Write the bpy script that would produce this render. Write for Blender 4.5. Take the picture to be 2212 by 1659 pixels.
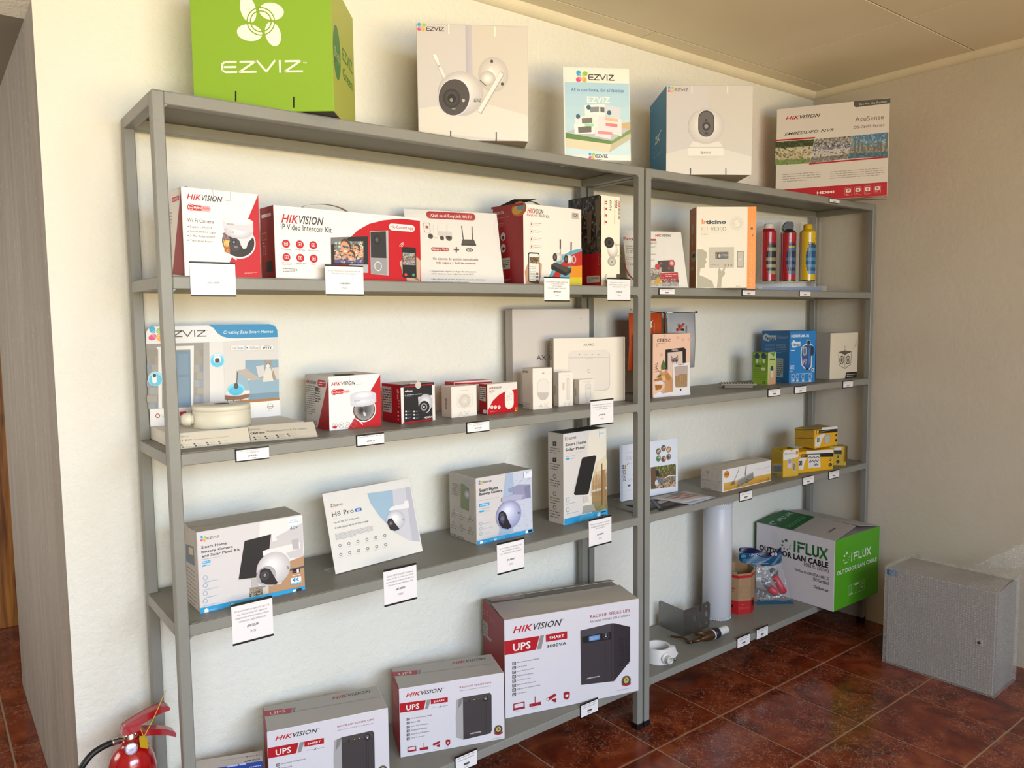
import bpy, bmesh, math, random
from mathutils import Vector, Matrix, Euler
random.seed(7)
S = bpy.context.scene
for o in list(bpy.data.objects): bpy.data.objects.remove(o)
# ---------------------------------------------------------------- camera (calibrated: phone held at 1.40 m)
CAM = Vector((-0.41474, -1.74248, 1.40379)); FPX = 1666.58; YAW, PITCH, ROLL = -0.65725, -0.08438, -0.01151
W0, H0 = 2212, 1659
fwd = Vector((-math.sin(YAW)*math.cos(PITCH), math.cos(YAW)*math.cos(PITCH), math.sin(PITCH)))
rgt = Vector((math.cos(YAW), math.sin(YAW), 0)); upv = rgt.cross(fwd)
rgt, upv = math.cos(ROLL)*rgt+math.sin(ROLL)*upv, -math.sin(ROLL)*rgt+math.cos(ROLL)*upv
cd = bpy.data.cameras.new('camera'); cam = bpy.data.objects.new('camera', cd); S.collection.objects.link(cam)
cam.matrix_world = Matrix(((rgt.x, upv.x, -fwd.x, CAM.x), (rgt.y, upv.y, -fwd.y, CAM.y), (rgt.z, upv.z, -fwd.z, CAM.z), (0, 0, 0, 1)))
cd.sensor_width = 36; cd.lens = FPX/W0*36; cd.clip_start = .02
S.camera = cam
# ---------------------------------------------------------------- world, lights, exposure
vs = S.view_settings; vs.view_transform = 'Standard'; vs.look = 'None'; vs.gamma = 1; vs.use_curve_mapping = False; vs.exposure = 0.0
wd = bpy.data.worlds.new('world'); S.world = wd; wd.use_nodes = True
wd.node_tree.nodes['Background'].inputs[0].default_value = (.80, .88, 1, 1); wd.node_tree.nodes['Background'].inputs[1].default_value = .35
def area(name, loc, target, sx, sy, power, col, spread=180):
    l = bpy.data.lights.new(name, 'AREA'); l.shape = 'RECTANGLE'; l.size = sx; l.size_y = sy; l.energy = power; l.color = col; l.spread = math.radians(spread)
    o = bpy.data.objects.new(name, l); S.collection.objects.link(o); o.location = loc
    o.rotation_euler = (Vector(target)-Vector(loc)).to_track_quat('-Z', 'Z').to_euler(); return o
# daylight through the front openings: cool sky light slanting down, warm sunlit ground light slanting up
area('window_sky_light', (.15, -3.80, 1.85), (.5, -.6, -.05), 3.3, 1.0, 80, (.66, .81, 1.0), 100)
area('window_ground_light', (.15, -3.78, 1.05), (.5, -.6, 3.0), 3.3, .9, 60, (1.0, .80, .44), 92)
area('hall_fill_light', (-2.25, 1.15, 1.35), (-.15, 1.0, 1.2), 1.1, 1.3, 24, (1.0, .96, .90), 150)  # unseen fill lamp added to brighten the grey hall wall; no window there

# ---------------------------------------------------------------- helpers
def lin(h):
    h = h.lstrip('#'); r = []
    for i in (0, 2, 4):
        c = int(h[i:i+2], 16)/255; r.append(c/12.92 if c <= .04045 else ((c+.055)/1.055)**2.4)
    return (*r, 1)
MATS = {}
def M(hexc, rough=.5, metal=0, spec=.4, bump=0, bscale=300, vary=0, coat=0):
    k = (hexc, rough, metal, spec, bump, bscale, vary, coat)
    if k in MATS: return MATS[k]
    m = bpy.data.materials.new('mat_'+hexc.strip('#')+('' if rough == .5 else '_%d' % (rough*100))); m.use_nodes = True
    nt = m.node_tree; b = nt.nodes['Principled BSDF']
    b.inputs['Base Color'].default_value = lin(hexc); b.inputs['Roughness'].default_value = rough; b.inputs['Metallic'].default_value = metal
    b.inputs['Specular IOR Level'].default_value = spec; b.inputs['Coat Weight'].default_value = coat
    if bump or vary:
        tc = nt.nodes.new('ShaderNodeNewGeometry'); n = nt.nodes.new('ShaderNodeTexNoise'); n.inputs['Scale'].default_value = bscale; n.inputs['Detail'].default_value = 4
        nt.links.new(tc.outputs['Position'], n.inputs['Vector'])
        if bump:
            bp = nt.nodes.new('ShaderNodeBump'); bp.inputs['Strength'].default_value = bump; bp.inputs['Distance'].default_value = .004
            nt.links.new(n.outputs['Fac'], bp.inputs['Height']); nt.links.new(bp.outputs[0], b.inputs['Normal'])
        if vary:
            n2 = nt.nodes.new('ShaderNodeTexNoise'); n2.inputs['Scale'].default_value = 9; n2.inputs['Detail'].default_value = 6
            nt.links.new(tc.outputs['Position'], n2.inputs['Vector'])
            mx = nt.nodes.new('ShaderNodeMix'); mx.data_type = 'RGBA'; mx.blend_type = 'MULTIPLY'
            rp = nt.nodes.new('ShaderNodeValToRGB'); rp.color_ramp.elements[0].position = .3; rp.color_ramp.elements[1].position = .7
            v = 1-vary; rp.color_ramp.elements[0].color = (v, v, v, 1)
            nt.links.new(n2.outputs['Fac'], rp.inputs[0]); mx.inputs[0].default_value = 1
            mx.inputs[6].default_value = lin(hexc); nt.links.new(rp.outputs[0], mx.inputs[7]); nt.links.new(mx.outputs[2], b.inputs['Base Color'])
    MATS[k] = m; return m
def clear(name='clear_acrylic', alpha=.03, col='#ffffff', rough=.04, bump=0, bscale=120, haze=.0):
    """clear plastic: see-through with mirror-like sheen that grows at grazing angles, optional milky haze"""
    if name in MATS: return MATS[name]
    m = bpy.data.materials.new(name); m.use_nodes = True; nt = m.node_tree; nt.nodes.remove(nt.nodes['Principled BSDF']); N = nt.nodes.new; lk = nt.links.new; out = nt.nodes['Material Output']
    tr = N('ShaderNodeBsdfTransparent'); gl = N('ShaderNodeBsdfGlossy'); gl.inputs['Roughness'].default_value = rough; gl.inputs['Color'].default_value = (1, 1, 1, 1)
    fr = N('ShaderNodeLayerWeight'); pw = N('ShaderNodeMath'); pw.operation = 'POWER'; pw.inputs[1].default_value = 5; lk(fr.outputs['Facing'], pw.inputs[0]); ad = N('ShaderNodeMath'); ad.operation = 'MULTIPLY_ADD'; ad.inputs[1].default_value = .7; ad.inputs[2].default_value = alpha; ad.use_clamp = True; lk(pw.outputs[0], ad.inputs[0])
    mx = N('ShaderNodeMixShader'); lk(ad.outputs[0], mx.inputs[0]); lk(gl.outputs[0], mx.inputs[2]); lk(tr.outputs[0], mx.inputs[1]); o = mx.outputs[0]
    if haze:
        df = N('ShaderNodeBsdfDiffuse'); df.inputs[0].default_value = lin(col); m2 = N('ShaderNodeMixShader'); m2.inputs[0].default_value = haze; lk(o, m2.inputs[1]); lk(df.outputs[0], m2.inputs[2]); o = m2.outputs[0]
    lk(o, out.inputs[0])
    if bump:
        tc = N('ShaderNodeNewGeometry'); n = N('ShaderNodeTexNoise'); n.inputs['Scale'].default_value = bscale; lk(tc.outputs['Position'], n.inputs['Vector'])
        bp = N('ShaderNodeBump'); bp.inputs['Strength'].default_value = bump; bp.inputs['Distance'].default_value = .01; lk(n.outputs['Fac'], bp.inputs['Height']); lk(bp.outputs[0], gl.inputs['Normal']); lk(bp.outputs[0], fr.inputs['Normal'])
    MATS[name] = m; return m
class MB:
    def __init__(s): s.v = []; s.f = []; s.mi = []; s.ms = []; s.sm = []
    def slot(s, m):
        if m not in s.ms: s.ms.append(m)
        return s.ms.index(m)
    def add(s, vs, fs, m, smooth=False):
        o = len(s.v); i = s.slot(m); s.v += [tuple(v) for v in vs]
        for f in fs: s.f.append(tuple(x+o for x in f)); s.mi.append(i); s.sm.append(smooth)
        return s
    def box(s, x0, y0, z0, x1, y1, z1, m, b=0, T=None):
        ms = m if isinstance(m, (list, tuple)) else [m]*6   # front,back,left,right,top,bottom
        if b <= 0:
            vs = [(x0, y0, z0), (x1, y0, z0), (x1, y1, z0), (x0, y1, z0), (x0, y0, z1), (x1, y0, z1), (x1, y1, z1), (x0, y1, z1)]
            fs = [(0, 1, 5, 4), (2, 3, 7, 6), (3, 0, 4, 7), (1, 2, 6, 5), (4, 5, 6, 7), (3, 2, 1, 0)]
            if T: vs = [T @ Vector(v) for v in vs]
            for f, mm in zip(fs, ms): s.add(vs, [f], mm)
            return s
        X = (x0, x1); Y = (y0, y1); Z = (z0, z1); vs = []; ix = {}
        for i in (0, 1):
            for j in (0, 1):
                for k in (0, 1):
                    sx, sy, sz = 1-2*i, 1-2*j, 1-2*k
                    for ax, p in enumerate(((X[i], Y[j]+sy*b, Z[k]+sz*b), (X[i]+sx*b, Y[j], Z[k]+sz*b), (X[i]+sx*b, Y[j]+sy*b, Z[k]))):
                        ix[i, j, k, ax] = len(vs); vs.append(p)
        if T: vs = [T @ Vector(v) for v in vs]
        F = []
        F.append(([ix[0,0,0,1], ix[1,0,0,1], ix[1,0,1,1], ix[0,0,1,1]], 0)); F.append(([ix[1,1,0,1], ix[0,1,0,1], ix[0,1,1,1], ix[1,1,1,1]], 1))
        F.append(([ix[0,1,0,0], ix[0,0,0,0], ix[0,0,1,0], ix[0,1,1,0]], 2)); F.append(([ix[1,0,0,0], ix[1,1,0,0], ix[1,1,1,0], ix[1,0,1,0]], 3))
        F.append(([ix[0,0,1,2], ix[1,0,1,2], ix[1,1,1,2], ix[0,1,1,2]], 4)); F.append(([ix[0,1,0,2], ix[1,1,0,2], ix[1,0,0,2], ix[0,0,0,2]], 5))
        for i in (0, 1):
            for j in (0, 1):   # edges
                F.append(([ix[i,j,0,0], ix[i,j,1,0], ix[i,j,1,1], ix[i,j,0,1]], 0 if j == 0 else 1))
                F.append(([ix[i,0,j,0], ix[i,1,j,0], ix[i,1,j,2], ix[i,0,j,2]], 2 if i == 0 else 3))
                F.append(([ix[0,i,j,1], ix[1,i,j,1], ix[1,i,j,2], ix[0,i,j,2]], 0 if i == 0 else 1))
        for i in (0, 1):
            for j in (0, 1):
                for k in (0, 1): F.append(([ix[i,j,k,0], ix[i,j,k,1], ix[i,j,k,2]], 0 if j == 0 else 1))
        o = len(s.v); s.v += [tuple(v) for v in vs]
        for f, q in F: s.f.append(tuple(x+o for x in f)); s.mi.append(s.slot(ms[q])); s.sm.append(False)
        return s
    def lathe(s, prof, m, n=32, T=None, a0=0, a1=2*math.pi, smooth=True, caps=False):
        full = abs(a1-a0-2*math.pi) < 1e-6; k = n if full else n+1; vs = []
        for i in range(k):
            a = a0+(a1-a0)*i/n
            for r, z in prof: vs.append(Vector((r*math.cos(a), r*math.sin(a), z)))
        if T: vs = [T @ v for v in vs]
        L = len(prof); fs = []
        for i in range(n):
            j = (i+1) % k
            for t in range(L-1):
                if prof[t][0] < 1e-9 and prof[t+1][0] < 1e-9: continue
                fs.append((i*L+t, j*L+t, j*L+t+1, i*L+t+1))
        return s.add(vs, fs, m, smooth)
    def tube(s, pts, r, m, n=10, closed=False):
        pts = [Vector(p) for p in pts]; rs = r if isinstance(r, (list, tuple)) else [r]*len(pts); vs = []; up = None
        for i, p in enumerate(pts):
            d = (pts[min(i+1, len(pts)-1)]-pts[max(i-1, 0)]).normalized()
            if up is None: up = d.orthogonal().normalized()
            up = (up-d*up.dot(d)).normalized(); sd = d.cross(up)
            for k in range(n):
                a = 2*math.pi*k/n; vs.append(p+(up*math.cos(a)+sd*math.sin(a))*rs[i])
        fs = [(i*n+k, i*n+(k+1) % n, (i+1)*n+(k+1) % n, (i+1)*n+k) for i in range(len(pts)-1) for k in range(n)]
        fs += [tuple(range(n))[::-1], tuple((len(pts)-1)*n+k for k in range(n))]
        return s.add(vs, fs, m, True)
    def strip(s, pts, wv, t, m):            # flat bent strap: centre line, width vector, thickness
        pts = [Vector(p) for p in pts]; wv = Vector(wv); vs = []
        for i, p in enumerate(pts):
            d = (pts[min(i+1, len(pts)-1)]-pts[max(i-1, 0)]).normalized(); nn = d.cross(wv).normalized()*t/2
            vs += [p-wv/2-nn, p+wv/2-nn, p+wv/2+nn, p-wv/2+nn]
        fs = [(i*4+k, i*4+(k+1) % 4, (i+1)*4+(k+1) % 4, (i+1)*4+k) for i in range(len(pts)-1) for k in range(4)]
        e = (len(pts)-1)*4; fs += [(3, 2, 1, 0), (e, e+1, e+2, e+3)]
        return s.add(vs, fs, m)
    def prism(s, poly, nvec, m):            # closed polygon of 3D points extruded along nvec
        n = len(poly); nv = Vector(nvec); a = [Vector(p) for p in poly]; vs = a+[p+nv for p in a]
        return s.add(vs, [tuple(range(n))[::-1], tuple(range(n, 2*n))]+[(i, (i+1) % n, n+(i+1) % n, n+i) for i in range(n)], m)
    def build(s, name, parent=None, **props):
        me = bpy.data.meshes.new(name); me.from_pydata(s.v, [], s.f)
        for m in s.ms: me.materials.append(m)
        me.polygons.foreach_set('material_index', s.mi); me.polygons.foreach_set('use_smooth', s.sm); me.update()
        o = bpy.data.objects.new(name, me); S.collection.objects.link(o)
        if parent: o.parent = parent
        for k, v in props.items(): o[k] = v
        return o
def tag(o, label, cat, group=None):
    o['label'] = label; o['category'] = cat
    if group: o['group'] = group
    return o
def root(name, loc, rz, label, cat, group=None, rx=0):
    o = bpy.data.objects.new(name, None); S.collection.objects.link(o); o.location = loc; o.rotation_euler = (rx, 0, rz); o.empty_display_size = .05
    return tag(o, label, cat, group)
def struct(o): o['kind'] = 'structure'; return o
def ray(px, py): return fwd+rgt*((px-W0/2)/FPX)-upv*((py-H0/2)/FPX)
def onz(px, py, z): d = ray(px, py); return CAM+d*((z-CAM.z)/d.z)
def ony(px, py, y): d = ray(px, py); return CAM+d*((y-CAM.y)/d.y)
def onx(px, py, x): d = ray(px, py); return CAM+d*((x-CAM.x)/d.x)
# zoom frames in which marks were read off the photograph: (x, y, scale)
Z = dict(A1=(0, 0, .36166), A2=(800, 0, .36166), A3=(1412, 0, .36166), A4=(250, 380, .31646), A5=(850, 380, .27125), A6=(1380, 400, .27125),
         B1=(270, 660, .31646), B2=(800, 640, .28029), B3=(1380, 640, .26221), B4=(300, 1000, .30742), B5=(940, 900, .24412), B6=(1300, 880, .27125),
         C1=(0, 1259, .27125), C2=(530, 1380, .27125), C3=(1000, 1240, .21696), C4=(1380, 1060, .26221), C5=(1780, 1100, .27728),
         D2=(300, 860, .18083), D3=(1600, 440, .12056), D4=(1620, 1080, .15073), D5=(1500, 900, .15823), F4=(1330, 650, .13259), F5=(1380, 1280, .10247),
         F6=(1560, 1150, .11453), F7=(400, 1450, .126), X1=(130, 1460, .13562), P=(0, 0, 1))
def zp(z, p): a = Z[z]; return a[0]+p[0]*a[2], a[1]+p[1]*a[2]
# ---------------------------------------------------------------- flat print on a face
TXT = {}
def glyphs(s, bold, it):
    k = (s, bold, it)
    if k in TXT: return TXT[k]
    cu = bpy.data.curves.new('t', 'FONT'); cu.body = s; cu.resolution_u = 2; cu.offset = bold; cu.shear = it; cu.space_character = 1.05
    ob = bpy.data.objects.new('t', cu); S.collection.objects.link(ob); dg = bpy.context.evaluated_depsgraph_get()
    me = bpy.data.meshes.new_from_object(ob.evaluated_get(dg)); vs = [(v.co.x, v.co.y) for v in me.vertices]; fs = [tuple(p.vertices) for p in me.polygons]
    bpy.data.objects.remove(ob); bpy.data.curves.remove(cu); bpy.data.meshes.remove(me)
    xs = [v[0] for v in vs] or [0]; ys = [v[1] for v in vs] or [0]
    TXT[k] = (vs, fs, min(xs), max(xs), min(ys), max(ys)); return TXT[k]
def asc(s):                                  # has descender / ascender, to fit a text box the way print sits
    return any(c in 'gjpqy,;Q_' for c in s)
class Face:
    def __init__(s, owner, O, U, V, z='P', src=None, dims=None, cyl=None, rough=.45):
        s.o = owner; s.O = Vector(O); s.U = Vector(U).normalized(); s.V = Vector(V).normalized(); s.N = s.U.cross(s.V); s.z = z; s.mb = MB(); s.off = .00025; s.src = src; s.dims = dims; s.cyl = cyl; s.rough = rough
        Mx = Matrix.Translation(owner.location) @ owner.rotation_euler.to_matrix().to_4x4() if owner else Matrix()
        R = Mx.to_3x3(); s.wO = Mx @ s.O; s.wU = R @ s.U; s.wV = R @ s.V; s.wN = R @ s.N
    def uv(s, p):
        if s.src:
            a = s.src.uv(p); return a[0]*s.dims[0]/s.src.dims[0], a[1]*s.dims[1]/s.src.dims[1]
        d = ray(*zp(s.z, p)); q = CAM+d*((s.wO-CAM).dot(s.wN)/d.dot(s.wN))-s.wO
        return q.dot(s.wU), q.dot(s.wV)
    def pt(s, a, b, off):
        if s.cyl:
            R = s.cyl; an = a/R; return s.O+s.U*((R+off)*math.sin(an))+s.N*((R+off)*math.cos(an)-R)+s.V*b
        return s.O+s.U*a+s.V*b+s.N*off
    def mat(s, c): return c if not isinstance(c, str) else M(c, s.rough)
    def emit(s, uvs, fs, c):
        s.off += .000022; s.mb.add([s.pt(a, b, s.off) for a, b in uvs], fs, s.mat(c))
    def PU(s, uvs, c): s.emit(uvs, [tuple(range(len(uvs)))], c)
    def P(s, pts, c): s.PU([s.uv(p) for p in pts], c)
    def box(s, bl, tr): a = s.uv(bl); b = s.uv(tr); return a[0], a[1], b[0], b[1]
    def Q(s, bl, tr, c): x0, y0, x1, y1 = s.box(bl, tr); s.PU([(x0, y0), (x1, y0), (x1, y1), (x0, y1)], c)
    def QO(s, bl, tr, c, w=.0006):
        x0, y0, x1, y1 = s.box(bl, tr); s.LU([(x0, y0), (x1, y0), (x1, y1), (x0, y1), (x0, y0)], w, c)
    def rru(s, x0, y0, x1, y1, r, n=5):
        r = min(r, abs(x1-x0)/2, abs(y1-y0)/2); o = []
        for cx, cy, a in ((x1-r, y0+r, -90), (x1-r, y1-r, 0), (x0+r, y1-r, 90), (x0+r, y0+r, 180)):
            o += [(cx+r*math.cos(math.radians(a+90*i/n)), cy+r*math.sin(math.radians(a+90*i/n))) for i in range(n+1)]
        return o
    def RR(s, bl, tr, c, r=.5, outline=None):
        x0, y0, x1, y1 = s.box(bl, tr); rad = r*min(abs(x1-x0), abs(y1-y0)); u = s.rru(x0, y0, x1, y1, rad)
        if outline: s.LU(u+[u[0]], outline, c)
        else: s.PU(u, c)
    def scale(s, p):
        a = s.uv(p); b = s.uv((p[0]+10, p[1])); c = s.uv((p[0], p[1]+10))
        return a, abs(b[0]-a[0])/10, abs(c[1]-a[1])/10
    def E(s, c, rx, ry, col, n=28, rot=0, a0=0, a1=360):
        (cx, cy), su, sv = s.scale(c); rx *= su; ry *= sv; cr, sr = math.cos(math.radians(rot)), math.sin(math.radians(rot)); p = []
        full = abs(a1-a0) >= 360; k = n if full else n+1
        for i in range(k):
            a = math.radians(a0+(a1-a0)*i/n); x, y = rx*math.cos(a), ry*math.sin(a); p.append((cx+x*cr-y*sr, cy+x*sr+y*cr))
        s.PU(p, col)
    def RING(s, c, rx, ry, w, col, a0=0, a1=360, n=28):
        (cx, cy), su, sv = s.scale(c); rx *= su; ry *= sv; w *= (su+sv)/2
        s.LU([(cx+rx*math.cos(math.radians(a0+(a1-a0)*i/n)), cy+ry*math.sin(math.radians(a0+(a1-a0)*i/n))) for i in range(n+1)], w, col)
    def SE(s, c, rx, ry, ce, cm, n=7, ox=0, oy=0, rot=0):     # shaded disc: nested ellipses from edge to centre colour
        for i in range(n):
            t = i/(n-1); k = 1-t*.8; col = mixh(ce, cm, t); s.E((c[0]+ox*rx*t, c[1]+oy*ry*t), rx*k, ry*k, col, 26, rot)
    def LU(s, p, w, c):
        uvs = []; fs = []
        for (ax, ay), (bx, by) in zip(p, p[1:]):
            d = math.hypot(bx-ax, by-ay) or 1e-9; nx, ny = -(by-ay)/d*w/2, (bx-ax)/d*w/2; ex, ey = (bx-ax)/d*w*.2, (by-ay)/d*w*.2
            o = len(uvs); uvs += [(ax-nx-ex, ay-ny-ey), (bx-nx+ex, by-ny+ey), (bx+nx+ex, by+ny+ey), (ax+nx-ex, ay+ny-ey)]; fs.append((o, o+1, o+2, o+3))
        if fs: s.emit(uvs, fs, c)
    def L(s, pts, w, c): _, su, sv = s.scale(pts[0]); s.LU([s.uv(p) for p in pts], w*(su+sv)/2, c)
    def T(s, t, bl, tr, c, bold=0, it=0, rot=0):               # text fitted to the box bl..tr
        x0, y0, x1, y1 = s.box(bl, tr); vs, fs, ax, bx, ay, by = glyphs(t, bold, it)
        if not vs: return
        if rot == -90: mp = lambda x, y: (x0+(x1-x0)*(y-ay)/(by-ay), y1-(y1-y0)*(x-ax)/(bx-ax))
        elif rot == 180: mp = lambda x, y: (x1-(x1-x0)*(x-ax)/(bx-ax), y1-(y1-y0)*(y-ay)/(by-ay))
        elif rot == 90: mp = lambda x, y: (x1-(x1-x0)*(y-ay)/(by-ay), y0+(y1-y0)*(x-ax)/(bx-ax))
        else: mp = lambda x, y: (x0+(x1-x0)*(x-ax)/(bx-ax), y0+(y1-y0)*(y-ay)/(by-ay))
        s.emit([mp(x, y) for x, y in vs], fs, c)
    def G(s, bl, tr, c0, c1, n=8, vert=True):
        x0, y0, x1, y1 = s.box(bl, tr)
        for i in range(n):
            a, b = i/n, (i+1)/n; col = mixh(c0, c1, (i+.5)/n)
            s.PU([(x0, y0+(y1-y0)*a), (x1, y0+(y1-y0)*a), (x1, y0+(y1-y0)*b), (x0, y0+(y1-y0)*b)] if vert else [(x0+(x1-x0)*a, y0), (x0+(x1-x0)*b, y0), (x0+(x1-x0)*b, y1), (x0+(x1-x0)*a, y1)], col)
            s.off -= .000022
        s.off += .000022
    def TX(s, bl, tr, rows, c, fill=.42, seed=1):              # print too small to read: rows of word-long dashes
        x0, y0, x1, y1 = s.box(bl, tr); x0, x1 = min(x0, x1), max(x0, x1); y0, y1 = min(y0, y1), max(y0, y1); r = random.Random(seed); y1 = max(y1, y0+.0012*rows); h = (y1-y0)/rows; uvs = []; fs = []
        for i in range(rows):
            y = y1-(i+.5)*h; x = x0; end = x0+(x1-x0)*(1 if i < rows-1 else r.uniform(.5, .95))
            while x < end:
                w = min(r.uniform(.8, 2.6)*h, end-x); o = len(uvs); uvs += [(x, y-h*fill/2), (x+w, y-h*fill/2), (x+w, y+h*fill/2), (x, y+h*fill/2)]; fs.append((o, o+1, o+2, o+3)); x += w+h*.35
        s.emit(uvs, fs, c)
    def PHOTO(s, quad, cols, nx=10, ny=8, seed=3, jit=.35):    # small printed photograph: patches of its colours; cols = rows from top to bottom
        nx *= 2; ny *= 2; r = random.Random(seed); q = [s.uv(p) for p in quad]    # TL TR BR BL
        def at(u, v): return tuple((q[0][i]*(1-u)+q[1][i]*u)*(1-v)+(q[3][i]*(1-u)+q[2][i]*u)*v for i in (0, 1))
        g = [[at(min(1, max(0, (i+(r.uniform(-jit, jit) if 0 < i < nx else 0))/nx)), min(1, max(0, (j+(r.uniform(-jit, jit) if 0 < j < ny else 0))/ny))) for i in range(nx+1)] for j in range(ny+1)]
        by = {}
        for j in range(ny):
            row = cols[min(len(cols)-1, int(j/ny*len(cols)))]
            for i in range(nx): by.setdefault(r.choice(row) if r.random() < .6 else mixh(row[0], row[-1], .5), []).append([g[j+1][i], g[j+1][i+1], g[j][i+1], g[j][i]])
        s.off += .000022
        for c, qs in by.items():
            s.mb.add([s.pt(a, b, s.off) for f in qs for a, b in f], [(4*i, 4*i+1, 4*i+2, 4*i+3) for i in range(len(qs))], s.mat(c))
    # ---- recurring marks
    def petals(s, c, r, cols=('#1fa3c9', '#8fbf3a', '#d8447c', '#f0a330'), gap=None):
        for (dx, dy, rot), col in zip(((-.52, -.55, 20), (.55, -.45, -65), (-.5, .5, -65), (.45, .55, 20)), cols):
            s.E((c[0]+dx*r, c[1]+dy*r), r*.42, r*.55, col, 18, rot)
        for k in (.38, .55):
            s.RING(c, r*k, r*k, r*.05, gap or '#e9e4da', n=18)
    def ez(s, bl, tr, col, w=.17):
        x0, y0, x1, y1 = s.box(bl, tr); f = lambda x, y: (x0+(x1-x0)*x, y0+(y1-y0)*y); h = (y1-y0); t = w*h
        for st in ([(.19, .93), (.05, .93), (.015, .75), (.015, .25), (.05, .07), (.19, .07)], [(.04, .5), (.185, .5)],
                   [(.235, .93), (.42, .93), (.225, .07), (.43, .07)], [(.445, 1), (.555, .08), (.665, 1)], [(.725, 1), (.725, 0)], [(.79, .93), (.975, .93), (.785, .07), (1, .07)]):
            s.LU([f(*p) for p in st], t, col)
    def hik(s, bl, tr, red='#b3121f', dark='#3a3633', k=.41, rot=0):
        x0, y0, x1, y1 = s.box(bl, tr)
        for t, a, b, c in (('HIK', 0, k, red), ('VISION', k+.005, 1, dark)):
            vs, fs, ax, bx, ay, by = glyphs(t, .018, .32)
            if rot == -90: s.emit([(x0+(x1-x0)*(y-ay)/(by-ay), y1-(y1-y0)*(a+(b-a)*(x-ax)/(bx-ax))) for x, y in vs], fs, c)
            else: s.emit([(x0+(x1-x0)*(a+(b-a)*(x-ax)/(bx-ax)), y0+(y1-y0)*(y-ay)/(by-ay)) for x, y in vs], fs, c)
    def done(s, name='front_print', parent=None):
        return s.mb.build(name, parent or s.o, kind='stuff')
def mixh(a, b, t):
    a, b = a.lstrip('#'), b.lstrip('#'); return '#%02x%02x%02x' % tuple(round(int(a[i:i+2], 16)*(1-t)+int(b[i:i+2], 16)*t) for i in (0, 2, 4))
class Box:
    """carton: root Empty at the base, body with its own face colours; faces take print"""
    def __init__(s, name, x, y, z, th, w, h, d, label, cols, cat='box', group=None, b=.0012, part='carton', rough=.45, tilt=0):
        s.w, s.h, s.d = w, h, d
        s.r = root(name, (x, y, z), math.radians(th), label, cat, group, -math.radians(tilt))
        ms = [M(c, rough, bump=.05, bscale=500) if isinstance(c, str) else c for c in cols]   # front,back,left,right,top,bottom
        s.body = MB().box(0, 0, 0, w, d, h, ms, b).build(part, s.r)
    def front(s, z, **k): return Face(s.r, (0, 0, 0), (1, 0, 0), (0, 0, 1), z, **k)
    def left(s, z, **k): return Face(s.r, (0, s.d, 0), (0, -1, 0), (0, 0, 1), z, **k)
    def right(s, z, **k): return Face(s.r, (s.w, 0, 0), (0, 1, 0), (0, 0, 1), z, **k)
    def top(s, z, **k): return Face(s.r, (0, 0, s.h), (1, 0, 0), (0, 1, 0), z, **k)
# ---------------------------------------------------------------- the room
YW, XR, ZC = .325, 2.984, 2.435
def wall_mat(name, col, scale=55, strength=.55, dirt=.10, grain=0):
    m = bpy.data.materials.new(name); m.use_nodes = True; nt = m.node_tree; b = nt.nodes['Principled BSDF']; N = nt.nodes.new; lk = nt.links.new
    g = N('ShaderNodeNewGeometry'); b.inputs['Roughness'].default_value = .62; b.inputs['Specular IOR Level'].default_value = .25
    n = N('ShaderNodeTexNoise'); n.inputs['Scale'].default_value = scale; n.inputs['Detail'].default_value = 5; n.inputs['Roughness'].default_value = .6
    mp = N('ShaderNodeMapping'); lk(g.outputs['Position'], mp.inputs[0]); lk(mp.outputs[0], n.inputs['Vector'])
    if grain: mp.inputs['Scale'].default_value = (1, 1, .12)
    bp = N('ShaderNodeBump'); bp.inputs['Strength'].default_value = strength; bp.inputs['Distance'].default_value = .011; lk(n.outputs['Fac'], bp.inputs['Height']); lk(bp.outputs[0], b.inputs['Normal'])
    n2 = N('ShaderNodeTexNoise'); n2.inputs['Scale'].default_value = 3 if not grain else 22; n2.inputs['Detail'].default_value = 8; lk(mp.outputs[0], n2.inputs['Vector'])
    rp = N('ShaderNodeValToRGB'); rp.color_ramp.elements[0].position = .32; rp.color_ramp.elements[1].position = .68
    c = lin(col); k = 1-dirt; rp.color_ramp.elements[0].color = (c[0]*k, c[1]*k, c[2]*k*.97, 1); rp.color_ramp.elements[1].color = c
    lk(n2.outputs['Fac'], rp.inputs[0])
    if grain:   # dry-brushed pale flecks in the grey render coat
        n3 = N('ShaderNodeTexNoise'); n3.inputs['Scale'].default_value = 170; n3.inputs['Detail'].default_value = 2; mp3 = N('ShaderNodeMapping'); mp3.inputs['Scale'].default_value = (1, 1, .35)
        lk(g.outputs['Position'], mp3.inputs[0]); lk(mp3.outputs[0], n3.inputs['Vector'])
        r3 = N('ShaderNodeValToRGB'); r3.color_ramp.elements[0].position = .68; r3.color_ramp.elements[1].position = .76; lk(n3.outputs['Fac'], r3.inputs[0])
        mx = N('ShaderNodeMix'); mx.data_type = 'RGBA'; lk(r3.outputs[0], mx.inputs[0]); lk(rp.outputs[0], mx.inputs[6]); mx.inputs[7].default_value = lin('#cfc6b8'); lk(mx.outputs[2], b.inputs['Base Color'])
    else: lk(rp.outputs[0], b.inputs['Base Color'])
    return m
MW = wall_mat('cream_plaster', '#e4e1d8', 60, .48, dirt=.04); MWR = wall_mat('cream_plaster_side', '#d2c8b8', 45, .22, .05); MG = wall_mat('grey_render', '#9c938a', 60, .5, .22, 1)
MCE = wall_mat('ceiling_paint', '#e2d6bf', 12, .06, .06); MTR = M('#e3d8bd', .5, vary=.06)
struct(MB().box(-.155, YW, 0, XR+.15, YW+.14, ZC+.1, [MW, MW, MW, MW, MW, MW]).build('wall_back'))
struct(MB().box(XR, -3.7, 0, XR+.14, YW, ZC+.1, MWR).build('wall_right'))
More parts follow.
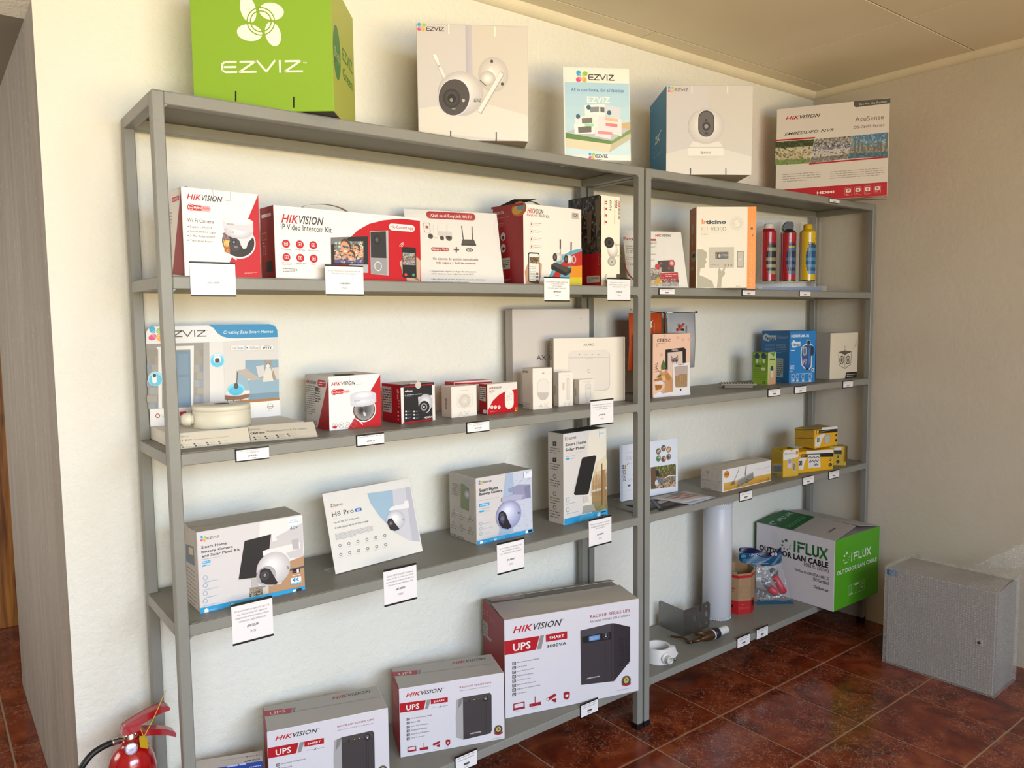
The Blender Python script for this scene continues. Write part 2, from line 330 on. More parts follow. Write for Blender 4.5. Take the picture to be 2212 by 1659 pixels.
# grey rendered hall wall that runs back from the left end of the shop wall, the opening's head and the hall beyond
struct(MB().box(-.163, YW-.001, 0, -.1515, 1.74, 2.6, [MW, MG, MG, MG, MG, MG]).build('wall_hall'))
struct(MB().box(-2.3, YW, 2.127, -.155, YW+.14, ZC+.1, MW).build('wall_lintel'))
struct(MB().box(-2.3, YW+.14, 2.127, .6, 3.0, 2.2, M('#7d7468', .8, vary=.1)).build('ceiling_hall'))
struct(MB().box(-2.3, 2.53, 0, .6, 2.65, 2.127, MW).build('wall_far'))
struct(MB().box(-2.44, -3.7, 0, -2.3, 3.0, ZC+.1, MW).build('wall_left'))
wf = MB()
for a in ((-2.3, 0, -1.7, 2.5), (2.0, 0, 3.2, 2.5), (-1.7, 2.3, 2.0, 2.5), (-1.7, 0, 2.0, .55)): wf.box(a[0], -3.7, a[1], a[2], -3.58, a[3]+.035*(a[3] > 2.4), MW)
struct(wf.build('wall_front'))
wn = bpy.data.objects.new('window_1', None); S.collection.objects.link(wn); wn.location = (.175, -3.64, .55); struct(wn)
fm = M('#6a4a2c', .5, bump=.1)
for x in (-1.85, -.62, .6, 1.78): MB().box(x-.025, -.03, 0, x+.025, .03, 1.75, fm, .003).build('window_mullion', wn)
for z in (.02, 1.0, 1.73): MB().box(-1.85, -.025, z-.02, 1.8, .025, z+.02, fm, .003).build('window_rail', wn)
# door post at the end of the hall
wood = bpy.data.materials.new('varnished_wood'); wood.use_nodes = True
nt = wood.node_tree; bb = nt.nodes['Principled BSDF']; g = nt.nodes.new('ShaderNodeNewGeometry'); mp = nt.nodes.new('ShaderNodeMapping'); mp.inputs['Scale'].default_value = (30, 30, 1.5)
nn = nt.nodes.new('ShaderNodeTexNoise'); nn.inputs['Scale'].default_value = 2; nn.inputs['Detail'].default_value = 6; rp = nt.nodes.new('ShaderNodeValToRGB')
rp.color_ramp.elements[0].color = lin('#6b3a12'); rp.color_ramp.elements[1].color = lin('#b87a35'); rp.color_ramp.elements[0].position = .35; rp.color_ramp.elements[1].position = .65
nt.links.new(g.outputs['Position'], mp.inputs[0]); nt.links.new(mp.outputs[0], nn.inputs['Vector']); nt.links.new(nn.outputs['Fac'], rp.inputs[0]); nt.links.new(rp.outputs[0], bb.inputs['Base Color']); bb.inputs['Roughness'].default_value = .4
d1 = bpy.data.objects.new('door_1', None); S.collection.objects.link(d1); d1.location = (-.2, 2.48, 0); struct(d1)
MB().box(.01, -.03, 0, .12, .045, 2.1, wood, .003).build('door_jamb', d1)
MB().box(-.035, .0, 0, .01, .045, 2.1, wood, .003).build('door_stop', d1)
MB().lathe([(0, 0), (.012, .0), (.014, .015), (.026, .022), (.028, .034), (.018, .045), (0, .047)], M('#3a3530', .3, .8), 20, Matrix.Translation((.02, -.03, .98)) @ Matrix.Rotation(math.pi/2, 4, 'X')).build('door_knob', d1)
# ceiling: boards with open joints, ply battens unseen above
ce = struct(MB().box(-2.3, -3.7, ZC+.012, XR+.14, YW, ZC+.03, M('#2a2218', .8)).build('ceiling'))
ys = [YW, .2255, -.379, -.984, -1.589, -2.194, -2.8, -3.58]
def board(x0, x1, y0, y1):
    MB().box(x0+.0028, y0+.0028, ZC, x1-.0028, y1-.0028, ZC+.011, MCE, .0008).build('ceiling_board', ce)
for i in range(len(ys)-1):
    off = {0: 1.78, 1: 2.409}.get(i, 2.409-.61*(i % 2)); xs = [XR]+[off-1.22*k for k in range(6) if off-1.22*k > -2.29]+[-2.3]
    for a, b in zip(xs, xs[1:]): board(b, a, ys[i+1], ys[i])
def quarter(name, p0, p1, inn):
    a, b = Vector(p0), Vector(p1); iv = Vector(inn); pr = [(0, 0)]+[(.029*math.cos(t)*1.0, -.029*math.sin(t)) for t in [math.pi/2*k/6 for k in range(7)]]
    mb = MB(); n = len(pr); vs = [p+iv*q[0]+Vector((0, 0, q[1])) for p in (a, b) for q in pr]
    mb.add(vs, [(i, (i+1) % n, n+(i+1) % n, n+i) for i in range(n)]+[tuple(range(n)), tuple(range(n, 2*n))[::-1]], MTR); return struct(mb.build(name))
quarter('trim_1', (-.155, YW, ZC), (XR, YW, ZC), (0, -1, 0)); quarter('trim_2', (XR, YW, ZC), (XR, -3.58, ZC), (-1, 0, 0))
# floor: glazed red-brown tiles, each its own piece on a grout bed
def tile_mat():
    m = bpy.data.materials.new('red_marbled_tile'); m.use_nodes = True; nt = m.node_tree; b = nt.nodes['Principled BSDF']; N = nt.nodes.new; lk = nt.links.new
    g = N('ShaderNodeNewGeometry'); oi = N('ShaderNodeObjectInfo'); ad = N('ShaderNodeVectorMath'); ad.operation = 'MULTIPLY_ADD'
    ad.inputs[1].default_value = (7, 5, 3); lk(oi.outputs['Random'], ad.inputs[0]); lk(g.outputs['Position'], ad.inputs[2])
    n = N('ShaderNodeTexNoise'); n.inputs['Scale'].default_value = 9; n.inputs['Detail'].default_value = 8; n.inputs['Distortion'].default_value = .8; lk(ad.outputs[0], n.inputs['Vector'])
    rp = N('ShaderNodeValToRGB'); e = rp.color_ramp.elements; e[0].position = .3; e[0].color = lin('#4d1c0f'); e[1].position = .72; e[1].color = lin('#8a4526'); x = e.new(.5); x.color = lin('#6e2d17'); lk(n.outputs['Fac'], rp.inputs[0])
    def vein(scale, dist, w, nscale, lo, hi, seed):
        ds = N('ShaderNodeTexNoise'); ds.inputs['Scale'].default_value = nscale; ds.inputs['Detail'].default_value = 5; of = N('ShaderNodeVectorMath'); of.inputs[1].default_value = (seed, seed*.7, seed*.3); lk(ad.outputs[0], of.inputs[0]); lk(of.outputs[0], ds.inputs['Vector'])
        mm = N('ShaderNodeVectorMath'); mm.operation = 'MULTIPLY_ADD'; mm.inputs[1].default_value = (dist,)*3; lk(ds.outputs['Color'], mm.inputs[0]); lk(of.outputs[0], mm.inputs[2])
        v = N('ShaderNodeTexVoronoi'); v.feature = 'DISTANCE_TO_EDGE'; v.inputs['Scale'].default_value = scale; lk(mm.outputs[0], v.inputs['Vector'])
        r = N('ShaderNodeValToRGB'); r.color_ramp.elements[0].color = (1, 1, 1, 1); r.color_ramp.elements[1].color = (0, 0, 0, 1); r.color_ramp.elements[0].position = w*.3; r.color_ramp.elements[1].position = w; lk(v.outputs['Distance'], r.inputs[0])
        mk = N('ShaderNodeTexNoise'); mk.inputs['Scale'].default_value = 5; of2 = N('ShaderNodeVectorMath'); of2.inputs[1].default_value = (seed*3, 1, 2); lk(ad.outputs[0], of2.inputs[0]); lk(of2.outputs[0], mk.inputs['Vector'])
        r2 = N('ShaderNodeValToRGB'); r2.color_ramp.elements[0].position = lo; r2.color_ramp.elements[1].position = hi; lk(mk.outputs['Fac'], r2.inputs[0])
        mu = N('ShaderNodeMath'); mu.operation = 'MULTIPLY'; lk(r.outputs[0], mu.inputs[0]); lk(r2.outputs[0], mu.inputs[1]); return mu.outputs[0]
    c = rp.outputs[0]
    for fac, col, k in ((vein(15, .10, .035, 18, .45, .58, 3.1), '#2a0d07', .6), (vein(28, .10, .022, 34, .42, .52, 8.3), '#b8957c', .6)):
        ml = N('ShaderNodeMath'); ml.operation = 'MULTIPLY'; ml.inputs[1].default_value = k; lk(fac, ml.inputs[0]); mx = N('ShaderNodeMix'); mx.data_type = 'RGBA'; lk(ml.outputs[0], mx.inputs[0]); lk(c, mx.inputs[6]); mx.inputs[7].default_value = lin(col); c = mx.outputs[2]
    lk(c, b.inputs['Base Color']); b.inputs['Roughness'].default_value = .16; b.inputs['Specular IOR Level'].default_value = .45
    return m
TM = tile_mat()
fl = struct(MB().box(-2.3, -3.7, -.05, XR, 3.0, -.0025, M('#a08468', .8, vary=.15)).build('floor'))
tp = .3328; tm = MB().box(.003, .003, -.009, tp-.003, tp-.003, 0, TM, .0012).build('floor_tile', fl); first = True
for i in range(-8, 5):
    for j in range(-9, 9):
        x, y = 1.42+tp*i, -.115+.3338*j
        if x+tp > XR+.2 or y < -3.1 or (y+tp > YW+.0 and x+tp > -.155+.3) or (y < -1.75 and x < -1.3): continue
        if y > YW and x < -1.4: continue
        o = tm if first else tm.copy()
        if not first: S.collection.objects.link(o)
        first = False; o.location = (x, y, 0)
# ---------------------------------------------------------------- steel shelving
PAINT = M('#85847d', .42, 0, .4, .12, 90, .08); PANEL = M('#7b786f', .5, 0, .35, .1, 60, .1); RUB = M('#0d0d0e', .5)
PB, LA, LB, DD, GAP = .0254, 1.4795, 1.4777, .2951, .0086
ZS = dict(top=1.8836, a=1.5014, b=1.1199, c=.7389, d=.1670)
def shelving(x0, L, label):
    r = root('shelving_unit', (x0, 0, 0), 0, label, 'shelf'); p = PB
    post = None
    for x, y in ((0, 0), (L-p, 0), (0, DD-p), (L-p, DD-p)):
        o = MB().box(0, 0, .012, p, p, ZS['top'], PAINT, .0022).build('post', r); o.location = (x, y, 0)
        f = MB().box(-.002, -.002, 0, p+.002, p+.002, .0206, RUB, .002).build('foot', o)
    for k, z in ZS.items():
        e = .0002
        for y in (0, DD-p): MB().box(p-e, y, z-.0261, L-p+e, y+p, z, PAINT, .0016).build('front_beam' if y == 0 else 'back_beam', r)
        for x in (0, L-p): MB().box(x, p-e, z-.0261, x+p, DD-p+e, z, PAINT, .0016).build('side_beam', r)
        g = .0035; q = p+.002; t = .0014
        if k == 'top': pl = [(g, g), (L-g, g), (L-g, DD-g), (g, DD-g)]
        else: pl = [(q, g), (L-q, g), (L-q, q), (L-g, q), (L-g, DD-q), (L-q, DD-q), (L-q, DD-g), (q, DD-g), (q, DD-q), (g, DD-q), (g, q), (q, q)]
        MB().prism([(x, y, z+.0004) for x, y in pl], (0, 0, t), PANEL).build('shelf_panel', r)
        # weld fillets in the inner corners of the front frame
        for x, sx in ((p, 1), (L-p, -1)):
            s_ = .007; MB().prism([(x, .0015, z-.0261), (x+sx*s_, .0015, z-.0261), (x, .0015, z-.0261-s_)], (0, PB-.003, 0), PAINT).build('weld_fillet', r)
    return r
shelving(0, LA, 'grey steel shelving unit with five shelves, the left one of the two, nearest the camera')
shelving(LA+GAP, LB, 'grey steel shelving unit with five shelves, the right one in the room corner')
TK = .0019   # things stand on the sheet
H_, A_, B_, C_, D_ = (ZS[k]+TK for k in ('top', 'a', 'b', 'c', 'd'))
# ---------------------------------------------------------------- cartons
RED, DRED, WHT, CRM, INK, GRY, BLU = '#b5121f', '#8e0f18', '#e4e0de', '#e0d9cc', '#35322f', '#8b8682', '#2f9fd0'
KR = '#8a6a45'
def dome_cam(F, c, s, col='#dfe0e6'):          # printed dome camera: drum over a clear bubble
    F.E((c[0], c[1]+.35*s), s*.93, s*.85, '#3a3436', 30); F.E((c[0], c[1]+.35*s), s*.7, s*.62, '#6a625e'); F.E((c[0]-.1*s, c[1]+.3*s), s*.35, s*.33, '#1f1d1e'); F.E((c[0]+.25*s, c[1]+.45*s), s*.12, s*.14, '#b9b4b0')
# --- top shelf
bx = Box('product_display_box', .127, .146, H_, -37.7, .322, .30, .25, 'big lime green cardboard display cube with white flower emblem on top of left shelf', ['#86ab33', '#86ab33', '#86ab33', '#a9b04a', '#86ab33', '#2a1a10'], part='display_carton')
F = bx.front('A1')
for c, rx, ry, rot in (((1482, 55), 46, 82, 14), ((1622, 68), 74, 52, -8), ((1491, 196), 76, 50, -8), ((1631, 204), 46, 74, 14)): F.E(c, rx, ry, '#ecebdc', 30, rot)
for k in (82, 62): F.RING((1558, 128), k, k, 7, '#86ab33', n=36)
F.ez((1322, 437), (1805, 360), '#ecebdc'); F.T('TM', (1810, 381), (1832, 370), '#ecebdc')
for a, b in (((1408, 545), (1408, 606)), ((1755, 580), (1755, 642))): F.L([a, b], 8, '#17120c')
F.done(); F = bx.right('A1'); F.E((2012, 315), 21, 155, '#3f7d3a', 36); F.PU([F.uv(p) for p in ((1993, 330), (2032, 300), (2032, 345), (1993, 375))], '#2e6a30'); F.T('100% recycled', (1996, 352), (2031, 320), '#b9c98a'); F.T('EZVIZ', (2046, 355), (2103, 375), '#3f7d3a', .01); F.T('Green', (2048, 465), (2103, 480), '#3f7d3a', .01); F.done('side_print')
def studio(F, wall, x, ytop, fl):               # printed studio corner backdrop
    F.P(wall, '#b9b4b6'); F.P(x, '#c9c1b8'); F.P(fl, '#d2cbc4')
bx = Box('product_display_box', .689, .087, H_, -32, .298, .303, .25, 'white cardboard display cube picturing a bullet camera with two antennas, on top shelf', ['#c6c0bf', '#b9b4b0', '#c6c0bf', '#2f8cc0', '#c6c0bf', '#8d7f66'], part='display_carton')
F = bx.front('A2'); F.P([(606, 152), (936, 174), (942, 690), (605, 600)], '#c8c0b6'); F.P([(290, 650), (605, 597), (940, 690), (942, 846), (292, 788)], '#d3ccc4'); F.G((575, 598), (606, 153), '#aeaab2', '#b9b4ba', 5, False)
F.petals((305, 161), 24); F.ez((334, 184), (441, 162), INK)
for x, a, b, c in ((468, 145, 202, '#ece6cc'), (744, 160, 216, '#ece6cc'), (480, 782, 824, '#3b342c'), (752, 790, 846, '#3b342c')): F.L([(x, a), (x, b)], 7, c)
F.SE((735, 445), 90, 105, '#b9b2ac', '#ddd6ce'); F.E((725, 367), 9, 10, '#4a4643'); F.E((788, 502), 9, 10, '#4a4643'); F.P([(650, 470), (725, 400), (760, 480), (690, 515)], '#e4dfd8'); F.SE((700, 470), 48, 46, '#b5afaa', '#eae5de', 5); F.L([(655, 480), (690, 512)], 5, '#55504d')
F.L([(385, 332), (412, 395), (442, 462)], 17, '#dcd6d0'); F.L([(382, 330), (398, 362)], 20, '#e6e1da')
F.SE((541, 560), 136, 134, '#b8b2b0', '#ebe6e2', 9, -.05, -.3); F.E((502, 582), 96, 113, '#cfcfe0', 36, -14); F.E((500, 582), 91, 109, '#4a4440', 36, -14); F.SE((486, 588), 52, 58, '#332e2c', '#5f5852', 5); F.E((486, 590), 26, 29, '#26211f'); F.E((484, 598), 10, 12, '#8b847c'); F.E((556, 601), 9, 10, '#b5aea8'); F.E((498, 650), 12, 5, '#8b847c')
F.T('EZVIZ', (618, 610), (660, 590), '#4a4643', .01, .2); F.L([(786, 440), (655, 668)], 30, '#a8a29e'); F.L([(782, 442), (651, 666)], 24, '#dcd6d0'); F.done()
pr = root('acrylic_sign', (1.200, .071, H_), math.radians(-30.4), 'portrait acrylic sign showing a white model house, on the top shelf', 'sign', 'acrylic signs'); pr.rotation_euler.x = -math.radians(4.5)
MB().box(0, .0, .004, .209, .0022, .289, M('#dfe3e0', .3)).build('printed_sheet', pr); MB().box(-.002, -.003, .001, .211, -.0008, .291, clear(), 0).build('acrylic_cover', pr)
MB().box(-.002, -.003, 0, .211, .062, .0024, clear('acrylic_foot', .06, '#e8ecec', .06, 0, 0, .12)).build('acrylic_foot', pr)
F = Face(pr, (0, 0, .004), (1, 0, 0), (0, 0, 1), 'A2'); F.Q((1170, 500), (1540, 420), '#e9e5da'); F.petals((1262, 457), 34); F.ez((1302, 478), (1456, 448), INK)
F.G((1170, 922), (1544, 500), '#c5dce2', '#a9cbdc', 6); F.T('All in one home, for all families', (1197, 548), (1513, 532), '#2c5f9c', .008, .2); F.T('EZVIZ', (1294, 614), (1432, 580), '#eeeae0', .03)
F.P([(1166, 790), (1330, 735), (1552, 772), (1440, 842)], '#b9b9c0'); F.P([(1500, 735), (1550, 730), (1552, 772), (1500, 765)], '#c9a97a'); F.P([(1166, 792), (1440, 842), (1440, 862), (1166, 826)], '#58803c'); F.P([(1440, 842), (1552, 772), (1554, 796), (1440, 862)], '#6f9450'); F.P([(1166, 826), (1440, 862), (1425, 910), (1168, 880)], '#d8cdb0'); F.P([(1440, 862), (1554, 796), (1556, 830), (1425, 912)], '#bdb49c')
for q, c in (([(1280, 628), (1400, 622), (1400, 690), (1282, 690)], '#e8e6e2'), ([(1400, 626), (1496, 645), (1494, 712), (1400, 690)], '#cfd2d8'), ([(1222, 692), (1400, 690), (1402, 760), (1224, 770)], '#e4e2de'), ([(1360, 692), (1500, 712), (1500, 815), (1362, 775)], '#d9d8d8'), ([(1216, 742), (1340, 735), (1340, 800), (1220, 800)], '#e9e7e2'), ([(1340, 760), (1436, 775), (1434, 832), (1342, 812)], '#dcdadb'), ([(1310, 640), (1365, 638), (1365, 668), (1312, 672)], '#7f868c'), ([(1372, 640), (1398, 642), (1398, 672), (1374, 670)], '#5f6468'), ([(1262, 708), (1325, 702), (1325, 735), (1264, 738)], '#74706c'), ([(1240, 760), (1320, 752), (1320, 790), (1242, 795)], '#6b6460'), ([(1400, 700), (1480, 712), (1480, 730), (1400, 718)], '#d9b98c'), ([(1405, 735), (1475, 742), (1475, 762), (1405, 752)], '#d77a82'), ([(1360, 782), (1444, 790), (1444, 806), (1360, 800)], '#d98a90'), ([(1280, 738), (1335, 740), (1335, 756), (1280, 754)], '#9fd3a8')): F.P(q, c)
for c in ((1303, 642), (1426, 674), (1240, 696)): F.E(c, 13, 14, '#3b6078')
F.petals((1322, 932), 18); F.ez((1344, 942), (1418, 924), INK); F.TX((1352, 957), (1402, 950), 1, '#777777', seed=4); F.done('sheet_print')
bx = Box('product_display_box', 1.641, .050, H_, -35.7, .294, .296, .261, 'white cardboard display cube with blue side picturing a round pan tilt camera', ['#c6c0bf', '#b9b4b0', '#2078a8', '#c6c0bf', '#c6c0bf', '#8d7f66'], part='display_carton')
F = bx.front('A3'); F.P([(330, 516), (593, 516), (586, 935), (330, 868)], '#c5bfb6'); F.P([(75, 918), (205, 885), (330, 868), (415, 890), (585, 935), (582, 1045), (74, 1040)], '#d2ccc4'); F.petals((102, 534), 17); F.ez((125, 545), (208, 529), INK)
for x, a, b, c in ((228, 514, 556, '#efe9d0'), (441, 514, 556, '#efe9d0'), (220, 1006, 1046, '#3b342c'), (431, 1006, 1047, '#3b342c')): F.L([(x, a), (x, b)], 6, c)
F.P([(232, 846), (393, 846), (415, 880), (417, 935), (405, 948), (218, 948), (206, 935), (208, 880)], '#d9d3cb'); F.E((311, 935), 106, 16, '#cfc8c0'); F.P([(206, 884), (417, 884), (417, 930), (206, 930)], '#dfdad3'); F.L([(207, 880), (416, 880)], 3, '#b3ada6')
F.SE((314, 753), 108, 108, '#bfb9b4', '#ece7e1', 9, 0, -.15); F.RR((265, 818), (362, 660), '#322c2a', .5); F.RR((270, 812), (357, 667), '#5d5550', .5); F.E((314, 755), 24, 26, '#2b2624'); F.E((314, 755), 12, 13, '#8d857e'); F.E((313, 718), 8, 8, '#2b2624'); F.RR((302, 802), (326, 790), '#2b2624'); F.T('EZVIZ', (300, 918), (341, 906), '#6a645e', .01); F.petals((288, 912), 8, ('#6a645e',)*4); F.done()
F = bx.left('A2'); F.T('2K', (1700, 868), (1730, 790), '#dfe6e8', .02, .15); F.T('+', (1729, 795), (1740, 770), '#dfe6e8', .02); F.T('Resolution', (1696, 942), (1741, 905), '#c5d8e2', .005, .1); F.TX((1676, 668), (1694, 650), 1, '#c5d8e2'); F.done('side_print')
bx = Box('recorder_box', 2.535, .220, H_, -59.2, .432, .39, .10, 'white and red network recorder carton overhanging the right end of the top shelf', ['#d8cfc6', '#d8cfc6', RED, RED, '#c5b8a8', '#b5a494'])
F = bx.front('A3'); F.P([(1195, 605), (1414, 586), (1413, 617), (1206, 641), (1195, 632)], '#57534b'); F.T('See Far, Go Further', (1228, 631), (1394, 600), '#d9d2c8'); F.hik((788, 718), (996, 676)); F.T('AcuSense', (1203, 727), (1374, 684), '#4a443f', -.006); F.T('DS-7600 Series', (1193, 770), (1379, 736), '#4a443f', 0, .25); F.T('EMBEDDED NVR', (782, 810), (1076, 766), '#3c3733', .004, .3)
F.L([(728, 840), (962, 823)], 9, RED); F.L([(930, 979), (1397, 938)], 9, RED)
F.PHOTO([(728, 848), (960, 832), (930, 976), (726, 986)], [['#3f4a2c', '#566038', '#2f3a22'], ['#b9a98c', '#8f8468', '#4a5232', '#d0c4a8'], ['#c9bda0', '#6f7048', '#a89878'], ['#5f7a3a', '#8a8676', '#7f9a4a']], 14, 9, 5); F.PHOTO([(962, 831), (1188, 812), (1155, 948), (934, 975)], [['#55504c', '#8b8680', '#b5b0a8'], ['#a9a39c', '#4a4440', '#d0cbc4', '#6a7088'], ['#b3aca4', '#6f6862', '#c9c3bb'], ['#9a9490', '#8a847f', '#5d5854']], 15, 9, 8); F.PHOTO([(1190, 812), (1402, 790), (1397, 935), (1157, 948)], [['#5f86a4', '#88a8bc', '#4a6f90'], ['#4f7892', '#6f7f88', '#9fb4bc'], ['#5a6a70', '#8b8a7c', '#b09a78'], ['#4a6a78', '#5f7f88', '#3f5f70']], 15, 9, 11)
for x, t, b in ((1196, 830, 935), (1218, 828, 905), (1240, 850, 905), (1275, 855, 900), (1310, 870, 905), (1335, 845, 902), (1350, 850, 905), (1385, 800, 890)): F.Q((x, b), (x+14, t), '#6a6e6c')
F.TX((770, 1092), (998, 1020), 4, '#a59a90', .3, 2); F.TX((1052, 1072), (1378, 997), 4, '#a59a90', .3, 3); F.P([(724, 1136), (1394, 1086), (1393, 1168), (728, 1210)], RED); F.T('HDMI', (975, 1160), (1078, 1138), '#efe6e0', .03)
for x, y in ((1163, 1143), (1220, 1139), (1278, 1135), (1336, 1129)): F.RR((x-21, y+25), (x+21, y-25), '#d89a98', .18, .0012); F.RR((x-15, y+8), (x+15, y-17), '#e9d8d2', .2); F.TX((x-15, y+20), (x+15, y+13), 1, '#e0b8b4'); F.E((x, y-5), 8, 7, '#b5737a')
F.done(); MB().prism([(.30, .0, 0), (.42, .0, 0), (.432, .0, -.012), (.33, .03, -.002)], (0, .02, .0005), M('#a89684', .7)).build('loose_flap', bx.r)
# --- second shelf
bx = Box('camera_box', .0505, -.0, A_, 3.2, .169, .188, .081, 'white and red carton picturing a white dome camera, behind the leftmost price card', [WHT, WHT, '#d9d2cc', RED, '#5a4a42', '#8a7a6a'])
F = bx.front('A4'); F.P([(972, 128), (992, 697), (735, 690)], RED); F.hik((484, 160), (728, 142)); F.RR((486, 233), (648, 207), '#d9a0a0', .5); F.RR((488, 232), (592, 203), RED, .5); F.E((512, 213), 23, 24, RED); F.RING((512, 213), 16, 17, 3, '#eadfdc'); F.T('Smart', (493, 219), (531, 209), '#f0e8e6', .01); F.T('Hybrid', (535, 228), (588, 210), '#f0e8e6', .02); F.T('Light', (598, 232), (638, 214), RED, .015)
F.T('Wi-Fi Camera', (488, 314), (668, 300), INK)
for i, (t, x1, y) in enumerate((('Support Wi-Fi 6', 657, 357), ('Smart Hybrid Light', 684, 389), ('3-Aix Adjustment', 677, 420), ('Two-Way Audio', 661, 451))): F.E((494, y-12), 4, 4, '#5a5350'); F.T(t, (507, y), (x1, y-13+(4 if i != 2 else 2)), '#5a5350')
F.E((837, 452), 118, 113, '#ede8e4', 40); F.E((837, 450), 110, 104, '#2f2826', 40); F.PHOTO([(728, 390), (775, 385), (780, 530), (742, 520)], [['#6a7a88', '#8a3a2a'], ['#d09a4a', '#b5622f', '#e8c070'], ['#8a4a2a', '#c9883f']], 5, 8, 4); F.L([(790, 545), (822, 572)], 9, '#ede8e4')
F.P([(740, 350), (935, 385), (935, 420), (905, 450), (890, 495), (870, 500), (850, 470), (820, 430), (760, 400)], '#c9c9d0'); F.SE((838, 375), 98, 55, '#b5b5bf', '#dcdce2', 5); F.P([(733, 300), (937, 312), (938, 385), (836, 372), (732, 352)], '#c4c4cc'); F.SE((834, 308), 103, 26, '#cfcfd6', '#e6e6ea', 4); F.T('HIKVISION', (758, 334), (804, 325), '#6a6670', .01, .2); F.TX((776, 390), (808, 372), 2, '#8a8790')
F.E((812, 470), 40, 46, '#3d383a', 26); F.E((806, 452), 16, 17, '#1d1a1c'); F.E((806, 452), 7, 8, '#8a8a9a'); F.RR((806, 492), (832, 480), '#77727a'); F.TX((878, 670), (960, 655), 2, '#d99a9a'); F.L([(661, 95), (666, 160), (783, 171), (782, 108)], 2, '#8a807a'); F.done()
F = bx.left('A4'); F.P([(445, 95), (470, 680), (388, 672)], '#8f1a20'); F.RR((385, 182), (432, 132), RED, .3); F.TX((388, 176), (430, 140), 3, '#e8c8c8'); F.TX((362, 360), (382, 240), 5, '#a8a09a'); F.done('side_print')
MB().prism([(.0, .002, .185), (.0, .079, .185), (.02, .03, .194), (.012, .004, .19)], (.004, 0, .001), M('#3a2c28', .7)).build('lid_flap', bx.r)
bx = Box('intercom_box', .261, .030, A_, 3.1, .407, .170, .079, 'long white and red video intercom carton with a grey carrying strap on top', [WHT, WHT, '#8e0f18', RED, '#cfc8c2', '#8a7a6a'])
F = bx.front('A4'); F.P([(1424, 704), (1440, 660), (1470, 600), (1520, 520), (1580, 440), (1650, 372), (1730, 327), (1830, 302), (1950, 292), (2076, 306), (2085, 730)], RED); F.hik((1130, 318), (1418, 284)); F.T('IP Video Intercom Kit', (1128, 365), (1473, 350), INK, .01)
for i, (x, y) in enumerate(((1162, 463), (1256, 468), (1348, 473), (1165, 555), (1259, 560), (1351, 565))):
    F.E((x, y), 27, 28, RED); F.QO((x-11, y+9), (x+11, y-11), '#f0e4e2', .0009); F.E((x, y), 5, 5, '#f0e4e2')
    F.T(('7" Touch Screen', '2MP Video Quality', 'Hik-Connect App', 'One-stop', 'Standard PoE', 'IP65')[i], (x-(32 if i < 5 else 10), y+42), (x+(36 if i < 5 else 10), y+34), '#5a5350')
F.T('Access Control', (1136, 606), (1198, 598), '#5a5350'); F.TX((1142, 656), (1238, 632), 3, '#6a6560')
F.P([(1467, 420), (1720, 413), (1722, 605), (1470, 600)], '#262425'); F.P([(1590, 603), (1722, 606), (1722, 662), (1590, 660)], '#a9a9ac'); F.P([(1467, 420), (1590, 416), (1560, 450), (1467, 470)], '#6f6d6e'); F.PHOTO([(1490, 448), (1688, 446), (1690, 598), (1492, 596)], [['#7fa8b8', '#c5cdb8', '#9a7a5f', '#5f4a3c'], ['#c98f6a', '#5a4034', '#d9a884', '#3f6a7a'], ['#8a5f48', '#d0987a', '#4a3830', '#c9b8a8'], ['#3a4a78', '#c58f70', '#b5a79a', '#5a5a8a']], 11, 9, 21)
for c, rx, ry in (((1565, 490), 38, 48), ((1640, 505), 24, 32), ((1603, 550), 28, 34)): F.E((c[0]+4, c[1]-ry*.35), rx*.95, ry*.95, '#4a382c', 18, 20); F.E(c, rx*.8, ry*.95, '#c98f6c', 18, 20); F.E((c[0]-8, c[1]-8), rx*.35, ry*.16, '#2f5a70', 10, -15); F.E((c[0]+14, c[1]-2), rx*.3, ry*.16, '#2f5a70', 10, -15); F.E((c[0], c[1]+ry*.5), rx*.35, ry*.13, '#e8d8d0', 10)
F.P([(1732, 378), (1858, 372), (1862, 680), (1740, 670)], '#a8a7a9'); F.P([(1737, 382), (1842, 378), (1846, 562), (1740, 558)], '#312f30'); F.SE((1781, 436), 22, 32, '#1d1b1c', '#6a6668', 4); F.P([(1740, 560), (1846, 564), (1848, 676), (1742, 666)], '#8f8e92'); F.RING((1789, 617), 23, 30, 5, '#e4e2e2')
F.RR((1863, 370), (2038, 338), '#e8e0de', .5); F.T('Hik-Connect App', (1874, 363), (2028, 348), RED, .025)
F.P([(1935, 590), (1962, 560), (1985, 715), (2075, 720), (2080, 580), (2050, 550), (2035, 700), (1960, 690), (1950, 640)], '#c09a84'); F.RR((1957, 695), (2047, 490), '#222022', .12); F.RR((1958, 606), (2042, 528), '#7fa0b0', .02); F.PHOTO([(1958, 530), (2042, 528), (2042, 605), (1958, 605)], [['#7fa8b8', '#c98f6a', '#5f4a3c'], ['#c98f6a', '#5a4034', '#3f6a7a'], ['#3a4a78', '#c58f70', '#b5a79a']], 7, 6, 22); F.E((1978, 674), 9, 10, '#d0433f'); F.E((2030, 676), 9, 10, '#3f9a70')
for k in (8, 17, 26): F.RING((1962, 484), k, k, 3.5, '#eadfdc', 90, 180, 10)
F.done(); F = bx.left('A4'); F.RR((996, 290), (1060, 250), '#dcd2d0', .4); F.T('Hik-Connect App', (1000, 280), (1057, 260), RED, .02); F.QO((1000, 440), (1028, 388), '#b59a9a', .001); F.QO((1008, 540), (1022, 480), '#b59a9a', .001); F.Q((1028, 660), (1070, 580), '#2a2224'); F.TX((1004, 470), (1024, 450), 1, '#c9a0a0'); F.done('side_print')
pts = [(.152+.066*math.cos(math.pi*(1-i/14)), .04, .167+.0225*math.sin(math.pi*i/14)) for i in range(15)]
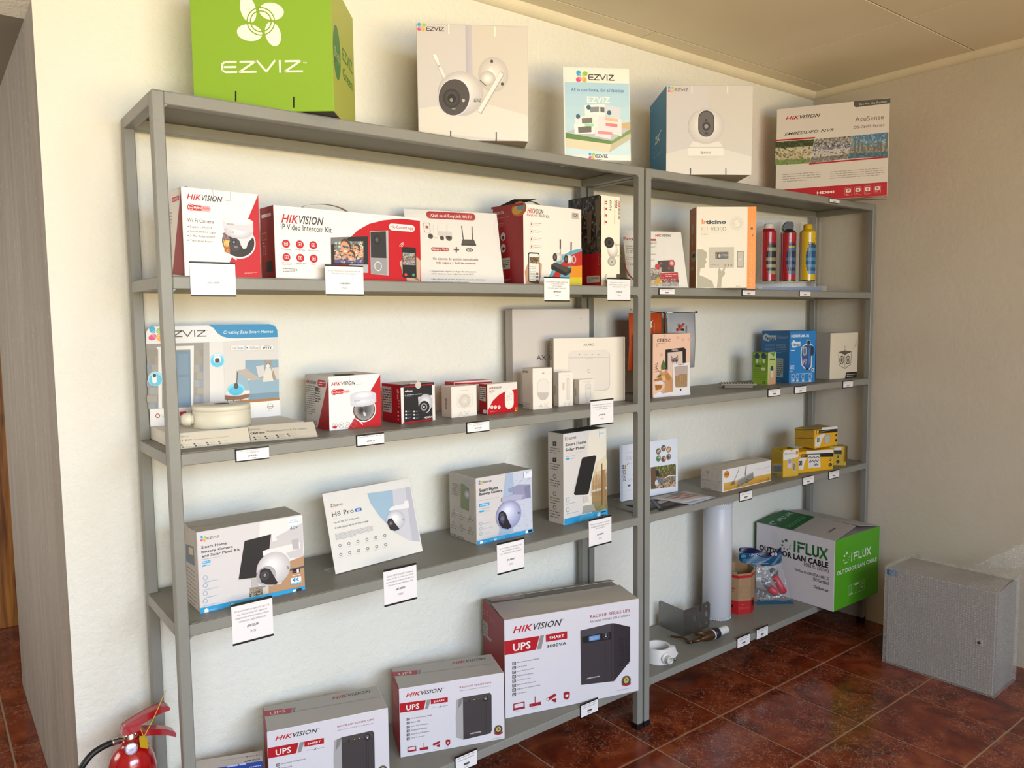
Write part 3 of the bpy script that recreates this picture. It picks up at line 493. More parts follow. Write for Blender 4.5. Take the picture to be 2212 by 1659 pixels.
MB().strip(pts, (0, .012, 0), .002, M('#b9b0a4', .6)).build('carrying_strap', bx.r)
def sign(x, y, z, th, w, h, tilt, label, group=None, foot=.06, name='acrylic_sign', sheet='#dedbd6'):
    r = root(name, (x, y, z), math.radians(th), label, 'sign', group, -math.radians(tilt))
    MB().box(0, 0, .002, w, .0008, h, M(sheet, .35)).build('printed_sheet', r)
    MB().box(-.003, -.0026, 0, w+.003, -.0006, h+.003, clear()).build('acrylic_cover', r)
    MB().box(-.003, .0014, 0, w+.003, .0034, h+.003, clear()).build('acrylic_back', r)
    T = Matrix.Rotation(math.radians(tilt), 4, 'X'); c = math.cos(math.radians(tilt))
    MB().box(-.003, .003, .001, w+.003, foot, .0032, clear('acrylic_foot', .06, '#e8ecec', .06, 0, 0, .12), 0, T).build('acrylic_foot', r)
    return r
r = sign(.720, .198, A_, -12, .297, .228, 12.8, 'landscape acrylic sign explaining linked Wi-Fi cameras, between intercom carton and red kit carton', 'acrylic signs', .03)
F = Face(r, (0, 0, 0), (1, 0, 0), (0, 0, 1), 'A5'); F.RR((263, 338), (650, 300), '#a83038', .5); F.T('¿Qué es el EasyLink Wi-Fi?', (290, 332), (622, 316), '#ece4e0', .012)
F.RR((247, 448), (286, 376), '#4a4644', .15, .0012); F.Q((256, 418), (276, 398), '#a05058')
for x, y, s in ((295, 480, 20), (386, 495, 17), (441, 490, 25)): F.E((x, y), s, s*1.1, '#4a4643'); F.E((x, y-2), s*.45, s*.5, '#23201f')
for x0, y0, x1, y1 in ((318, 395, 322, 470), (352, 400, 352, 470), (424, 390, 428, 445)): F.L([(x0, y0), (x1, y1)], 6, '#d0cbc6')
F.RR((322, 500), (352, 485), '#cfcac4'); F.RR((354, 478), (464, 445), '#c9c4be', .3); F.P([(548, 506), (640, 508), (658, 548), (540, 545)], '#4a4744'); F.P([(540, 545), (658, 548), (658, 557), (540, 554)], '#33302e'); F.L([(542, 400), (556, 508)], 7, '#3d3a38'); F.L([(625, 404), (628, 508)], 7, '#3d3a38')
F.RR((301, 598), (440, 572), '#a83038', .5); F.T('Cámaras Wi-Fi', (308, 592), (433, 578), '#ece4e0', .012); F.L([(481, 587), (520, 589)], 10, '#4a4643'); F.L([(501, 568), (500, 608)], 10, '#4a4643'); F.RR((580, 603), (630, 578), '#4a4643', .5); F.T('NVS', (588, 599), (622, 583), '#e0dcd6', .02)
F.T('Un sistema de gestión centralizada', (316, 675), (672, 657), '#4a4542'); F.T('más seguro y fácil de conectar', (341, 704), (656, 688), '#a03038', .014)
F.T('• Grabaciones seguras: en lugar de almacenarse', (293, 768), (658, 758), '#4a4542'); F.T('en las cámaras, estas se guardan en un NVS.', (303, 787), (637, 778), '#4a4542'); F.T('• Alta eficacia de gestión: el sistema se puede administrar', (300, 830), (731, 822), '#4a4542'); F.T('de forma centralizada en Hik-Connect.', (312, 847), (600, 842), '#4a4542'); F.done('sheet_print')
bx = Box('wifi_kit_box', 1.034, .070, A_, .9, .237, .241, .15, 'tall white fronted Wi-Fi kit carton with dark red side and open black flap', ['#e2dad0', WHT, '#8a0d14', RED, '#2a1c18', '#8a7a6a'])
F = bx.front('A5'); F.hik((1065, 293), (1194, 268)); F.T('EasyLink', (1063, 323), (1148, 306), RED, .006); F.T('Wi-Fi Kit', (1155, 330), (1240, 312), INK, .004)
for y in (385, 443, 502, 562): F.RING((1098, y), 14, 19, 2, '#c8a8a4', n=16); F.Q((1094, y+8), (1103, y-8), '#b5525a'); F.TX((1122, y+12), (1180, y-10), 2, '#8a8480', .28, y)
F.RR((1419, 340), (1473, 297), '#b9b0a6', .15); F.RR((1426, 326), (1464, 303), '#5a4a48', .2); F.T('3K', (1430, 324), (1460, 306), '#cfc6bc', .02); F.P([(1236, 805), (1290, 690), (1350, 630), (1420, 594), (1500, 578), (1500, 882), (1238, 880)], '#5f9fb5'); F.P([(1262, 805), (1320, 712), (1410, 632), (1500, 596), (1500, 725), (1400, 715), (1340, 760), (1300, 880), (1262, 880)], '#b5332f'); F.P([(1405, 722), (1500, 712), (1500, 812), (1405, 810)], '#d88a2a'); F.P([(1400, 808), (1500, 806), (1500, 882), (1400, 880)], '#c9b83a')
F.L([(1327, 508), (1327, 580)], 12, '#35302e'); F.L([(1327, 580), (1328, 705)], 9, '#8a8580'); F.L([(1414, 527), (1413, 590)], 11, '#35302e'); F.L([(1413, 590), (1411, 740)], 8, '#7a7672')
for x, y, dx in ((1306, 648, 18), (1394, 662, 18)): F.RING((x+40, y+4), 14, 26, 9, '#cfc9c4', n=18); F.SE((x, y), 32, 35, '#bdb7b2', '#e8e3de', 5); F.E((x-dx-3, y), 17, 33, '#3b3633'); F.E((x-dx-4, y), 8, 15, '#6a6460')
F.P([(1256, 706), (1285, 688), (1416, 740), (1370, 770)], '#4a4541'); F.P([(1256, 706), (1370, 768), (1370, 797), (1254, 742)], '#2f2b29'); F.P([(1370, 768), (1416, 740), (1410, 770), (1370, 797)], '#3a3633')
F.P([(1045, 760), (1072, 690), (1080, 850), (1150, 850), (1175, 800), (1180, 700), (1160, 690), (1160, 875), (1055, 872)], '#b98f74'); F.RR((1073, 848), (1160, 612), '#2a2726', .15); F.RR((1079, 840), (1155, 622), '#dcd8d2', .12); F.PHOTO([(1080, 645), (1154, 648), (1154, 700), (1080, 695)], [['#4a3c30', '#8a6f50'], ['#c0a070', '#6a5540', '#3a3028']], 6, 5, 2); F.TX((1086, 830), (1130, 720), 9, '#9a948e', .3)
for y in (780, 806, 832): F.Q((1134, y+8), (1151, y-8), '#6a6054')
F.done(); F = bx.left('A5'); F.T('HIKVISION', (782, 318), (880, 276), '#c9b0ac', .02, .3); F.T('EasyLink Wi-Fi Kit', (782, 352), (920, 322), '#c9b0ac', .01); F.E((1000, 262), 60, 60, '#b5642f', 30); F.E((985, 272), 40, 35, '#c9963a', 30); F.E((1012, 250), 30, 25, '#5f8fa0', 30); F.P([(780, 250), (1035, 215), (1035, 232), (780, 268)], '#8a0d14'); F.E((873, 484), 19, 33, '#b5aca8'); F.E((875, 576), 19, 33, '#b5aca8'); F.E((874, 492), 10, 14, '#2a2423'); F.E((877, 580), 10, 14, '#2a2423'); F.Q((866, 745), (928, 650), '#a8a099'); F.TX((870, 735), (922, 665), 4, '#4a4440'); F.TX((800, 420), (880, 370), 3, '#a07a78'); F.TX((800, 845), (936, 815), 2, '#a07a78'); F.done('side_print')
MB().prism([(.0, .004, .241), (.0, .148, .241), (.035, .09, .266), (.075, .03, .262)], (.004, 0, .0012), M('#1d1614', .7)).build('lid_flap', bx.r)
pts = [(.085+.045*math.cos(math.pi*(1-i/12)), .07, .241+.022*math.sin(math.pi*i/12)) for i in range(13)]
MB().strip(pts, (0, .012, 0), .002, M('#b9b0a4', .6)).build('carrying_strap', bx.r)
bx = Box('camera_box', 1.309, .030, A_, 1.7, .092, .285, .144, 'tall narrow white carton with photographic dark side, beside the shelf junction', ['#e8e0cc', '#e8e0cc', '#2a2420', '#e8e0cc', '#8a8070', '#8a7a6a'])
F = bx.front('A5'); F.hik((1788, 345), (1806, 200), rot=-90); F.T('W06', (1766, 256), (1783, 195), INK, .03, 0, -90); F.T('EasyLink Wi-Fi Camera', (1755, 382), (1766, 196), RED, .004, 0, -90); F.T('Wi-Fi 6', (1720, 275), (1738, 192), INK, .02, 0, -90)
for y in (205, 222, 262, 315, 368): F.E((1694, y), 8, 10 if y > 230 else 6, '#b5424a')
for y in (210, 262, 315, 370): F.TX((1677, y+20), (1682, y-20), 5, '#a8a090', .6)
F.E((1745, 592), 40, 62, '#b5aea4', 30, -14); F.SE((1742, 575), 42, 56, '#cfc8be', '#f0ebe2', 5, rot=-14); F.E((1717, 531), 38, 44, '#2f2b29', 30); F.SE((1718, 530), 26, 30, '#4a4542', '#191716', 4); F.L([(1765, 548), (1803, 550)], 8, '#b9b2a8'); F.L([(1728, 630), (1805, 638)], 8, '#c4bdb2'); F.SE((1738, 682), 33, 36, '#a8a198', '#d9d3c9', 4); F.E((1738, 682), 8, 9, '#8a8378'); F.RR((1688, 845), (1699, 785), '#5a544c', .5, .001); F.RR((1775, 812), (1802, 782), '#5a4a40', .15); F.done()
F = bx.left('A5'); F.PHOTO([(1404, 200), (1656, 156), (1656, 618), (1404, 640)], [['#4a4a52', '#2a2f33', '#6a625a', '#14110f'], ['#3a342e', '#171412', '#6f6454', '#241f1b'], ['#2a2520', '#55493c', '#120f0d'], ['#332b24', '#1b1714', '#4a3f34']], 12, 12, 9)
for q in (((1535, 290), (1580, 275), (1570, 540), (1545, 540)), ((1605, 190), (1650, 182), (1648, 330), (1615, 500))): F.P(q, '#5a4c3e')
F.P([(1404, 640), (1657, 612), (1657, 880), (1404, 880)], '#8a0d14'); F.RR((1541, 852), (1643, 792), '#a8a098', .15); F.TX((1546, 846), (1638, 800), 4, '#4a4440'); F.RR((1630, 705), (1645, 645), '#a8a098', .3, .001); F.done('side_print')
r = sign(1.522, .110, A_, -24, .221, .207, 16.4, 'landscape acrylic sign with red curve, straddling the gap between both shelving units', 'acrylic signs', .03)
F = Face(r, (0, 0, 0), (1, 0, 0), (0, 0, 1), 'A5'); F.T('EasyLink', (1834, 520), (1990, 488), '#a83038', .02); F.TX((1850, 582), (1990, 552), 2, '#4a4542')
for y in (600, 655, 700): F.RING((1863, y), 9, 12, 2, '#8a8480', n=14); F.TX((1882, y+15), (1990, y-12), 2, '#8a8480', .35, y)
F.L([(1838, 700), (1850, 740), (1875, 790), (1918, 832), (1960, 850)], 13, '#8f2a30'); F.z = 'A6'; F.hik((130, 411), (253, 391)); F.Q((60, 443), (136, 429), '#a83038'); F.T('Fácil', (70, 468), (138, 450), '#6a6560')
for y in (490, 545, 592): F.TX((60, y+10), (136, y-8), 2, '#5a5552', .3, y)
F.P([(150, 602), (278, 596), (280, 690), (150, 692)], '#4a4644'); F.E((262, 622), 25, 27, '#b5434a'); F.E((262, 622), 14, 15, '#d9b0b0'); F.PHOTO([(92, 660), (180, 655), (182, 800), (94, 805)], [['#a8a09a', '#6a625e', '#c4bcb6'], ['#8a827c', '#b5aca4', '#55504c'], ['#cfc8c2', '#9a928c', '#c09a3a']], 9, 9, 4); F.PHOTO([(180, 745), (318, 745), (320, 805), (182, 805)], [['#7a7470', '#a8a29c', '#8a2a30'], ['#b5afaa', '#8f8984']], 10, 4, 6); F.P([(125, 765), (150, 735), (178, 750), (165, 785)], '#c49a2f'); F.P([(166, 700), (310, 694), (314, 745), (168, 748)], '#a83038'); F.RING((186, 720), 14, 16, 2.5, '#d98a8a', n=16); F.TX((212, 735), (300, 706), 2, '#e0b0ae', .3)
for c in ((176, 624), (150, 650), (240, 662)): F.E(c, 22 if c[0] == 150 else 9, 24 if c[0] == 150 else 9, '#b5434a')
F.done('sheet_print')
bx = Box('video_kit_box', 1.773, .026, A_, -33.7, .209, .283, .08, 'cream and orange video door kit carton with a silhouette of a woman', ['#dcd3c0', '#dcd3c0', '#c06a14', '#d0801c', '#b8a88c', '#8a7a6a'])
F = bx.front('A6'); F.P([(867, 172), (936, 170), (926, 826), (859, 824)], '#e08514'); F.T('b', (500, 310), (531, 272), '#d87a1a', .05); F.T('ticino', (532, 310), (696, 278), '#1c1a18', .05); F.T('KIT', (498, 366), (557, 332), '#d8a070', -.008); F.T('VIDEO', (572, 366), (696, 332), '#6a645c', -.006); F.L([(498, 375), (696, 375)], 2, '#8a8478'); F.T('315311', (499, 398), (552, 386), '#8a8478')
F.E((782, 303), 54, 57, '#d0c7b4', 30); F.RING((782, 303), 47, 50, 5, '#e4dccb', n=30); F.T('5', (764, 326), (802, 282), '#e8e1d2', .02)
F.P([(467, 512), (510, 512), (540, 535), (543, 570), (530, 590), (540, 615), (525, 630), (528, 655), (490, 665), (482, 715), (530, 735), (585, 765), (600, 815), (466, 815)], '#a39c84'); F.P([(560, 495), (758, 492), (757, 657), (562, 660)], '#b5ac98'); F.PHOTO([(608, 533), (713, 530), (713, 586), (609, 588)], [['#4a5048', '#6a6a58', '#3a3f3c'], ['#7a6a58', '#3f4a4c', '#8a8678'], ['#5a5f58', '#3a4444']], 10, 6, 14); F.E((638, 562), 17, 25, '#2a2220'); F.E((642, 563), 9, 16, '#c9a088')
for x in (688, 712, 736): F.E((x, 637), 7, 7, '#7a7264')
F.P([(570, 628), (640, 636), (640, 640), (570, 636)], '#9a917e'); F.P([(783, 527), (835, 525), (834, 655), (782, 655)], '#5a5448'); F.P([(787, 531), (831, 529), (830, 651), (786, 651)], '#b0a896'); F.E((808, 592), 5, 6, '#d8d0bc'); F.P([(640, 655), (660, 690), (690, 632), (697, 640), (680, 680), (687, 705), (660, 740), (655, 815), (622, 815), (635, 720), (632, 690)], '#a39c84'); F.TX((773, 808), (835, 800), 1, '#8a8478')
for i in range(11): F.RING((899-i*.6, 302+i*49), 17, 19, 3, '#eeb066', n=18); F.E((899-i*.6, 302+i*49), 7, 4, '#eeb066', 10, i*40)
F.E((899, 345), 9, 10, '#4a4a30'); F.E((905, 400), 5, 9, '#7a5a2a'); F.done(); F = bx.left('A6'); F.T('bticino', (421, 248), (462, 225), '#2a1c10', .03)
for q in (((420, 395), (440, 310)), ((420, 490), (432, 430)), ((418, 615), (458, 520)), ((414, 680), (438, 648))): F.RR(q[0], q[1], '#b5aa98', .2)
F.Q((426, 580), (448, 545), '#3a3836'); F.done('side_print')
# --- third shelf
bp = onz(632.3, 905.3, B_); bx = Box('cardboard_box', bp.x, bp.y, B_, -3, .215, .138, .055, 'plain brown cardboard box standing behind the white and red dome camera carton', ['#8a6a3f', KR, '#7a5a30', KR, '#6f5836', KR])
F = bx.front('B1'); F.QO((1178, 520), (1190, 500), '#4a3a20', .0008); F.Q((1180, 568), (1188, 556), '#4a3a20'); F.Q((1195, 515), (1232, 470), '#d0c8ba'); F.T('7', (1214, 500), (1230, 475), '#4a4440'); F.done()
bx = Box('camera_box', .414, .100, B_, 1.8, .151, .140, .138, 'white and red carton picturing a dome camera with clear bubble, on the third shelf', [WHT, WHT, '#cfc8c4', RED, '#c0b6a8', '#8a7a6a'])
F = bx.front('B1'); F.P([(1742, 470), (1750, 826), (1555, 846), (1400, 860), (1520, 845)], RED); F.P([(1742, 472), (1750, 826), (1572, 842)], RED); F.hik((1407, 550), (1572, 514)); F.RR((1408, 607), (1536, 572), '#e0c4c2', .5); F.RR((1410, 607), (1494, 570), RED, .5); F.E((1428, 592), 20, 20, RED); F.RING((1428, 592), 14, 14, 2.5, '#eadfdc', n=18); F.T('Hybrid', (1446, 601), (1490, 584), '#f0e8e6', .02); F.T('Light', (1498, 597), (1532, 577), RED, .015); F.T('Smart', (1412, 597), (1444, 588), '#f0e8e6', .01)
F.E((1632, 712), 82, 84, '#ede8e4', 36); F.E((1632, 712), 75, 77, '#2f2422', 36); F.PHOTO([(1556, 700), (1584, 695), (1600, 775), (1572, 770)], [['#8a3a2a', '#6a7a88'], ['#d09a4a', '#b5622f'], ['#8a4a2a', '#3a2a22']], 4, 5, 4); F.SE((1634, 705), 68, 78, '#8f8a8c', '#4a4648', 6, 0, .1); F.SE((1612, 715), 24, 32, '#5d585a', '#232022', 4); F.E((1634, 740), 7, 16, '#c9c8cc', rot=20)
F.P([(1537, 615), (1712, 600), (1714, 655), (1690, 675), (1625, 690), (1560, 690), (1540, 680)], '#c2c2cc'); F.SE((1624, 612), 88, 28, '#c5c5cf', '#e4e4ea', 4); F.SE((1624, 655), 80, 24, '#c9c9d3', '#dcdce4', 3); F.T('HIKVISION', (1562, 656), (1602, 645), '#6a6670', .01, .2); F.L([(1600, 790), (1622, 812)], 6, '#ede8e4')
for x in (1431, 1475, 1518, 1561): F.RING((x, 820-(x-1431)*.07), 17, 19, 2, '#8a8480', n=18); F.TX((x-9, 826-(x-1431)*.07), (x+9, 812-(x-1431)*.07), 2, '#8a4a4a')
F.P([(1416, 826), (1448, 822), (1440, 838), (1422, 839)], RED); F.L([(1530, 480), (1532, 545), (1616, 535)], 2, '#b0a8a0'); F.done()
F = bx.left('B1'); F.P([(1390, 495), (1396, 858), (1312, 846)], '#a51520'); F.hik((1234, 530), (1305, 515)); F.RR((1316, 552), (1370, 512), RED, .4); F.TX((1322, 545), (1366, 520), 2, '#eed8d6'); F.TX((1240, 740), (1295, 545), 14, '#7a7572', .35, 5); F.TX((1300, 660), (1332, 560), 6, '#5a5552', .5, 6); F.Q((1297, 580), (1320, 555), '#5a5552')
for x in (1252, 1268, 1284, 1302): F.RING((x, 800), 7, 15, 2, '#8a4a4a', n=12)
F.done('side_print'); MB().prism([(.03, .0, .14), (.075, .0, .14), (.08, .03, .1415), (.03, .03, .1415)], (0, 0, .001), M('#2a2220', .7)).build('lid_gap', bx.r)
bx = Box('camera_box', .620, .090, B_, 5.5, .113, .107, .095, 'small black and red carton picturing a white eyeball camera', ['#252427', RED, '#a31520', RED, '#b5aaa0', '#8a7a6a'])
F = bx.front('B1'); F.Q((1887, 812), (1900, 560), '#d8d4d0'); F.Q((2100, 790), (2113, 540), '#d8d4d0'); F.P([(1900, 552), (2100, 533), (2100, 540), (1900, 560)], RED); F.P([(1898, 798), (2102, 772), (2102, 780), (1898, 808)], RED); F.E((2001, 543), 20, 25, '#c0b8ae', 20)
F.T('alhua', (1910, 592), (1962, 574), '#e8e4e0', .03, .15); F.T('IR EYEBALL CAMERA', (1910, 616), (2026, 600), '#dcd8d6', .012); F.TX((1912, 626), (1990, 618), 1, '#8a8890'); F.P([(2000, 625), (2102, 610), (2100, 680), (2070, 728), (2040, 735), (2020, 720), (2002, 660)], '#c9c8cc'); F.SE((2050, 665), 48, 62, '#a9a8ae', '#e6e5e8', 6); F.SE((2042, 692), 36, 42, '#2a292c', '#18171a', 3); F.E((2040, 692), 22, 26, '#8f8e92'); F.E((2040, 692), 14, 17, '#1b1a1d'); F.E((2040, 692), 6, 7, '#c5c5cc')
F.T('HDCVI', (2040, 772), (2097, 752), '#e8e4e0', .02, .1)
for i in range(3):
    for x in (1912, 1968): F.Q((x, 728+i*23), (x+11, 717+i*23), '#cfccd0'); F.TX((x+16, 728+i*23), (x+38, 717+i*23), 2, '#8a8890', .4, i)
F.done(); F = bx.left('B1'); F.P([(1755, 548), (1818, 556), (1822, 732), (1762, 722)], '#b5aca8'); F.TX((1765, 715), (1815, 570), 9, '#4a4440', .45); F.T('alhua', (1858, 640), (1870, 570), '#d8a8a8', .02, 0, -90); F.TX((1866, 700), (1874, 640), 3, '#d08a8a'); F.TX((1862, 790), (1870, 715), 3, '#e0b0b0', .3); F.done('side_print')
MB().prism([(.03, .0, .107), (.07, .0, .107), (.075, .018, .1085), (.028, .018, .1085)], (0, 0, .001), M('#d0c8c0', .6)).build('tuck_flap', bx.r)
bx = Box('alarm_box', .789, .102, B_, 1.1, .090, .090, .051, 'small white carton picturing a square sounder with round grille', ['#ddd5cc', CRM, '#d5c8bc', CRM, '#d5cbbf', CRM])
F = bx.front('B2'); F.T('Sounder Indoor', (692, 728), (757, 718), '#6a625a'); F.RR((668, 862), (788, 748), '#cfc8bf', .25); F.RR((672, 855), (784, 752), '#d9d2c9', .25); F.SE((727, 805), 46, 50, '#c4bdb3', '#d6cfc6', 5)
for k in (40, 30, 20, 10): F.RING((727, 805), k, k*1.1, 1.5, '#b9b1a7', n=24)
F.T('AX', (672, 934), (768, 880), '#cdc4ba', .01); F.TX((700, 870), (752, 866), 1, '#8a8278'); F.done(); F = bx.left('B2'); F.T('HIKVISION', (578, 868), (592, 785), '#4a443e', .01, .2, -90); F.done('side_print')
q = ony(981, 826, .172); q2 = ony(1064, 824, .172); bx = Box('alarm_box', q.x, .172, B_, 2, q2.x-q.x, q.z-B_, .05, 'red topped carton hidden behind the sounder and key fob cartons', ['#d8d0ca', RED, RED, RED, '#c5303a', RED])
F = bx.front('B2'); F.P([(648, 668), (937, 657), (937, 670), (648, 685)], RED); F.hik((745, 690), (806, 674)); F.done()
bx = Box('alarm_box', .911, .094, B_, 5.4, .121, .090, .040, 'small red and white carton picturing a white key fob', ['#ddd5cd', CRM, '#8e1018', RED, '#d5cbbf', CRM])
F = bx.front('B2'); F.P([(907, 916), (907, 880), (940, 810), (990, 760), (1050, 728), (1133, 715), (1138, 893)], RED); F.hik((915, 718), (1010, 692)); F.T('AX PRO', (915, 738), (958, 722), INK, .015); F.T('Keyfob', (916, 748), (942, 740), '#5a544e'); F.RR((1042, 870), (1104, 712), '#c9beb6', .5); F.RR((1038, 872), (1100, 710), '#e6ded6', .5); F.L([(1070, 735), (1070, 800)], 3, '#b9b0a8'); F.L([(1045, 780), (1096, 768)], 3, '#b9b0a8')
for c in ((1055, 760), (1084, 755), (1055, 798), (1084, 795)): F.QO((c[0]-5, c[1]+6), (c[0]+5, c[1]-6), '#a09890', .0006)
for x in (936, 963, 991): F.E((x, 854), 11, 14, '#e8dcd8'); F.RING((x, 854), 5, 6, 2, RED, n=12)
F.TX((922, 895), (975, 882), 2, '#e0a8a8', .35); F.Q((1114, 886), (1131, 856), '#d8b03a'); F.E((1122, 870), 5, 7, '#3a3020'); F.done()
F = bx.left('B2'); F.P([(842, 695), (890, 700), (890, 812), (843, 800)], '#b8b0aa'); F.TX((847, 795), (886, 705), 6, '#4a4440', .5); F.RR((868, 902), (895, 876), '#d8ccc8', .3); F.done('side_print')
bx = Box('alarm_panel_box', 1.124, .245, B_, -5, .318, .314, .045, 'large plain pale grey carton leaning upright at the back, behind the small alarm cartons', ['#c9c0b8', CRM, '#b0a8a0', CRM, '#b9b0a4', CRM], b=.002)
F = bx.front('B2'); F.T('AX PRO', (1281, 492), (1470, 448), '#4a443e', .004); F.TX((1612, 180), (1645, 165), 1, '#b0a79e'); F.done()
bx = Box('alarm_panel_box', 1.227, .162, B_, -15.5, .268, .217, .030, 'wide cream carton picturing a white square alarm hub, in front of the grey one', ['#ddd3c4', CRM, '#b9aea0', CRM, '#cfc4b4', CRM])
F = bx.front('B2'); F.T('AX PRO', (1643, 384), (1724, 362), '#4a443e', .004); F.RR((1530, 740), (1846, 414), '#b9afa6', .14); F.RR((1526, 735), (1842, 410), '#d3cac0', .14); F.P([(1530, 472), (1842, 468), (1842, 473), (1530, 478)], '#bdb4ab')
for x in (1611, 1662, 1709, 1757): F.E((x, 449), 4, 4, '#6a625a')
F.L([(1662, 482), (1712, 481)], 3, '#8a8278'); F.RING((1684, 577), 10, 12, 2.5, '#8a8278', 30, 330, 14); F.L([(1672, 565), (1692, 566)], 2.5, '#8a8278'); F.L([(1950, 318), (1950, 805)], 3, '#a89e90'); F.L([(1413, 326), (1413, 880)], 3, '#b5ab9d'); F.done(); F = bx.left('B2'); F.T('HIKVISION', (1380, 490), (1400, 345), '#5a524a', .01, .2, -90); F.done('side_print')
bx = Box('alarm_box', 1.083, .093, B_, -3.3, .075, .129, .055, 'upright white carton picturing a motion detector, tallest of the small alarm cartons', ['#e0d8ce', CRM, '#d8cfc4', CRM, '#d5cbbf', CRM])
F = bx.front('B2'); F.T('PIR', (1324, 598), (1342, 588), '#6a625a', .01); F.RR((1286, 800), (1376, 630), '#c9c0b8', .5); F.RR((1290, 795), (1372, 634), '#dad2ca', .5); F.P([(1289, 742), (1374, 742), (1368, 775), (1350, 797), (1330, 803), (1308, 795), (1293, 772)], '#b9b0aa'); F.T('AX', (1296, 868), (1376, 818), '#cfc6bc', .01); F.TX((1303, 850), (1372, 838), 1, '#a89f95'); F.done(); F = bx.left('B2'); F.hik((1171, 588), (1218, 575), '#5a524a', '#5a524a'); F.TX((1175, 862), (1230, 822), 5, '#8a8278', .3); F.done('side_print')
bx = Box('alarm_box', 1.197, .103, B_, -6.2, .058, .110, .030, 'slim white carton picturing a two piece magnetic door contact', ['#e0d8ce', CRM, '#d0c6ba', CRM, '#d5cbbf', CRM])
F = bx.front('B2'); F.T('Magnetic Contact', (1485, 615), (1533, 607), '#6a625a'); F.RR((1480, 722), (1496, 664), '#c4bbb2', .25); F.RR((1512, 797), (1536, 630), '#c4bbb2', .25); F.RR((1515, 792), (1533, 636), '#d3cac1', .25); F.T('AX', (1483, 852), (1545, 812), '#cfc6bc', .01); F.done(); F = bx.left('B2'); F.T('HIKVISION', (1416, 752), (1428, 690), '#5a524a', .01, .2, -90); F.done('side_print')
bx = Box('alarm_box', 1.291, .108, B_, 0, .066, .081, .026, 'smallest white carton picturing a wireless sensor, in front of the alarm hub carton', ['#e0d8ce', CRM, '#d0c6ba', CRM, '#d5cbbf', CRM])
F = bx.front('B2'); F.T('Wireless Button', (1643, 664), (1694, 656), '#6a625a'); F.RR((1656, 796), (1700, 672), '#c9c0b7', .3); F.RR((1660, 790), (1696, 677), '#d8d0c7', .3); F.E((1672, 712), 4, 4, '#b5aca2'); F.E((1686, 706), 4, 4, '#b5aca2'); F.T('AX', (1656, 830), (1705, 795), '#cfc6bc', .01); F.done(); F = bx.left('B2'); F.T('HIKVISION', (1578, 768), (1588, 712), '#5a524a', .01, .2, -90); F.done('side_print')
bx = Box('pet_door_box', 1.622, .089, B_, -6.4, .178, .223, .09, 'peach coloured cat flap carton picturing a ginger cat, right of the middle posts', ['#d9b49e', '#d9b49e', '#7a5a48', '#c9a890', '#8a7a70', KR])
F = bx.front('F4')
for c in ((800, 575), (1015, 605), (1095, 640), (675, 735), (745, 885), (1210, 640)): F.E(c, 18, 16, '#cf9c86'); [F.E((c[0]+dx, c[1]+dy), 7, 8, '#cf9c86', 10) for dx, dy in ((-20, -18), (-4, -26), (14, -22))]
for i, ch in enumerate('CEESC'): F.T(ch, (672+i*45, 668), (710+i*45, 615), '#4a3c34', .01)
F.TX((672, 694), (925, 680), 1, '#6a564a', .7); F.P([(808, 795), (1110, 758), (1142, 790), (1140, 1010), (1090, 1015), (1085, 822), (850, 840), (850, 1130), (806, 1120)], '#211f1f'); F.T('CEESC', (910, 815), (1015, 785), '#d8d0ca', .02); F.P([(850, 842), (1085, 824), (1086, 1130), (850, 1135)], '#cbb5a9'); F.L([(846, 842), (846, 1130)], 6, '#b9b2b0')
F.P([(905, 985), (900, 885), (935, 930), (975, 925), (1010, 880), (1012, 980), (985, 1020), (930, 1020)], '#6f6360'); F.P([(910, 900), (930, 940), (912, 945)], '#b58f84'); F.P([(1003, 895), (985, 940), (1004, 940)], '#b58f84'); F.E((935, 975), 12, 9, '#2a2422'); F.E((985, 975), 12, 9, '#2a2422'); F.E((958, 1010), 24, 17, '#cfc4bd'); F.E((958, 1008), 7, 5, '#4a3a36')
F.P([(775, 955), (800, 1010), (815, 1090), (790, 1120), (740, 1120), (735, 1060)], '#4f6a35'); F.P([(655, 1250), (720, 1190), (745, 1200), (720, 1250)], '#4f6a35'); F.L([(680, 1000), (660, 1090), (720, 1170)], 5, '#5a3a34')
for y in (1020, 1060, 1100, 1140): F.L([(635, y+20), (678, y)], 5, '#5a3a34')
F.P([(625, 1280), (740, 1245), (760, 1290), (630, 1310)], '#a8692f'); F.P([(628, 1335), (770, 1290), (790, 1330), (760, 1360), (630, 1352)], '#cfc8cc'); F.P([(640, 1368), (760, 1375), (730, 1440), (650, 1455)], '#9a5f24'); F.P([(608, 1540), (760, 1440), (930, 1470), (1212, 1480), (1210, 1530), (612, 1582)], '#d8d4da')
F.P([(735, 1215), (722, 1125), (765, 1165), (800, 1150), (822, 1105), (850, 1170), (905, 1230), (930, 1310), (925, 1480), (760, 1510), (740, 1490), (800, 1420), (800, 1345), (745, 1305), (742, 1250)], '#b98a5f'); F.P([(790, 1180), (850, 1180), (900, 1260), (860, 1300), (820, 1280)], '#a8743f'); F.P([(745, 1225), (790, 1215), (810, 1290), (770, 1310), (745, 1285)], '#d0aa84'); F.E((778, 1240), 9, 8, '#2a211c'); F.E((752, 1285), 7, 6, '#6a4034'); F.P([(805, 1120), (830, 1115), (838, 1165), (815, 1175)], '#c07a6a'); F.P([(720, 1480), (790, 1410), (810, 1430), (745, 1500)], '#c9a078'); F.E((765, 1490), 28, 22, '#b0a098')
for i in range(6): F.L([(850+i*8, 1260+i*35), (915, 1280+i*32)], 6, '#9a6a38')
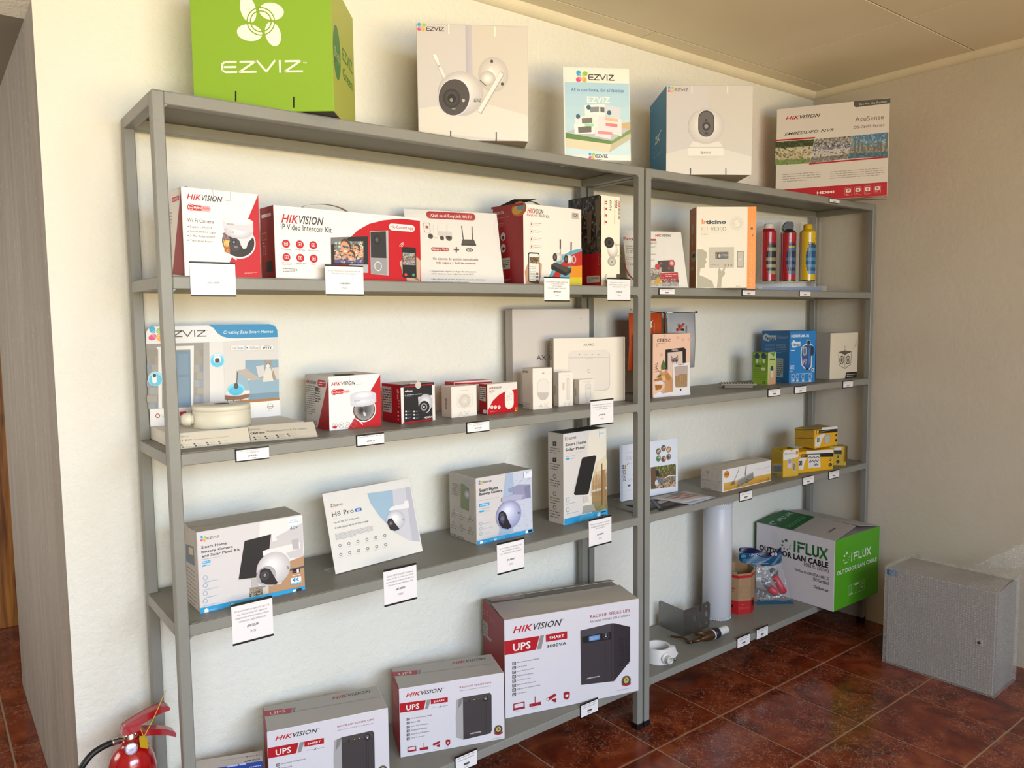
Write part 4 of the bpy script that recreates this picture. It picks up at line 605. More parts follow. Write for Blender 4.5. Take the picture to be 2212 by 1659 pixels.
F.P([(925, 1040), (1200, 1000), (1205, 1490), (925, 1505)], '#d5d2d6'); F.P([(950, 1075), (1165, 1050), (1160, 1390), (1130, 1405), (980, 1412), (965, 1390)], '#8f7a6a'); F.P([(955, 1080), (1160, 1056), (1160, 1190), (960, 1230)], '#a89a94'); F.P([(970, 1230), (1060, 1185), (1152, 1195), (1158, 1385), (985, 1405)], '#9a7c58'); F.T('CEESC', (1005, 1050), (1108, 1022), '#4a4446', .015); F.E((1053, 1448), 13, 20, '#232122')
for i in range(12): F.L([(985+i*14, 1225-i*2), (978+i*15, 1300+(i*37) % 60)], 4, '#b89a70' if i % 2 else '#7f6644')
F.done()
bx = Box('timer_box', 2.339, .110, B_, 3, .060, .133, .073, 'small green leafy carton picturing a hand holding a blue sensor', ['#a9b86a', '#7a9a2f', '#6f8f24', '#7a9a2f', '#4a4a30', KR])
F = bx.front('B3'); F.P([(1068, 462), (1127, 458), (1127, 510), (1068, 515)], '#a8b890'); F.L([(1080, 520), (1120, 520)], 10, '#5a6a2a'); F.P([(1070, 640), (1095, 620), (1125, 600), (1125, 730), (1065, 733)], '#c09a7a'); F.E((1096, 598), 12, 26, '#2a3a6a'); F.RR((1084, 670), (1108, 612), '#c5c0b0', .3); F.P([(1085, 470), (1125, 458), (1110, 500)], '#5f8a1f'); F.done()
F = bx.left('B3'); F.G((934, 725), (1062, 470), '#7f9f2f', '#5f8022', 5); F.P([(940, 470), (1060, 468), (1000, 560)], '#87a838'); 
for x in (974, 1029): F.E((x, 492), 20, 26, '#2f3d55', rot=20); F.RR((x-8, 550), (x+8, 515), '#c8d0c0', .3)
F.TX((958, 585), (1040, 565), 1, '#3a4a18', .6); F.E((1025, 600), 18, 14, '#c8d0b0'); F.TX((945, 690), (1050, 600), 6, '#52701c', .25); F.T('CE', (1018, 720), (1042, 698), '#1f2a10', .02); F.done('side_print')
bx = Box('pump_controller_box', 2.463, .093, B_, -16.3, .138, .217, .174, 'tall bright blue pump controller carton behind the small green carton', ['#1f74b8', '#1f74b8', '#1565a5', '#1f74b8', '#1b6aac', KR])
F = bx.front('B3'); F.T('HIDROTANK-H2', (1256, 340), (1402, 314), '#dfe6ea', .025); F.P([(1255, 385), (1275, 360), (1295, 375), (1332, 372), (1330, 410), (1295, 415), (1290, 424), (1262, 422)], '#c5d4de'); F.T('Pentax', (1266, 412), (1328, 385), '#1f4f86', .03, .2); F.TX((1252, 452), (1308, 440), 1, '#c5d4de', .7)
F.P([(1340, 420), (1365, 395), (1380, 390), (1382, 360), (1412, 358), (1414, 390), (1432, 400), (1440, 440), (1425, 500), (1425, 580), (1405, 605), (1370, 605), (1340, 570), (1332, 480)], '#b9cbd8'); F.P([(1346, 425), (1370, 402), (1428, 405), (1432, 440), (1418, 500), (1416, 575), (1400, 595), (1374, 596), (1348, 565), (1340, 480)], '#27508a'); F.RR((1386, 400), (1410, 364), '#1c2228', .2); F.RR((1372, 610), (1400, 590), '#1c2228', .3); F.E((1366, 452), 17, 38, '#b5b8b0'); F.E((1366, 452), 12, 30, '#6a7078'); F.E((1427, 450), 14, 42, '#23303f'); F.T('PT', (1352, 565), (1386, 520), '#d0a090', .03, .2); F.P([(1400, 420), (1415, 440), (1405, 560), (1392, 570)], '#3f6aa0')
F.TX((1247, 625), (1280, 565), 5, '#c5d4de', .4); F.T('CE', (1421, 620), (1446, 592), '#d0dce4', .02); F.QO((1256, 712), (1424, 632), '#c5d4de', .0012)
for x in (1272, 1305, 1352, 1408): F.RING((x, 660), 13, 17, 2.5, '#c5d4de', n=14); F.Q((x-9, 704), (x+9, 686), '#b5c8d6')
F.done(); F = bx.left('B3'); F.P([(1020, 330), (1045, 305), (1075, 322), (1135, 322), (1132, 362), (1080, 362), (1070, 372), (1028, 362)], '#b5c6d2'); F.T('Pentax', (1036, 358), (1128, 330), '#1a4678', .03, .2); F.TX((1142, 350), (1232, 325), 3, '#9ab6ca', .3); F.TX((1042, 470), (1120, 390), 7, '#7fa4c0', .3); F.TX((1130, 470), (1210, 390), 6, '#7fa4c0', .3); F.Q((1132, 665), (1190, 512), '#a9b4b8'); F.TX((1138, 655), (1186, 520), 8, '#55606a', .45); F.RR((1134, 712), (1160, 690), '#8fb0c8', .2, .001); F.done('side_print')
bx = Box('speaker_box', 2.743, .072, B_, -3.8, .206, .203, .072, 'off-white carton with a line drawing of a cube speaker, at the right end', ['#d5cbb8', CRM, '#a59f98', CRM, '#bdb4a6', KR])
F = bx.front('B3'); F.P([(1697, 680), (1706, 628), (1797, 620), (1795, 672)], '#211d1a'); F.TX((1712, 668), (1790, 632), 2, '#a8a098', .5)
F.P([(1646, 460), (1697, 445), (1750, 455), (1697, 478)], '#5a5448'); 
for a, b in (((1646, 462), (1648, 565)), ((1750, 457), (1745, 560)), ((1697, 480), (1697, 595)), ((1648, 565), (1697, 595)), ((1745, 560), (1697, 595)), ((1646, 460), (1697, 480)), ((1697, 480), (1750, 456)), ((1697, 405), (1697, 445))): F.L([a, b], 3, '#4a443a')
for x in (1671, 1722): F.E((x, 525), 19, 36, '#4a443a'); F.E((x, 525), 14, 28, '#c5bba8'); F.E((x, 525), 9, 18, '#6a6254')
F.P([(1750, 440), (1806, 400), (1806, 340), (1770, 420)], '#c4b594'); F.done()
# --- fourth shelf
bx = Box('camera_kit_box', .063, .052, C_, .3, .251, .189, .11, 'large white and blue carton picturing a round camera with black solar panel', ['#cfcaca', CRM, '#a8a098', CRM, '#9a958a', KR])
F = bx.front('B4'); F.P([(850, 418), (1148, 368), (1160, 640), (1060, 690), (840, 620)], '#dcdad8'); F.P([(960, 520), (1150, 420), (1156, 660), (1060, 670)], '#c4bfc0'); F.P([(1060, 690), (1157, 655), (1168, 892), (900, 920), (780, 940), (790, 880), (1000, 850)], '#b08a68'); F.PHOTO([(780, 880), (870, 862), (870, 922), (776, 944)], [['#8a7a66', '#4a4034', '#a8987f'], ['#c9bca4', '#6a5c48', '#3a3228']], 10, 6, 12); F.P([(1060, 745), (1162, 722), (1162, 735), (1060, 758)], '#4a5058'); F.P([(870, 865), (910, 858), (912, 915), (872, 922)], '#c9c0b4')
F.petals((452, 533), 20); F.ez((476, 538), (566, 507), INK); F.T('Smart Home', (438, 604), (617, 552), INK, .018); F.T('Battery Camera', (440, 640), (660, 578), INK, .018); F.T('and Solar Panel Kit', (442, 666), (708, 596), INK, .018); F.T('Creating easy smart homes', (443, 684), (590, 648), '#8a8680'); F.RR((443, 711), (503, 682), BLU, .3); F.T('EB8 Pro', (448, 705), (498, 687), '#e4e8ea', .015); F.RR((444, 730), (470, 714), BLU, .5); F.T('Type-C', (474, 724), (503, 710), BLU)
F.RR((1047, 442), (1124, 382), '#e4e4e2', .1); F.T('All-Day', (1062, 412), (1109, 392), BLU, .01); F.T('Recording', (1055, 428), (1117, 402), BLU, .01); F.T('AOV', (1058, 470), (1119, 438), '#2f5a86', .01, .25)
F.P([(745, 550), (931, 502), (936, 520), (900, 800), (705, 826), (700, 818)], '#c5c0bc'); F.P([(742, 548), (928, 500), (893, 797), (700, 818)], '#262425'); F.P([(790, 815), (838, 808), (838, 865), (792, 872)], '#b5b0ac'); F.P([(775, 878), (890, 860), (888, 872), (780, 890)], '#8a8580')
F.P([(920, 560), (1000, 530), (1128, 505), (1132, 600), (1060, 620), (1000, 640), (870, 650), (868, 620), (920, 600)], '#c5c1c0'); F.P([(870, 618), (1130, 555), (1132, 600), (1010, 640), (872, 652)], '#dedad8'); F.P([(1072, 540), (1120, 528), (1124, 602), (1080, 610)], '#b0acac'); F.SE((945, 742), 120, 118, '#bcb8ba', '#e8e4e2', 9, -.1, -.25); F.E((893, 790), 70, 66, '#a8a4a6', 30); F.P([(845, 800), (850, 755), (880, 738), (920, 745), (945, 790), (975, 840), (960, 855), (900, 855), (860, 840)], '#2c282a'); F.SE((884, 790), 30, 32, '#4a4648', '#1d1a1c', 4); F.E((884, 788), 10, 11, '#8a868a'); F.petals((1046, 733), 9, ('#5a5658',)*4)
F.Q((1078, 776), (1128, 738), '#1f1c1e'); F.T('1', (1108, 770), (1122, 742), '#e8e0e0', .02); F.T('NO.', (1082, 768), (1106, 756), '#d03a44', .02); F.RR((1076, 795), (1130, 779), '#e0dedc', .2); F.Q((1066, 858), (1138, 794), '#e4e6e6'); F.T('4K', (1076, 838), (1126, 798), '#2a7fb8', .03); F.Q((1066, 858), (1138, 830), BLU); F.T('ULTRA HD', (1072, 853), (1132, 832), '#e4e6e6', .02)
F.P([(429, 1020), (1165, 862), (1168, 893), (430, 1063)], '#2b93c8'); F.P([(605, 1000), (660, 970), (900, 918), (850, 965), (620, 1020)], '#4aa8d4'); F.P([(460, 1050), (460, 1030), (474, 1018), (488, 1026), (488, 1046)], '#e8ecee'); F.TX((495, 1038), (545, 1018), 2, '#bfe0f0', .3); F.Q((644, 1000), (670, 984), '#d8ecf4'); F.TX((678, 990), (740, 976), 1, '#bfe0f0', .3); F.RR((1080, 904), (1102, 886), '#e8ecee', .2); F.RR((1106, 902), (1142, 876), '#23282c', .2)
for y in (806, 860, 915, 970): F.RING((466, y), 15, 15, 2, '#6fa8c8', n=18); F.TX((452, y+34), (560, y+14), 2, '#7fa8c0', .35, y)
F.done(); F = bx.left('B4'); F.P([(330, 570), (385, 590), (392, 725), (334, 690)], '#5f6a74'); F.P([(350, 590), (380, 600), (384, 650), (352, 640)], '#b5a890'); F.TX((340, 960), (395, 760), 9, '#7a746c', .2); F.done('side_print'); F = bx.top('B4'); F.L([(340, 455), (985, 372)], 2, '#6f6a60'); F.L([(335, 440), (380, 470)], 2, '#6f6a60'); F.done('top_seam')
r = sign(.419, .102, C_, 6, .284, .214, 15.2, 'tilted landscape acrylic sign for a pan and tilt camera, on the fourth shelf', 'acrylic signs', .055)
F = Face(r, (0, 0, 0), (1, 0, 0), (0, 0, 1), 'B4'); F.P([(1604, 214), (1782, 190), (1905, 165), (1975, 552), (1900, 546), (1800, 490), (1690, 375), (1625, 280)], '#9db8cc'); F.P([(1782, 190), (1905, 165), (1975, 552), (1900, 546), (1800, 490)], '#c9c8d0'); F.P([(1870, 172), (1905, 165), (1975, 552), (1920, 549)], '#b9b9c4')
F.petals((1361, 300), 14); F.ez((1376, 306), (1431, 283), INK); F.T('H8 Pro', (1360, 380), (1505, 317), '#2f2d30', -.004); F.RR((1518, 346), (1563, 312), '#3f6ab0', .5); F.T('3K', (1531, 338), (1553, 318), '#e4e8f0', .03, .2); F.L([(1368, 395), (1394, 391)], 2, '#8a8890'); F.T('Pan & Tilt Wi-Fi Camera', (1370, 428), (1546, 378), '#3f3d42'); F.T('A wider, sharper eye for full area coverage', (1378, 470), (1610, 400), '#4a484e', .004); F.TX((1384, 545), (1640, 440), 6, '#8a8a94', .35, 4)
for k in range(2):
    for i in range(6): x = 1412+i*63+k*6; y = 580-i*14+k*64; F.RING((x, y), 9, 9, 3, '#5a5a62', n=12); F.TX((x-18, y+28), (x+18, y+16), 2, '#a8a8b2', .3, i)
F.P([(1755, 325), (1780, 305), (1860, 288), (1860, 270), (1890, 262), (1898, 315), (1800, 330), (1762, 338)], '#e2e0e2'); F.SE((1803, 402), 68, 72, '#b9b9c2', '#eeecec', 8, -.1, -.2); F.P([(1742, 420), (1750, 395), (1775, 388), (1795, 420), (1830, 465), (1800, 478), (1765, 470)], '#2c2a2e'); F.E((1768, 425), 16, 18, '#4a484e'); F.E((1768, 425), 7, 8, '#8a8890'); F.petals((1856, 398), 6, ('#6a6870',)*4); F.done('sheet_print')
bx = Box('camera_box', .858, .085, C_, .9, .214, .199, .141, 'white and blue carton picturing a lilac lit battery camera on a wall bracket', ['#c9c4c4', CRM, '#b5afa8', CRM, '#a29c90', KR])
F = bx.front('B5'); F.P([(622, 505), (853, 467), (863, 992), (560, 1050), (600, 700)], '#9fb0c8'); F.P([(690, 494), (853, 467), (862, 990), (690, 1020), (700, 750)], '#c0c4d4')
rr = random.Random(5)
for i in range(70): F.E((rr.uniform(700, 848), rr.uniform(490, 990)), 3.5, 3, '#9a9ab4', 6)
F.petals((400, 583), 18); F.ez((420, 588), (496, 560), INK); F.T('Smart Home', (387, 669), (552, 609), INK, .015); F.T('Battery Camera', (389, 706), (590, 638), INK, .015); F.T('Creating easy smart homes', (389, 746), (560, 708), '#8a8680'); F.RR((388, 799), (476, 757), BLU, .15); F.T('EB8 4G', (396, 790), (468, 766), '#e4e8ea', .03); F.L([(390, 818), (476, 804)], 2, '#8a8680'); F.RR((390, 848), (430, 826), BLU, .5); F.T('Type-C', (434, 840), (474, 822), BLU)
F.P([(648, 640), (740, 600), (838, 598), (842, 715), (700, 745), (580, 752), (582, 720), (690, 690), (690, 670), (650, 665)], '#8f90ac'); F.P([(585, 720), (690, 688), (780, 690), (760, 730), (590, 755)], '#a9aac4'); F.P([(780, 620), (838, 600), (842, 712), (800, 722)], '#7c7d9a'); F.SE((648, 868), 112, 128, '#8f93b8', '#d8dcf0', 9, -.1, -.3); F.P([(552, 900), (560, 850), (590, 830), (620, 850), (640, 910), (672, 975), (640, 995), (590, 985), (562, 950)], '#26242e'); F.P([(562, 890), (575, 850), (600, 850), (615, 900), (600, 950), (575, 930)], '#4a4658'); F.E((590, 900), 14, 20, '#6a6680'); F.petals((735, 850), 9, ('#4a4a5a',)*4)
F.Q((778, 545), (851, 478), '#dfe2e8'); F.T('4G', (796, 508), (824, 486), '#4a8fb8', .01); F.TX((786, 524), (842, 514), 1, '#9ab0c0'); F.P([(371, 1098), (862, 990), (863, 1027), (372, 1140)], '#2b93c8'); F.P([(470, 1090), (520, 1062), (620, 1040), (615, 1075), (480, 1105)], '#4aa8d4'); F.P([(392, 1124), (392, 1106), (405, 1096), (418, 1102), (418, 1118)], '#e8ecee'); F.TX((424, 1112), (466, 1092), 2, '#bfe0f0', .3); F.Q((518, 1094), (540, 1074), '#d8ecf4'); F.TX((546, 1084), (590, 1066), 1, '#bfe0f0', .3); F.RR((795, 1030), (816, 1004), '#e8ecee', .2); F.RR((820, 1024), (854, 994), '#23282c', .2)
for y in (945, 990, 1035): F.RING((401, y), 12, 14, 2, '#6fa8c8', n=18); F.TX((420, y+5), (520, y-22), 1, '#7fa8c0', .4, y)
F.done(); F = bx.left('B5'); F.RR((146, 830), (346, 545), '#d8d2cc', .12, .0012); F.P([(228, 590), (300, 612), (300, 838), (226, 806)], '#7f8a6a'); F.P([(240, 550), (310, 565), (320, 640), (270, 620)], '#a9a8a8'); F.SE((284, 690), 26, 38, '#9a9a9c', '#d0cecc', 5); F.TX((150, 690), (222, 600), 7, '#6a645e', .3)
for i, (x, y) in enumerate(((166, 838), (235, 862), (310, 888), (166, 940), (236, 964), (312, 990))): F.RING((x, y), 8, 12, 2, '#5a544e', n=12); F.TX((x-20, y+50), (x+32, y+24), 2, '#8a847e', .3, i)
F.TX((132, 1052), (350, 1090), 1, '#8a847e', .3); F.done('side_print')
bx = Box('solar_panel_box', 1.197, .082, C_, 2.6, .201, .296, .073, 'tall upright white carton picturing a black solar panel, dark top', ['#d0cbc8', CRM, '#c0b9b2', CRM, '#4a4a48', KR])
F = bx.front('B5'); F.P([(1362, 128), (1510, 107), (1524, 820), (1300, 868), (1330, 500)], '#ddd6c8')
F.G((1385, 850), (1522, 640), '#7a7250', '#a88a60', 4); F.G((1385, 650), (1520, 380), '#b5946a', '#dccfb4', 6)
for i in range(26): x = 1375+i*5.4; F.L([(x, 700), (x+rr.uniform(-9, 9), 480+rr.uniform(-40, 70))], 2, '#8a6a44')
F.P([(1478, 400), (1505, 395), (1500, 820), (1472, 825)], '#9a7a54'); F.P([(1422, 485), (1440, 400), (1512, 335), (1514, 460), (1470, 475)], '#d9cdb0'); F.P([(1478, 410), (1482, 820), (1470, 822), (1468, 420)], '#7a5f40'); F.P([(1310, 790), (1400, 775), (1420, 835), (1300, 862)], '#9a9894'); F.P([(1445, 820), (1475, 780), (1490, 810)], '#6a8a50')
F.petals((1161, 195), 15); F.ez((1181, 202), (1247, 176), INK); F.T('Smart Home', (1152, 264), (1335, 208), INK, .012); F.T('Solar Panel', (1153, 309), (1320, 254), INK, .012); F.T('Creating easy smart homes', (1154, 334), (1308, 304), '#a09a94'); F.L([(1154, 358), (1238, 342)], 2, '#8a8680'); F.RR((1155, 384), (1190, 364), BLU, .5); F.T('Type-C', (1196, 378), (1234, 360), BLU)
F.RR((1450, 186), (1498, 118), '#dcdcd8', .1); F.T('6.2W', (1456, 156), (1491, 136), '#4a9fd0', .01); F.P([(1305, 702), (1345, 695), (1360, 750), (1312, 766)], '#c5c0bc'); F.P([(1298, 372), (1315, 357), (1420, 340), (1430, 350), (1428, 372), (1362, 685), (1345, 695), (1232, 702), (1220, 690), (1222, 670)], '#dcdad4'); F.P([(1296, 374), (1310, 360), (1412, 342), (1424, 352), (1354, 682), (1340, 690), (1234, 695), (1224, 682)], '#222123')
for y in (735, 822): F.RING((1172, y), 14, 21, 2.5, '#5fa0c4', n=18); F.TX((1160, y+45), (1278, y+8), 1, '#6fa8c8', .35, y)
F.P([(1143, 905), (1522, 818), (1524, 872), (1143, 967)], '#2b93c8'); F.P([(1285, 870), (1400, 844), (1395, 905), (1260, 936)], '#4aa8d4'); F.RR((1433, 880), (1458, 845), '#e8e4e4', .2); F.RR((1464, 850), (1508, 832), '#23282c', .2); F.RR((1464, 882), (1508, 862), '#23282c', .2); F.petals((1446, 862), 9); F.done()
F = bx.left('B5')
for y, k in ((240, 0), (382, 1), (528, 2), (682, 3), (803, 4)):
    F.RING((1058, y), 13, 17, 4, '#3a3632', n=14); F.TX((1016, y+85), (1106, y+38), 3, '#6a645e', .3, k)
for dx in (-9, 9):
    for dy in (-10, 10): F.Q((1058+dx-7, 240+dy+8), (1058+dx+7, 240+dy-8), '#2f2b28'); F.Q((1058+dx-7, 382+dy+8), (1058+dx+7, 382+dy-8), '#2f2b28')
F.done('side_print')
r = sign(1.563, .184, C_, -4, .286, .206, 1.1, 'landscape acrylic sign with forest camera photos behind the middle posts', 'acrylic signs', .05, sheet='#d5dbe8')
F = Face(r, (0, 0, 0), (1, 0, 0), (0, 0, 1), 'B6'); F.Q((146, 745), (163, 305), '#b5c4da'); F.petals((178, 475), 16, ('#4a4468', '#8a7a3a', '#4a4468', '#a8983a'), '#d5dbe8'); F.T('EZVIZ', (170, 590), (188, 498), '#3f4a78', .015, 0, -90); F.TX((160, 570), (166, 495), 2, '#6a70a0', .5); F.T('Hoth para', (196, 364), (246, 352), '#5a5a68'); F.TX((196, 425), (250, 385), 4, '#9a9aac', .25); F.L([(198, 450), (203, 458), (214, 440)], 3, '#4a4a58'); F.TX((216, 455), (250, 440), 2, '#9a9aac', .3); F.T('Un a, p', (200, 542), (246, 530), '#5a5a68'); F.TX((203, 590), (250, 560), 4, '#9a9aac', .25); F.RR((208, 630), (228, 612), '#4a4a58', .2); F.TX((210, 668), (250, 655), 1, '#9a9aac', .3)
for i, (x, y) in enumerate(((450, 350), (490, 325), (531, 335), (450, 407), (490, 412), (531, 393))): F.E((x, y), 19, 25, ('#6a5a4a', '#5a5048', '#a87a50', '#5f8a4a', '#8a6a54', '#7a7268')[i], 22); F.E((x-2, y+3), 10, 13, ('#a8987f', '#8a7868', '#d0b090', '#3f6a8a', '#5a4030', '#4a443c')[i], 14, 30); F.E((x+5, y-6), 5, 7, '#cfc4b4', 10)
F.TX((430, 320), (560, 300), 1, '#9a9aac', .4); F.PHOTO([(388, 478), (588, 448), (588, 628), (390, 652)], [['#5a4630', '#6a7a3f', '#8a9a5a', '#4a5a30'], ['#4a3a28', '#5f6f38', '#7a8a50', '#6f5f48'], ['#7a5f44', '#5a6a7a', '#3a3028', '#a89884'], ['#8a6a4a', '#b5a08a', '#4a4038', '#c4b09a']], 13, 9, 17)
F.P([(388, 478), (425, 472), (428, 648), (390, 652)], '#5f4a34'); F.P([(425, 505), (450, 500), (458, 545), (430, 552)], '#2a2426'); F.E((435, 600), 14, 22, '#c5c8cc'); F.P([(500, 560), (530, 540), (588, 538), (588, 545), (532, 549), (505, 566)], '#cfccc8'); F.P([(450, 570), (480, 565), (478, 590), (452, 596)], '#3f78a8')
for x in (535, 556): F.P([(x, 458), (x+9, 457), (x+9, 535), (x, 536)], '#6a543c')
F.done('sheet_print')
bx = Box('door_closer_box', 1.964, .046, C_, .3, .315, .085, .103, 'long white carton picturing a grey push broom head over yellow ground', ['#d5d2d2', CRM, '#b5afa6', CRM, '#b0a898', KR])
F = bx.front('D5'); F.G((398, 1018), (1044, 765), '#b8862a', '#c9a050', 5); F.P([(392, 745), (1046, 620), (1046, 775), (396, 900)], '#d5d2d2'); F.E((440, 787), 36, 48, '#c9802a', 28); F.RING((440, 787), 34, 46, 4, '#a8641c', n=28); F.T('Yale', (412, 800), (470, 770), '#3a2410', .03, .15); F.T('Cierrapuertas automáticas', (836, 726), (1046, 672), '#5a544e', .006, .1); F.TX((905, 722), (1040, 700), 1, '#8a847e', .3); F.TX((985, 752), (1035, 735), 2, '#9a948e', .3)
F.L([(612, 700), (580, 790), (538, 880)], 7, '#6a6866'); F.P([(520, 885), (540, 878), (556, 920), (490, 942), (492, 925)], '#6a6764'); F.L([(705, 682), (692, 800)], 18, '#7a7876'); F.P([(602, 855), (800, 752), (808, 850), (596, 955), (582, 945)], '#7f7d7c'); F.P([(602, 855), (800, 752), (798, 772), (602, 878)], '#a09e9c'); F.E((719, 880), 24, 28, '#55524f'); F.E((719, 880), 12, 14, '#8a8784'); F.L([(584, 950), (806, 845)], 6, '#55524f')
F.RR((880, 882), (910, 868), '#4a3a18', .3); F.T('65', (985, 868), (1015, 832), '#4a3a18', .01)
for x in (935, 965): F.RR((x-6, 878), (x+6, 850), '#9a7a34', .3, .0006)
F.done(); F = bx.left('D5'); F.L([(86, 858), (368, 890)], 2.5, '#7a746c')
for x in (122, 182, 244, 318): F.RING((x, 755), 22, 26, 2, '#8a847c', n=16); F.TX((x-20, 850), (x+20, 785), 4, '#a09a92', .3, x)
F.T('KG', (168, 764), (200, 742), '#5a544c', .01); F.TX((100, 960), (355, 885), 6, '#a09a92', .45); F.TX((130, 1000), (320, 985), 1, '#8a847c', .4); F.done('side_print')
MB().prism([(.0, .0, .085), (.315, 0, .085), (.315, .05, .089), (.16, .055, .093), (.0, .05, .0865)], (0, 0, .0008), M('#b9b2a4', .6)).build('bulging_lid', bx.r)
YEL = '#c9a016'
def hollow(name, x, y, z, th, w, h, d, label, c, inner):
    r = root(name, (x, y, z), math.radians(th), label, 'box'); mb = MB(); t = .001; I = M(inner, .6)
    mb.box(0, 0, 0, w, t, h, [M(c), I, I, I, I, I]).box(0, d-t, 0, w, d, h*.97, [I, M(c), I, I, I, I]).box(0, t, 0, t, d-t, h*.96, [I, I, M(c), I, I, I]).box(w-t, t, 0, w, d-t, h*.97, [I, I, I, M(c), I, I]).box(t, t, 0, w-t, d-t, t, I)
    mb.build('carton', r); return r
r = hollow('doorbell_box', 2.371, .055, C_, -14.5, .082, .116, .066, 'open topped yellow carton with a barcode side, beside the white broom carton', '#b8961c', '#8a7016')
F = Face(r, (0, 0, 0), (1, 0, 0), (0, 0, 1), 'D5'); F.P([(1212, 825), (1212, 498), (1240, 458), (1310, 455), (1325, 475), (1345, 450), (1420, 438), (1420, 550), (1212, 600)], '#d0ccca'); F.P([(1212, 600), (1420, 550), (1418, 792), (1212, 822)], '#c6a03a'); F.E((1400, 490), 17, 27, '#c9802a'); F.T('Yale', (1388, 498), (1412, 482), '#3a2410', .03); F.T('Timbre inalámbrico', (1226, 520), (1372, 484), '#6a645c', .006); F.TX((1226, 535), (1270, 524), 1, '#9a948c'); F.RR((1270, 700), (1332, 570), '#bdb8c0', .15); F.RR((1280, 640), (1322, 580), '#8f8b94', .1); F.L([(1300, 700), (1305, 735)], 4, '#d8d4d8'); F.RR((1344, 752), (1376, 620), '#a8a4b0', .4); F.RR((1352, 735), (1368, 640), '#6a6672', .4); F.done()
F = Face(r, (0, .066, 0), (0, -1, 0), (0, 0, 1), 'D5'); F.P([(1066, 645), (1200, 650), (1198, 780), (1066, 765)], '#a8a8a4')
for i in range(22): F.L([(1078+i*5.2, 668), (1078+i*5.2, 755)], 1.4 if i % 3 else 3.2, '#2f2e2c')
F.TX((1070, 620), (1190, 490), 9, '#a08218', .25); F.TX((1070, 805), (1180, 785), 1, '#8a7016', .4); F.done('side_print')
def yale(F, q, wide):     # q: pixel helper for the recurring yellow design, u 0..1 left-right, v 0..1 bottom-top
    F.P([q(0, 0), q(.12, .30), q(.30, .56), q(.42, .62), q(.30, .62), q(.2, .4), q(.2, 0)], '#d5d0c8'); F.P([q(0, .0), q(.17, .0), q(.22, .3), q(.38, .62), q(.0, .62)], '#d5d0c8'); F.P([q(.32, .86), q(1, .86), q(1, 1), q(.32, 1)], '#d8d4ce'); F.P([q(.08, .66), q(1, .66), q(1, .84), q(.08, .84)], '#1d1a16')
bx = Box('doorbell_box', 2.495, .061, C_, -13.9, .195, .090, .08, 'yellow carton with handwriting on a white patch, lower in the yellow pile', ['#d6a016', YEL, YEL, YEL, '#c8a868', KR])
F = bx.front('D5'); F.P([(1420, 720), (1420, 580), (1500, 560), (1530, 565), (1500, 640), (1485, 728)], '#d5d0c8'); F.P([(1528, 470), (1898, 448), (1898, 498), (1526, 508)], '#d8d4ce'); F.P([(1425, 515), (1898, 492), (1898, 548), (1425, 556)], '#1d1a16'); F.E((1440, 534), 20, 24, '#d8a81c'); F.T('Yale', (1426, 542), (1454, 526), '#2a2010', .02); F.TX((1465, 552), (1535, 515), 2, '#b0a898', .4); F.RR((1424, 668), (1470, 602), '#33383c', .1); F.RING((1446, 634), 12, 16, 5, '#d8d4d0', n=16)
F.P([(1545, 520), (1715, 512), (1722, 690), (1552, 705)], '#cfcbc6')
for st in ([(1555, 565), (1580, 545), (1605, 570), (1630, 540), (1650, 565), (1680, 545), (1705, 560)], [(1562, 625), (1590, 590), (1575, 630), (1615, 600), (1640, 625), (1650, 590), (1680, 615), (1700, 585)], [(1630, 670), (1665, 635), (1650, 670), (1690, 645), (1680, 665)]): F.L(st, 8, '#24221f')
F.E((1855, 588), 15, 17, '#1d1a16'); F.E((1851, 584), 6, 7, '#c9c4bc'); F.E((1854, 657), 24, 24, '#2a2a22'); F.TX((1840, 662), (1870, 650), 1, '#a8a890'); F.TX((1828, 700), (1885, 688), 1, '#6a4f10'); F.TX((1425, 712), (1470, 698), 1, '#8a847c'); F.done()
MB().prism([(0, .0, .090), (.195, 0, .090), (.19, .05, .098), (.10, .06, .094), (.0, .07, .0915)], (0, 0, .0008), M('#d6a016', .5)).build('bulging_lid', bx.r)
ty = .0988; cB = onz(1759.8, 965.4, C_+ty)
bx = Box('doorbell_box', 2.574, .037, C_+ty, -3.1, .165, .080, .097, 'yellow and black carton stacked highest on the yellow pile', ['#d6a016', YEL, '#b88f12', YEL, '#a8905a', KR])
F = bx.front('D5'); F.P([(1645, 410), (1648, 300), (1690, 260), (1760, 235), (1790, 235), (1745, 300), (1712, 408)], '#d5d0c8'); F.P([(1740, 150), (1952, 130), (1952, 165), (1740, 182)], '#d8d4ce'); F.P([(1660, 190), (1952, 165), (1952, 212), (1660, 232)], '#1d1a16'); F.E((1682, 208), 16, 22, '#d8a81c'); F.TX((1705, 222), (1850, 180), 2, '#b0a898', .35); F.RR((1770, 372), (1854, 240), '#9a968e', .15); F.RR((1776, 366), (1846, 246), '#b0aca4', .15); F.RR((1672, 350), (1706, 282), '#33383c', .1); F.RING((1689, 314), 10, 16, 4, '#d8d4d0', n=16); F.E((1933, 252), 10, 14, '#1d1a16'); F.E((1933, 322), 14, 20, '#2a2a22'); F.TX((1670, 392), (1705, 378), 1, '#8a847c'); F.done()
F = bx.left('D5'); F.L([(1370, 180), (1622, 180)], 11, '#2a2212'); F.L([(1372, 292), (1622, 292)], 11, '#2a2212'); F.TX((1380, 270), (1600, 195), 4, '#a07c10', .3); F.TX((1382, 385), (1600, 310), 4, '#a07c10', .3); F.done('side_print')
bx = Box('doorbell_box', 2.755, .075, C_, -48, .072, .086, .055, 'yellow and black carton at the right end of the yellow pile', ['#bb9a14', YEL, YEL, '#b3930f', '#8a7a5a', KR])
